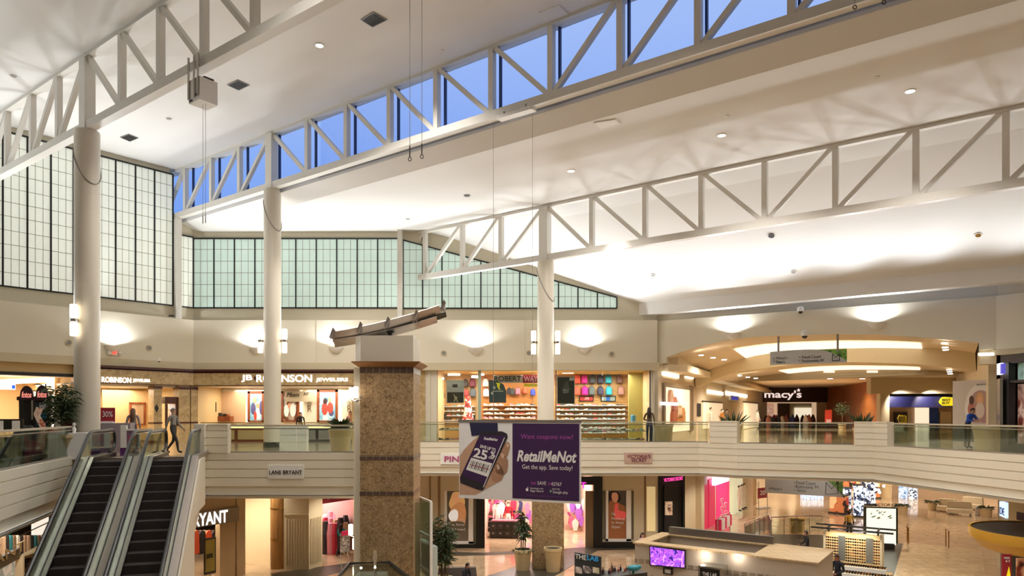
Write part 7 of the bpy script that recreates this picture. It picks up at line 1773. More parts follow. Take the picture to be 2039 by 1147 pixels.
# floor patches, ramp, fence
m = MB(); P = [(1484, 1086), (1512, 1070), (1540, 1064), (1640, 1066), (1700, 1080), (1800, 1083), (1782, 1147), (1700, 1200), (1560, 1160)]
m.plan([XY(Zf(*q)) for q in P], L1, L1 + .02); struct(m, 'floor', M['floord'])
m = MB(); P = [(1800, 1080), (1954, 1096), (1962, 1147), (1990, 1260), (1740, 1260), (1780, 1147)]; m.plan([XY(Zf(*q)) for q in P], L1, L1 + .03); struct(m, 'floor', M['travert'])
m = MB()
for P in ([(705, 1092), (960, 1101), (1190, 1089), (1320, 1093), (1190, 1096), (1100, 1150), (960, 1150), (1130, 1096), (960, 1106), (705, 1110)], [(540, 1142), (720, 1118), (720, 1128), (600, 1160), (540, 1160)]): m.plan([XY(Zf(*q)) for q in P], L1, L1 + .012)
struct(m, 'floor', M['floord'])
def fence(P, label, h=1.05, rail_=True):
    pts_ = [Zf(*q) for q in P]; t = thing('glass_fence', pts_[0], label, 'fence', 'low glass fences of the ramp'); m = MB(); m.tube([p + Vector((0, 0, h)) for p in pts_], .035, 6); m.build('handrail', M['alu'], t)
    for a, b in zip(pts_[:-1], pts_[1:]):
        n = max(1, round((b - a).length / 1.0))
        for k in range(n):
            p, q = a.lerp(b, k / n), a.lerp(b, (k + 1) / n); m = MB(); m.tube([p, p + Vector((0, 0, h))], .022, 5); m.build('post', M['alu'], t)
            m = MB(); fr = Fr(XY(p), XY(q)); m.box(fr, .04, fr.L - .04, -.006, .006, L1 + .1, L1 + h - .12); m.build('glass_panel', M['glass'], t)
fence([(1483, 1082), (1530, 1058), (1536, 1072)], 'glass fence slanting back beside the dark ramp'); fence([(1536, 1066), (1612, 1062), (1640, 1064)], 'straight glass fence behind the wooden podium')
fr = fr2(1574, 1062, 1602, 1063); t = thing('podium', fr.pt(0, 0, L1), 'plain light wooden podium on the dark floor', 'podium'); m = MB(); m.box(fr, 0, fr.L, -.5, 0, L1, L1 + .86); m.build('body', grained('light_wood', '#b89055', '#cba468', 2), t); m = MB(); m.box(fr, -.1, fr.L + .1, -.6, .1, L1 + .86, L1 + .93); m.build('top', grained('light_wood_top', '#d0a868', '#dcb87c', 2, axis=0), t)
for i, P in enumerate(([(1809, 1084), (1813, 1082)], [(1889, 1092), (1891, 1092)])):
    m = MB(); a, b = Zf(*P[0]), Zf(*P[1]); m.tube([a, a + Vector((0, 0, .9)), b + Vector((.1, .5, .95)), b + Vector((.1, .5, 0))], .03, 6); m.build('step_handrail', M['brass'], None, True, label=['brass step handrail beside the directory', 'single brass step handrail on the travertine steps'][i], cat='handrail')
# the cosmetic kiosk
KF = Fr((4.61, 26.75), (9.27, 23.55)); zt = -3.3; t = thing('kiosk_wall', KF.pt(2.5, 0, L1), 'grey walled kiosk with a broad tan counter top and a tile band', 'kiosk')
Lk, Wk = 6.4, 2.65; kg = flat('kiosk_grey', '#b5a898', .6)
for (a0, a1, o0, o1) in ((0, Lk, -.35, 0), (0, .3, -Wk, -.35), (.3, Lk - 1.9, -Wk, -Wk + .2), (Lk - 2.0, Lk, -Wk, -.35)):
    m = MB(); m.box(KF, a0, a1, o0, o1, L1, zt - .05); m.build('wall_panel', kg, t)
ktop = tiles('tan_counter', '#c8ac84', '#c0a47c', '#9a7f5c', .6, .6, .35, noise=.1)
for (a0, a1, o0, o1) in ((-.06, Lk + .06, -.45, .06), (-.06, .42, -Wk - .06, -.45), (.42, Lk - 2.1, -Wk - .06, -Wk + .3), (Lk - 2.1, Lk + .06, -Wk - .06, -.45)):
    m = MB(); m.box(KF, a0, a1, o0, o1, zt - .05, zt); m.build('counter_top', ktop, t)
m = MB(); m.box(KF, .35, Lk - 2.0, -Wk - .0, -Wk + .22, zt, zt + .28); m.build('back_screen', flat('taupe_metal', '#6c6258', .4, .3), t)
m = MB(); m.box(KF, 0, Lk, 0, .015, zt - .75, zt - .60); m.build('tile_band', tiles('mosaic', '#8a7c6c', '#6c6054', '#b0a290', .07, .07, .3, vert=True, offset=0), t)
f = KF.off(.02); t = thing('wall_screen', KF.pt(KF.S(1330), .1, KF.Zp(1330, 1120)), 'wall screen with violet lightning picture on the kiosk', 'screen')
m = MB(); m.prism(f, [f.A(*q) for q in [(1294, 1086), (1366, 1095), (1366, 1132), (1295, 1126)]], 0, .06); m.build('frame', M['black'], t)
m = MB(); m.prism(f, [f.A(*q) for q in [(1296, 1088), (1364, 1097), (1364, 1129.5), (1297, 1124)]], .06, .065); m.build('picture', blobs('violet_lightning', ['#10104a', '#2a1c8a', '#c060f0', '#5a2ac0', '#f0a0ff', '#301060'], 3.4, .3, 1.3, detail=4, dist=2.2), t)
framed(f, 1322, 1129, 1340, 1144, 'small framed notice below the violet screen', M['paper'], None, .05, M['black'])
t = thing('instrument_cabinet', KF.pt(KF.S(1427), .4, KF.Zp(1427, 1160)), 'black and steel glass fronted cabinet at the kiosk with lettering', 'cabinet')
f = KF.off(.05); a0, a1 = f.S(1404), f.S(1450); zz1 = f.Zp(1427, 1122)
m = MB(); m.box(f, a0, a1, 0, .7, zz1 - 1.1, zz1); m.build('body', M['chrome'], t); m = MB(); m.box(f, a0 + .07, a1 - .07, .7, .72, zz1 - .9, zz1 - .06); m.build('door', M['black'], t)
m = MB(); m.text(f, 'THE LAB', (a0 + a1) / 2, zz1 - .25, .5, .12, out=.73); m.build('lettering', M['paper'], t)
for i, px in enumerate((1403, 1469)):
    m = MB(); a, z = f.A(px, 1109); m.ell(f.pt(a, .06, z), (.05, .05, .03), 8, 6); m.build('spotlight', M['lamp'], label=['small lit spotlight on the kiosk wall over the screen side', 'small lit spotlight on the kiosk wall above the cabinet'][i], cat='light'); point('kiosk_bulb', f.pt(a, .2, z + .02), 12, .04, WARM)
fr = frd(1144, 22.4, 1196, 21.7); t = thing('standing_sign', fr.pt(.4, 0, L1), 'dark upright poster stand of the cosmetic kiosk with white and blue title', 'sign')
m = MB(); z1 = fr.Zp(1144, 1100); m.box(fr, 0, fr.L, -.04, 0, L1 + .1, z1); m.build('board', flat('slate', '#2a3238', .5), t)
for s, x, y, w, h, mt in (('THE', 1157, 1109, 22, 9, M['paper']), ('LAB', 1181, 1112, 22, 9, flat('cyan_print', '#3a9ad0', .5, emit='#3a9ad0', es=.2))): ptext(t, fr, s, x, y, w, h, mt, bold=.01)
for x0, y0, x1, y1, mt in ((1146, 1128, 1159, 1143, blobs('cos1', ['#2a4a8a', '#c8b8b0', '#e8e4e0'], 5)), (1161, 1126, 1178, 1143, blobs('cos2', ['#f0ecea', '#3a3038', '#c8c0c0'], 5)), (1180, 1129, 1193, 1143, blobs('cos3', ['#4a8ac0', '#e8d8a8', '#e8e4e0'], 5))):
    m = MB(); pb(m, fr, x0, y0, x1, y1, 0, .01); m.build('photo', mt, t)
m = MB(); fr = frd(1196, 21.7, 1300, 22.6); m.box(fr, 0, fr.L - .45, -.5, .3, L1, fr.Zp(1230, 1142)); m.build('counter', M['dark'], label='dark display counter of the cosmetic kiosk cut by the bottom edge', cat='counter')
rnd = random.Random(12); zc_ = fr.Zp(1230, 1142)
for i in range(20):
    a = .08 + (fr.L - .55) * i / 20; c = ['#5a2a3a', '#2c2430', '#c85a4a', '#e8d8c8', '#3a3040', '#b0403a', '#d8c8b8', '#8a6a50'][i % 8]; p = fr.pt(a, rnd.uniform(-.3, 0), zc_); h = .1 + .1 * rnd.random() + (.12 if i in (1, 7) else 0)
    m = MB(); m.lathe(p, [(.028, 0), (.03, h * .6), (.012, h * .72), (.012, h)], 8); m.build('bottle', flat('bottle_' + c.lstrip('#'), c, .3), None, True, label='small cosmetic bottle on the dark display counter', cat='bottle', group='cosmetic bottles on the counter')
m = MB(); p = at(1262, 1131, d=22.0); m.ell(p, (.2, .14, .1), 12, 8); m.ell(p + Vector((.16, 0, .03)), (.08, .08, .07), 8, 6); m.tube([p - Vector((.02, 0, .08)), (p.x - .02, p.y, zc_)], .03, 6); m.build('bird_ornament', flat('teal_ornament', '#2f8a96', .4), None, True, label='teal rounded ornament on a stem at the cosmetic counter', cat='ornament')
# sunglasses kiosk
SF_ = Fr(XY(at(1642, 1118, z=L1 + 1.0)), XY(at(1752, 1130, z=L1 + 1.0)))
SFL = SF_.L; t = thing('sunglasses_kiosk', SF_.pt(SFL / 2, 0, L1), 'lit cream sunglasses kiosk with tiered display shelves', 'kiosk')
zt1 = SF_.Zp(1642, 1060); m = MB(); m.box(SF_, 0, SFL, -.5, -.1, L1, zt1); m.build('display_wall', lp('warm_cream_display', '#e0c088', .35), t)
for a in (-.05, SFL): m = MB(); m.box(SF_, a, a + .08, -.6, .0, L1, zt1 + .1); m.build('side_post', M['wall2'], t)
m = MB()
for o in (-.9, .15): m.bar(SF_.pt(-.5, o, zt1 + .2), SF_.pt(SFL + .5, o, zt1 + .2), .07, .07)
for a in (.1, SFL - .1): m.bar(SF_.pt(a, -.9, zt1 + .2), SF_.pt(a, .15, zt1 + .2), .05, .05); m.bar(SF_.pt(a, -.3, zt1), SF_.pt(a, -.3, zt1 + .2), .06, .06)
m.build('light_frame', M['dark'], t)
for k, (o, z) in enumerate(((.35, .98), (.85, .78), (1.45, .30))):
    m = MB(); m.box(SF_, -.35 - .3 * k, SFL + .25 + .25 * k, o - .5, o, L1 + z - .05, L1 + z); m.build('display_shelf', M['wall2'], t)
    m = MB(); m.box(SF_, -.35 - .3 * k, SFL + .25 + .25 * k, o, o + .02, L1 + z - .16, L1 + z); m.build('price_strip', M['white'], t)
m = MB(); m.box(SF_, -.4, SFL + .4, -.5, .5, L1, L1 + .75); m.build('base_cabinet', M['tan'], t)
for k in (2, 6): 
    m = MB(); a = SFL * (k + .5) / 8; m.box(SF_, a - .13, a + .13, -.1, -.07, L1 + 1.1, zt1 - .1); m.build('mirror', flat('kiosk_mirror', '#b8c0bc', .1, .8), t)
pr_g = MB(); gs = []
def glasses(c, h):
    m = MB(); 
    for s in (-1, 1): m.prism(Fr((0, 0), (1, 0)), [(s * .036 + .03 * math.cos(u), .024 * math.sin(u)) for u in [2 * math.pi * k / 10 for k in range(10)]], 0, .008)
    m.bar((-.015, 0, .005), (.015, 0, .005), .006, .006)
    for s in (-1, 1): m.bar((s * .068, 0, .008), (s * .066, .11, .0), .006, .006)
    return m.build('sunglasses', flat('lens_' + c, h, .2), None, base=(0, 0, 0))
gp = [glasses('black', '#1c1614'), glasses('brown', '#5a3424'), glasses('amber', '#8a5a24')]; gu = [0, 0, 0]; ang = math.atan2(SF_.u[1], SF_.u[0])
def putg(p, where, sc=1.25):
    i = rnd.choices((0, 1, 2), (5, 3, 2))[0]; o = gp[i] if not gu[i] else gp[i].copy()
    if gu[i]: COL.objects.link(o)
    gu[i] = 1; o.location = p; o.rotation_euler = (0, 0, ang); o.scale = (sc, sc, sc * 1.3); tag(o, ('black', 'brown', 'amber')[i] + ' sunglasses ' + where, 'sunglasses', ('black', 'brown', 'amber')[i] + ' sunglasses ' + where)
for k in (0, 1, 3, 4, 5, 7):
    for r in range(9):
        for q in (0, 1): putg(SF_.pt(SFL * (k + .32 + .36 * q) / 8, -.085, L1 + 1.12 + (zt1 - L1 - 1.2) * r / 9), 'on the upright panels of the kiosk', 1.1)
for k, (o, z) in enumerate(((.35, .98), (.85, .78), (1.45, .30))):
    n = 30; a0, a1 = -.3 - .3 * k, SFL + .2 + .25 * k
    for j in range(n):
        for q in (0, 1): putg(SF_.pt(a0 + (a1 - a0) * (j + .5) / n, o - .12 - .2 * q, L1 + z + .035), 'on the %s tier of the kiosk' % ('top', 'middle', 'bottom')[k])
for a in (.6, SFL - .6): spot('kiosk_lamp', SF_.pt(a, .5, zt1 + .25), SF_.pt(a, -.1, L1 + 1.4), 60, 110, .6, .05, WARM)
# round kiosk roof with the yellow rim
c = Vector((20.1, 26.7, -2.9)); t = thing('round_kiosk', (c.x, c.y, L1), 'round kiosk with dark grey roof and yellow rim at the lower right', 'kiosk')
m = MB(); m.lathe(c, [(2.42, -.02), (2.46, .0)], 64); m.build('roof', tiles('roof_grey', '#3e3c3c', '#444242', '#2a2828', 2.2, 2.2, .5, noise=.1, offset=0), t)
m = MB(); m.lathe(c, [(2.0, -.75), (2.25, -.62), (2.38, -.40), (2.40, -.39), (2.50, -.34), (2.55, -.2), (2.55, .04), (2.47, .04), (2.47, -.05)], 64); m.build('rim', flat('mustard_rim', '#c99a34', .4), t, True)
m = MB(); m.lathe((c.x, c.y, L1), [(1.5, 0), (1.5, 2.2)], 32); m.build('core', M['dark'], t, True)
fr = frd(1994, 23.2, 2016, 23.2); t = sign('standing_sign', fr, 1996, 1104, 2014, 1160, 0, .05, M['red'], 'red poster under the round kiosk roof with pale wording', [('TEES', 2004, 1111, 12, 4), ('& 5', 2006, 1117, 8, 4)], M['paper'])
m = MB(); f = fr.off(.06); m.prism(f, [f.A(*q) for q in [(2004, 1147), (2009, 1128), (2012, 1147)]], 0, .01); m.build('printed_triangle', M['yellow'], t)
sign('standing_sign', frd(2024, 23.2, 2045, 23.2), 2025, 1112, 2045, 1160, 0, .05, blobs('dark_pizza', ['#2a1612', '#8a3a24', '#d8a880', '#3a201a'], 2.5), 'dark picture poster at the very lower right corner', [], M['paper'])
# people below
person(tuple(Zf(1606, 1123)), -100, dict({k: (v[0], v[1], v[2] + .28) for k, v in SIT.items()}, anL=(-.11, -.42, .30), toL=(-.11, -.56, .22), anR=(.11, -.42, .30), toR=(.11, -.56, .22), wrR=(.1, -.16, 1.38), haR=(.06, -.14, 1.44)), ['#16151a', '#17161a', '#101010', '#a87a60', '#16151a', '#17161a'], '#17100c', False, 'person in dark clothes seated on a bar stool with a hand at the face', 1.0)
p = Zf(1604, 1123); t = thing('bar_stool', tuple(p), 'black bar stool under the seated person by the sunglasses kiosk', 'stool')
m = MB(); m.lathe(p, [(.19, .66), (.2, .70), (.17, .72)], 16); m.build('seat', M['black'], t, True)
for k in range(4): m = MB(); a = math.pi * (.25 + .5 * k); m.tube([p + Vector((.13 * math.cos(a), .13 * math.sin(a), .68)), p + Vector((.22 * math.cos(a), .22 * math.sin(a), 0))], .014, 6); m.build('leg', M['dark'], t)
m = MB(); m.tube([p + Vector((-.2, 0, .7)), p + Vector((-.24, 0, 1.05)), p + Vector((-.2, .25, 1.05)), p + Vector((-.17, .2, .7))], .014, 6); m.build('backrest', M['dark'], t)
person((at(1668, 1104, d=27.0).x, 27.0, L1), -60, dict(head=(0, -.07, 1.58), wrL=(-.15, -.3, 1.05), haL=(-.12, -.37, 1.04), wrR=(.15, -.3, 1.05), haR=(.12, -.37, 1.04)), ['#1a1c2a', '#14141c', '#111', '#a8745a'][:2] + ['#111111', '#a8745a'], '#3a1c14', False, 'person in a dark suit looking down before the sunglasses kiosk', 1.05)
person((at(1584, 1112, d=26.3).x, 26.3, L1), 30, dict(wrL=(-.2, -.3, 1.05), haL=(-.14, -.38, 1.05)), ['#2a2428', '#3a3a44', '#111111', '#c08a70', '#c09078'], '#1a1210', False, 'person in a black cap bending over goods at the bottom edge', 1.02, cap='#18161a')
person((at(1691, 1018, d=39.5).x, 39.5, L1), 180, {}, ['#c8922a', '#26262c', '#111111', '#a8745a', '#1c1a20'], '#17100c', False, 'person in a yellow and black jacket seen from behind by the directory', 1.0, cap='#2a1a14')
person((at(1280, 1052, d=33.0).x, 33.0, L1), 20, {}, ['#d8a8b0', '#5a5a68', '#222222', '#c08e74'], '#241610', True, 'person in a pale pink jacket behind the left end of the kiosk', .93)
person((at(1346, 1051, d=32.0).x, 32.0, L1), -20, {}, ['#e8e0dc', '#4a4a50', '#222222', '#a87458'], '#1c120e', False, 'person in white behind the kiosk before the black display window', .95)
person((at(1300, 1136, d=23.6).x, 23.6, L1 + .12), 120, {}, ['#c8b8b0', '#222222', '#111111', '#b8866c'], '#17100e', False, 'person with a black hair bun below the violet screen', .93, bun=True)
person((at(680, 1030, d=35.5).x, 35.5, L1), 160, dict(WALK), ['#3aa6b4', '#3a3436', '#222222', '#7a5040', '#3aa6b4'], '#241812', True, 'person in a turquoise top inside the red fronted shop', .95)
ps = at(910, 1118, d=28.0); S2 = {k: v for k, v in SIT.items()}
person((ps.x + .35, 28.0, L1), 60, dict(S2, head=(0, -.1, 1.12), crown=(0, -.08, 1.18)), ['#1c2030', '#26304a', '#1a1a1a', '#a8745a'], '#17100c', False, 'seated adult in dark blue bending towards the child on the grey sofa', 1.02)
person((ps.x - .45, 27.8, L1), -30, S2, ['#e0dcd8', '#8a8a90', '#dddddd', '#a8745a'], '#17100c', False, 'small child in white seated beside the adult in dark blue', .72)
sofa(870, 1185, 952, 1183, 'dark grey curved sofa by the granite pillar', 'grey sofa', flat('dark_grey_cloth', '#6a625c', .8))
# plants below
potted('potted_corn_plant', tuple(Zf(1041, 1135)), .30, .40, .95, 'glossy corn plant in a beige pot before the granite pier', 'corn', 1.75, seed=51)
potted('planter_bin', tuple(Zf(1101, 1138)), .30, .40, 1.08, 'plain beige bin planter right of the corn plant', 'fern', .02, n=2, cat='planter')
p = at(880, 1120, d=27.0); potted('potted_bamboo', (p.x, p.y, L1), .38, .48, .9, 'tall leafy bamboo right of the glass lift on the lower level', 'bamboo', 2.5, n=190, seed=55, spread=.6)
# glass lift shaft beside the pillar
fr = frd(824, 27.0, 858, 25.0); t = thing('glass_lift', fr.pt(0, 0, L1), 'narrow glass lift shaft with white frame right of the granite pillar', 'lift')
fr = Fr(XY(at(822, 900, d=28.2)), XY(at(858, 900, d=26.0))); zt = fr.Zp(857, 999)
for (a, o) in ((0, 0), (fr.L, 0), (0, 1.2), (fr.L, 1.2)): m = MB(); m.box(fr, a - .05, a + .05, o - .05, o + .05, L1, zt); m.build('frame_post', M['white'], t)
for z in (zt, L1 + 1.3, L1 + 2.6):
    for o in (0, 1.2): m = MB(); m.box(fr, 0, fr.L, o - .03, o + .03, z - .04, z + .04); m.build('frame_bar', M['white'], t)
m = MB(); m.box(fr, fr.L - .01, fr.L + .01, 0, 1.2, L1, zt); m.box(fr, .05, fr.L - .05, -.01, .01, L1, zt); m.build('glass_panel', M['glass'], t)
m = MB(); m.box(fr, .2, fr.L - .3, -.35, -.1, L1 + 1.0, L1 + 2.2); m.build('car', flat('pale_car', '#c6d2cc', .3), t)
# lower shops at left under the bridge
fa = frd(540, 32.4, 615, 32.4); m = MB(); m.box(fa, fa.S(565), fa.L, -.3, 0, L1, -1.5); struct(m, 'wall_lower', M['wall2'])
m = MB(); 
a = fa.S(569); 
while a < fa.L - .1: m.box(fa, a, a + .05, 0, .03, L1 + .25, fa.Zp(590, 1034)); a += .12
m.box(fa, fa.S(565), fa.L, 0, .05, fa.Zp(590, 1026), fa.Zp(590, 1023)); struct(m, 'trim_14', M['wall2'])
fb_ = Fr(fa.pt(fa.L, 0, 0)[:2], XY(at(642, 900, d=33.5))); m = MB(); m.box(fb_, 0, fb_.L, -.3, 0, L1, -1.5)
a = .1
while a < fb_.L - .1: m.box(fb_, a, a + .05, 0, .03, L1 + .25, fa.Zp(590, 1034)); a += .12
struct(m, 'wall_lower', M['wall2'])
p = at(552, 900, d=32.8); t = thing('wood_column', (p.x, p.y, L1), 'rounded brown wood column with two brass rings under the bridge', 'column'); m = MB(); m.lathe((p.x, p.y, L1), [(.3, 0), (.3, 4.1)], 24); m.build('shaft', grained('honey_wood', '#8a6232', '#a87a44', 1.5), t, True)
m = MB(); 
for y in (1015, 1077): z = EYE + (CY - y) * 32.5 / F; m.lathe((p.x, p.y, z), [(.31, 0), (.315, .03), (.31, .06)], 24)
m.build('ring', M['brass'], t, True)
# lit cream niche
fn = frd(470, 34, 540, 33.4); m = MB(); m.box(fn, -.5, fn.L, -.3, 0, L1, -1.5); struct(m, 'wall_lower', flat('cream_niche', '#eed9ae', .7)); 
for px in (500, 525): p = at(px, 1000, d=32); spot('niche_lamp', (p.x, p.y, -1.7), (p.x + .3, p.y + 1.6, -3.5), 90, 120, .6, .08, WARM)
# plus size clothing shop with lit letters
LL = frd(375, 29.2, 487, 31.6); t = thing('shop_header', LL.pt(LL.S(420), 0, LL.Zp(420, 1050)), 'taupe shop header with big lit white letters under the escalator side', 'shop header')
m = MB(); m.prism(LL, [(LL.S(370), LL.Zp(385, 1050)), (LL.S(470), LL.Zp(385, 1050)), (LL.S(470), LL.Zp(385, 1020)), (LL.S(370), LL.Zp(385, 1020))], 0, .2); m.build('board', flat('taupe_header', '#8a7a66', .5), t)
ptext(t, LL.off(.2), 'RYANT', 419, 1032, 68, 25, M['letter'], bold=.015)
zh = LL.Zp(385, 1050)
m = MB(); m.box(LL, LL.S(438), LL.S(472), -.3, 0, L1, zh); m.box(LL, 0, LL.L, -.3, 0, LL.Zp(385, 1020), -1.5); m.box(LL, LL.S(470), LL.L, -.3, .05, L1, -1.5); struct(m, 'wall_lower', flat('sand_stone', '#b59a74', .6))
m = MB(); m.box(LL, -2, LL.L, -5.2, -5, L1, -1.5); struct(m, 'wall_lower', M['tan'])
for px, dd in ((400, 30), (430, 31)): p = at(px, 1000, d=dd); spot('shop_lamp', (p.x, p.y + .5, -1.7), (p.x, p.y + 1, L1), 260, 140, .5, .1, WARM)
rnd = random.Random(3)
for i in range(12):
    px = 388 + i * 4.2; c = ['#e8603c', '#3a302c', '#d84a34', '#2a2624', '#8a7a6a', '#e87a5a'][i % 6]; f = LL.off(-.8 - .4 * (i % 3)); a, z = f.A(px, 1056); m = MB(); m.prism(f, [(a - .16, z - 1.0), (a + .16, z - 1.0), (a + .13, z - .1), (a + .05, z), (a - .05, z), (a - .13, z - .1)], 0, .1)
    m.build('hanging_garment', flat('wear_' + c.lstrip('#'), c, .8), label='hanging garment in the shop with the big lit letters', cat='garment', group='garments of the lit letter shop')
t = sign('standing_sign', LL.off(.8), 407, 1073, 430, 1140, 0, .05, M['char'], 'framed sale poster stand with large thirty percent print', [], M['paper'])
m = MB(); pb(m, LL.off(.86), 409, 1076, 428, 1136, 0, .01); m.build('print', flat('mustard_print', '#b8a44a', .6, noise=.3, nscale=2), t); ptext(t, LL.off(.88), '30%', 417, 1107, 13, 9, M['ink'])
f = LL.off(.82); m = MB(); a = f.S(418); m.bar(f.pt(a, 0, f.Zp(418, 1140)), f.pt(a, 0, L1), .05, .05); m.box(f, a - .3, a + .3, -.2, .2, L1, L1 + .03); m.build('stand', M['chrome'], t)
# red fronted accessories shop
RS = Fr(XY(at(615, 900, d=34.4)), XY(at(708, 900, d=36.8))); t = thing('shop_header', RS.pt(1, 0, RS.Zp(640, 1005)), 'dark pink shop header under the bridge left of the granite pillar', 'shop header')
m = MB(); m.prism(RS, [RS.A(618, 1006), RS.A(706, 993), RS.A(706, 978), RS.A(618, 978)], 0, .15); m.build('board', flat('dark_pink_header', '#a83244', .5), t); ptext(t, RS.off(.15), 'icing', 648, 991, 20, 9, flat('pink_script', '#e8a0a8', .5), shear=.4)
shop(RS.off(-.1), 630, 712, -1.55, L1, 6, flat('pinkish', '#e0b0a8', .6), power=250, col=(1, .94, .9))
RI = RS.off(-3.5); m = MB(); pb(m, RI, 636, 990, 712, 1072, -.1, 0); m.build('goods_wall', blobs('accessory_goods', ['#f4e8e0', '#c83050', '#3a2c30', '#e8a0b0', '#ffffff', '#8a5a6a', '#1c1a1e', '#f0d0c0'], 6, .5, .35, kind='v'), label='back wall crowded with pink white and black accessories', cat='display wall')
m = MB(); pb(m, RS.off(-1.2), 695, 1000, 706, 1100, -.1, 0); m.build('pink_wing', blobs('pink_goods', ['#f8e8ec', '#d83868', '#ffffff', '#e890a8'], 7, .5, .5, kind='v'), label='pink and white goods panel beside the granite pillar', cat='display panel')
rnd = random.Random(8)
for i in range(14):
    p = at(648 + (i % 5) * 10, 1050, d=36.2 + (i // 5) * 1.0); c = rnd.choice(['#c83050', '#2a2428', '#f0e4e0', '#e8a0b0', '#c8a888']); m = MB(); m.lathe((p.x, p.y, L1), [(.2, 0), (.24, .8), (.3, 1.0), (.12, 1.5 + rnd.random() * .4)], 8)
    m.build('goods_stand', flat('acc_' + c.lstrip('#'), c, .6), label='accessory stand inside the red fronted shop', cat='display stand', group='accessory stands in the red fronted shop')
lowbox('display_bin', 654, 1081, 672, 1081, .85, .5, flat('bin_beige', '#b8a28a', .6), 'beige display bin inside the red fronted shop', 'bin')
fr = frd(675, 32.5, 697, 32.9); t = sign('standing_sign', fr, 678, 1062, 696, 1098, 0, .04, blobs('bw_print', ['#f0ecea', '#2a2628', '#c8c0bc', '#ffffff'], 9, .5), 'white poster stand with pictures before the red fronted shop', [], M['paper']); m = MB(); m.box(fr, fr.S(679), fr.S(696), 0, .06, fr.Zp(688, 1066), fr.Zp(688, 1057)); m.build('header', M['pink'], t)
m = MB(); m.bar(fr.pt(.1, 0, fr.Zp(688, 1098)), fr.pt(.0, .2, L1), .03, .03); m.bar(fr.pt(.4, 0, fr.Zp(688, 1098)), fr.pt(.5, .2, L1), .03, .03); m.build('stand', M['chrome'], t)
m = MB(); fr = frd(704, 33.6, 720, 33.6); m.box(fr, 0, fr.L + .5, -.4, 0, L1, -1.5); m.build('amber_pier', M['tan'], label='amber lit pier directly left of the granite pillar', cat='pier')
for x, y, l in ((700, 1055, 'left frosted lantern on the amber pier beside the lower shops'), (708, 1083, 'right lower frosted lantern on the amber pier beside the lower shops')):
    p = at(x, y, d=26.2); lantern(p.x + .1, p.y, p.z, l, 1, 'frosted lanterns on the amber pier')
# jewellery island at the bottom
fj = Fr(XY(at(690, 1122, z=-3.7)), XY(at(775, 1120, z=-3.7))); t = thing('jewellery_island', fj.pt(1, 0, L1), 'glass topped jewellery island with dark rim cut by the bottom edge', 'kiosk')
jc = fj; m = MB(); pts_ = [at(695, 1122, z=-3.7), at(775, 1119.5, z=-3.7), at(815, 1150, z=-3.7), at(840, 1220, z=-3.7), at(640, 1220, z=-3.7), at(672, 1150, z=-3.7)]
m.tube(pts_, .05, 6, True); m.build('rim', M['char'], t)
m = MB(); m.plan([XY(p) for p in pts_], -3.76, -3.74); m.build('glass_top', M['sglass'], t); m = MB(); m.plan([XY(p) for p in pts_], L1, -4.15); m.build('cabinet', flat('cream_cab', '#cfc0a4', .6), t)
m = MB(); p = at(740, 1150, z=-4.1); fr = Fr(XY(p), (p.x + 1, p.y)); m.box(fr, -.5, .5, -.3, .3, -4.15, -3.95); m.build('display_block', M['white'], t)
p = at(747, 1118, d=22.6); m = MB()
for k in range(3): m.tube([p + Vector((.03 * (k - 1), 0, .35)), p + Vector((.05 * (k - 1), 0, .1)), p + Vector((0, 0, -.1)), p + Vector((0, 0, -.45))], [.02, .03, .04, .05], 6)
m.build('glass_ornament', glassy('crystal', '#ffffff', .25, .05), None, True, label='clear crystal hand ornament on the jewellery island', cat='ornament')
for x, y in ((719, 1131), (747, 1130)): p = at(x, y, d=22.8); m = MB(); m.ell(p, (.035, .035, .035), 8, 6); m.build('spot_bulb', emis('white_spark', '#fff6e0', 25), label='bright point lamp on the jewellery island, %s of two' % ('left' if x < 730 else 'right'), cat='light'); 
# bottom left shop with outlined letters, seen under the left balcony
LF = frd(-40, 22.5, 110, 30); LFi = LF.off(-2.5)
m = MB(); m.box(LF, -8, LF.L + 6, -6.2, -6, L1, -1.5); struct(m, 'wall_lower', M['tan'])
t = thing('shop_header', LF.pt(1, 0, -4), 'dark shop fascia with outlined letters at the bottom left corner', 'shop header'); m = MB(); m.box(LF, LF.S(-30), LF.S(36), -.1, .05, LF.Zp(0, 1132), LF.Zp(0, 1110)); m.build('board', M['dark'], t)
ptext(t, LF.off(.06), 'ANT', 17, 1101, 62, 20, M['wall2'], bold=0)
m = MB(); pb(m, LF.off(-.1), 0, 1122, 31, 1160, 0, .02); m.build('window_print', blobs('pale_window', ['#e8e4dc', '#f4f0ea', '#8aa8a8', '#d8c8c0'], 2.5, .5, .2), label='pale printed window panel at the bottom left corner', cat='window print')
for i in range(14):
    px = 2 + i * 7.2; c = ['#c8a88a', '#2a2622', '#2f7c84', '#8a6a4a', '#efe6da', '#3a3430', '#b89878'][i % 7]; f = LF.off(-1.8); a, z = f.A(px, 1066); m = MB(); m.prism(f, [(a - .17, z - .85), (a + .17, z - .85), (a + .14, z - .1), (a + .05, z), (a - .05, z), (a - .14, z - .1)], 0, .12)
    m.build('hanging_garment', flat('rail_' + c.lstrip('#'), c, .8), label='garment on the long rail in the bottom left shop', cat='garment', group='garments of the bottom left shop')
m = MB(); f = LF.off(-1.75); m.tube([f.pt(f.S(-5), 0, f.Zp(50, 1062)), f.pt(f.S(108), 0, f.Zp(50, 1062))], .025, 6); m.build('garment_rail', M['chrome'], label='long steel garment rail in the bottom left shop', cat='rail')
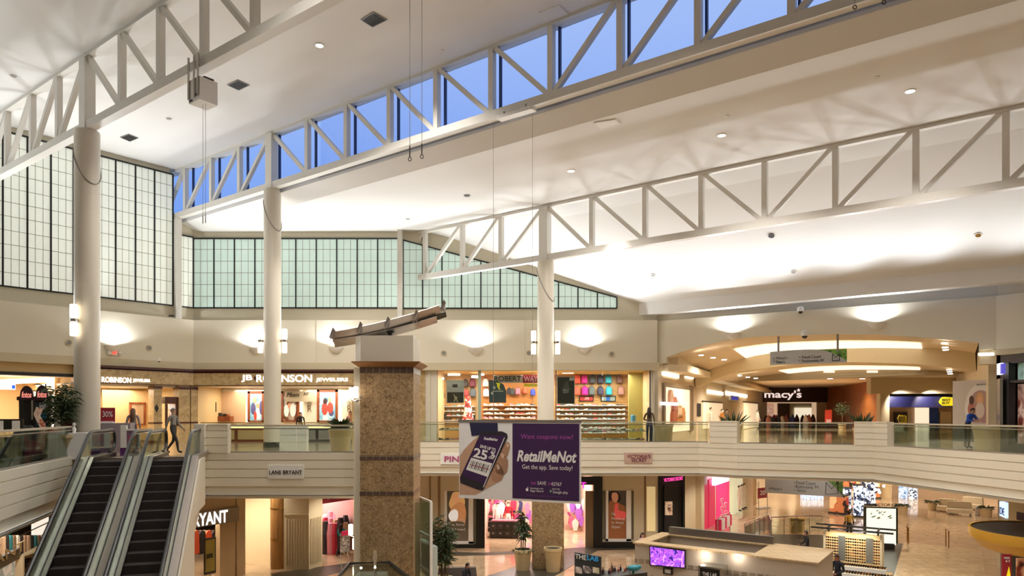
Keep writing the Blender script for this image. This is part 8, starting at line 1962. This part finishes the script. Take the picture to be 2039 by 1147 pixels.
item('white_sign_board', LF.off(-3), 66, 1041, 97, 1058, 0, .08, emis('lit_white_board', '#fff2e0', .9), 'white lit board above the garment rail', 'sign')
fr = fr2(46, 1150, 100, 1130); t = thing('display_table', fr.pt(1, 0, L1), 'round ended white display table in the bottom left shop', 'table'); m = MB(); m.box(fr, 0, fr.L, -1, 0, L1 + .9, L1 + 1.0); m.box(fr, 0, .1, -1, 0, L1, L1 + .9); m.box(fr, fr.L - .1, fr.L, -1, 0, L1, L1 + .9); m.build('table_body', M['wall2'], t)
m = MB(); p = fr.pt(fr.L * .25, -.5, L1 + 1.0); m.ell(p + Vector((0, 0, .06)), (.25, .2, .1), 12, 8); m.build('red_garment', M['red'], None, True, label='folded red garment on the display table', cat='garment')
m = MB(); p = fr.pt(fr.L * .6, -.5, L1 + .4); m.ell(p, (.3, .3, .22), 10, 6); m.build('dark_garment_pile', M['dark'], None, True, label='dark grey garment pile under the display table top', cat='garment')
for px, dd in ((20, 25), (80, 28)): p = at(px, 1000, d=dd); spot('shop_lamp', (p.x - 1, p.y + 1, -1.7), (p.x - 1.5, p.y + 2, L1), 420, 150, .5, .1, WARM)
# shop plates on the balcony fascia
sign('name_plate', Fr((-11.2, 26.1), (-5.45, 26.1)), 533.5, 926.5, 605, 953, 0, .06, M['white'], 'white name plate with thin dark capitals on the bridge fascia', [('LANE BRYANT', 569, 940.5, 65, 8)], M['ink'])
FFr = Fr((-5, 35.5), (9.3, 35.5)); lg = flat('pink_outline', '#b0487a', .5)
sign('name_plate', FFr, 877, 903.5, 950, 924.5, 0, .05, M['white'], 'white name plate with pink slab letters half hidden by the banner', [('PINK', 907, 914, 44, 11)], lg, bold=.02)
sign('name_plate', FFr, 1243.5, 901.5, 1299, 922.5, 0, .05, flat('rose_plate', '#c8a898', .5), 'dusty rose name plate with maroon capitals on the long fascia', [("VICTORIA'S", 1271.5, 908.5, 47, 7), ('SECRET', 1272.5, 916.5, 31, 7)], flat('maroon_letters', '#7a2a40', .5))
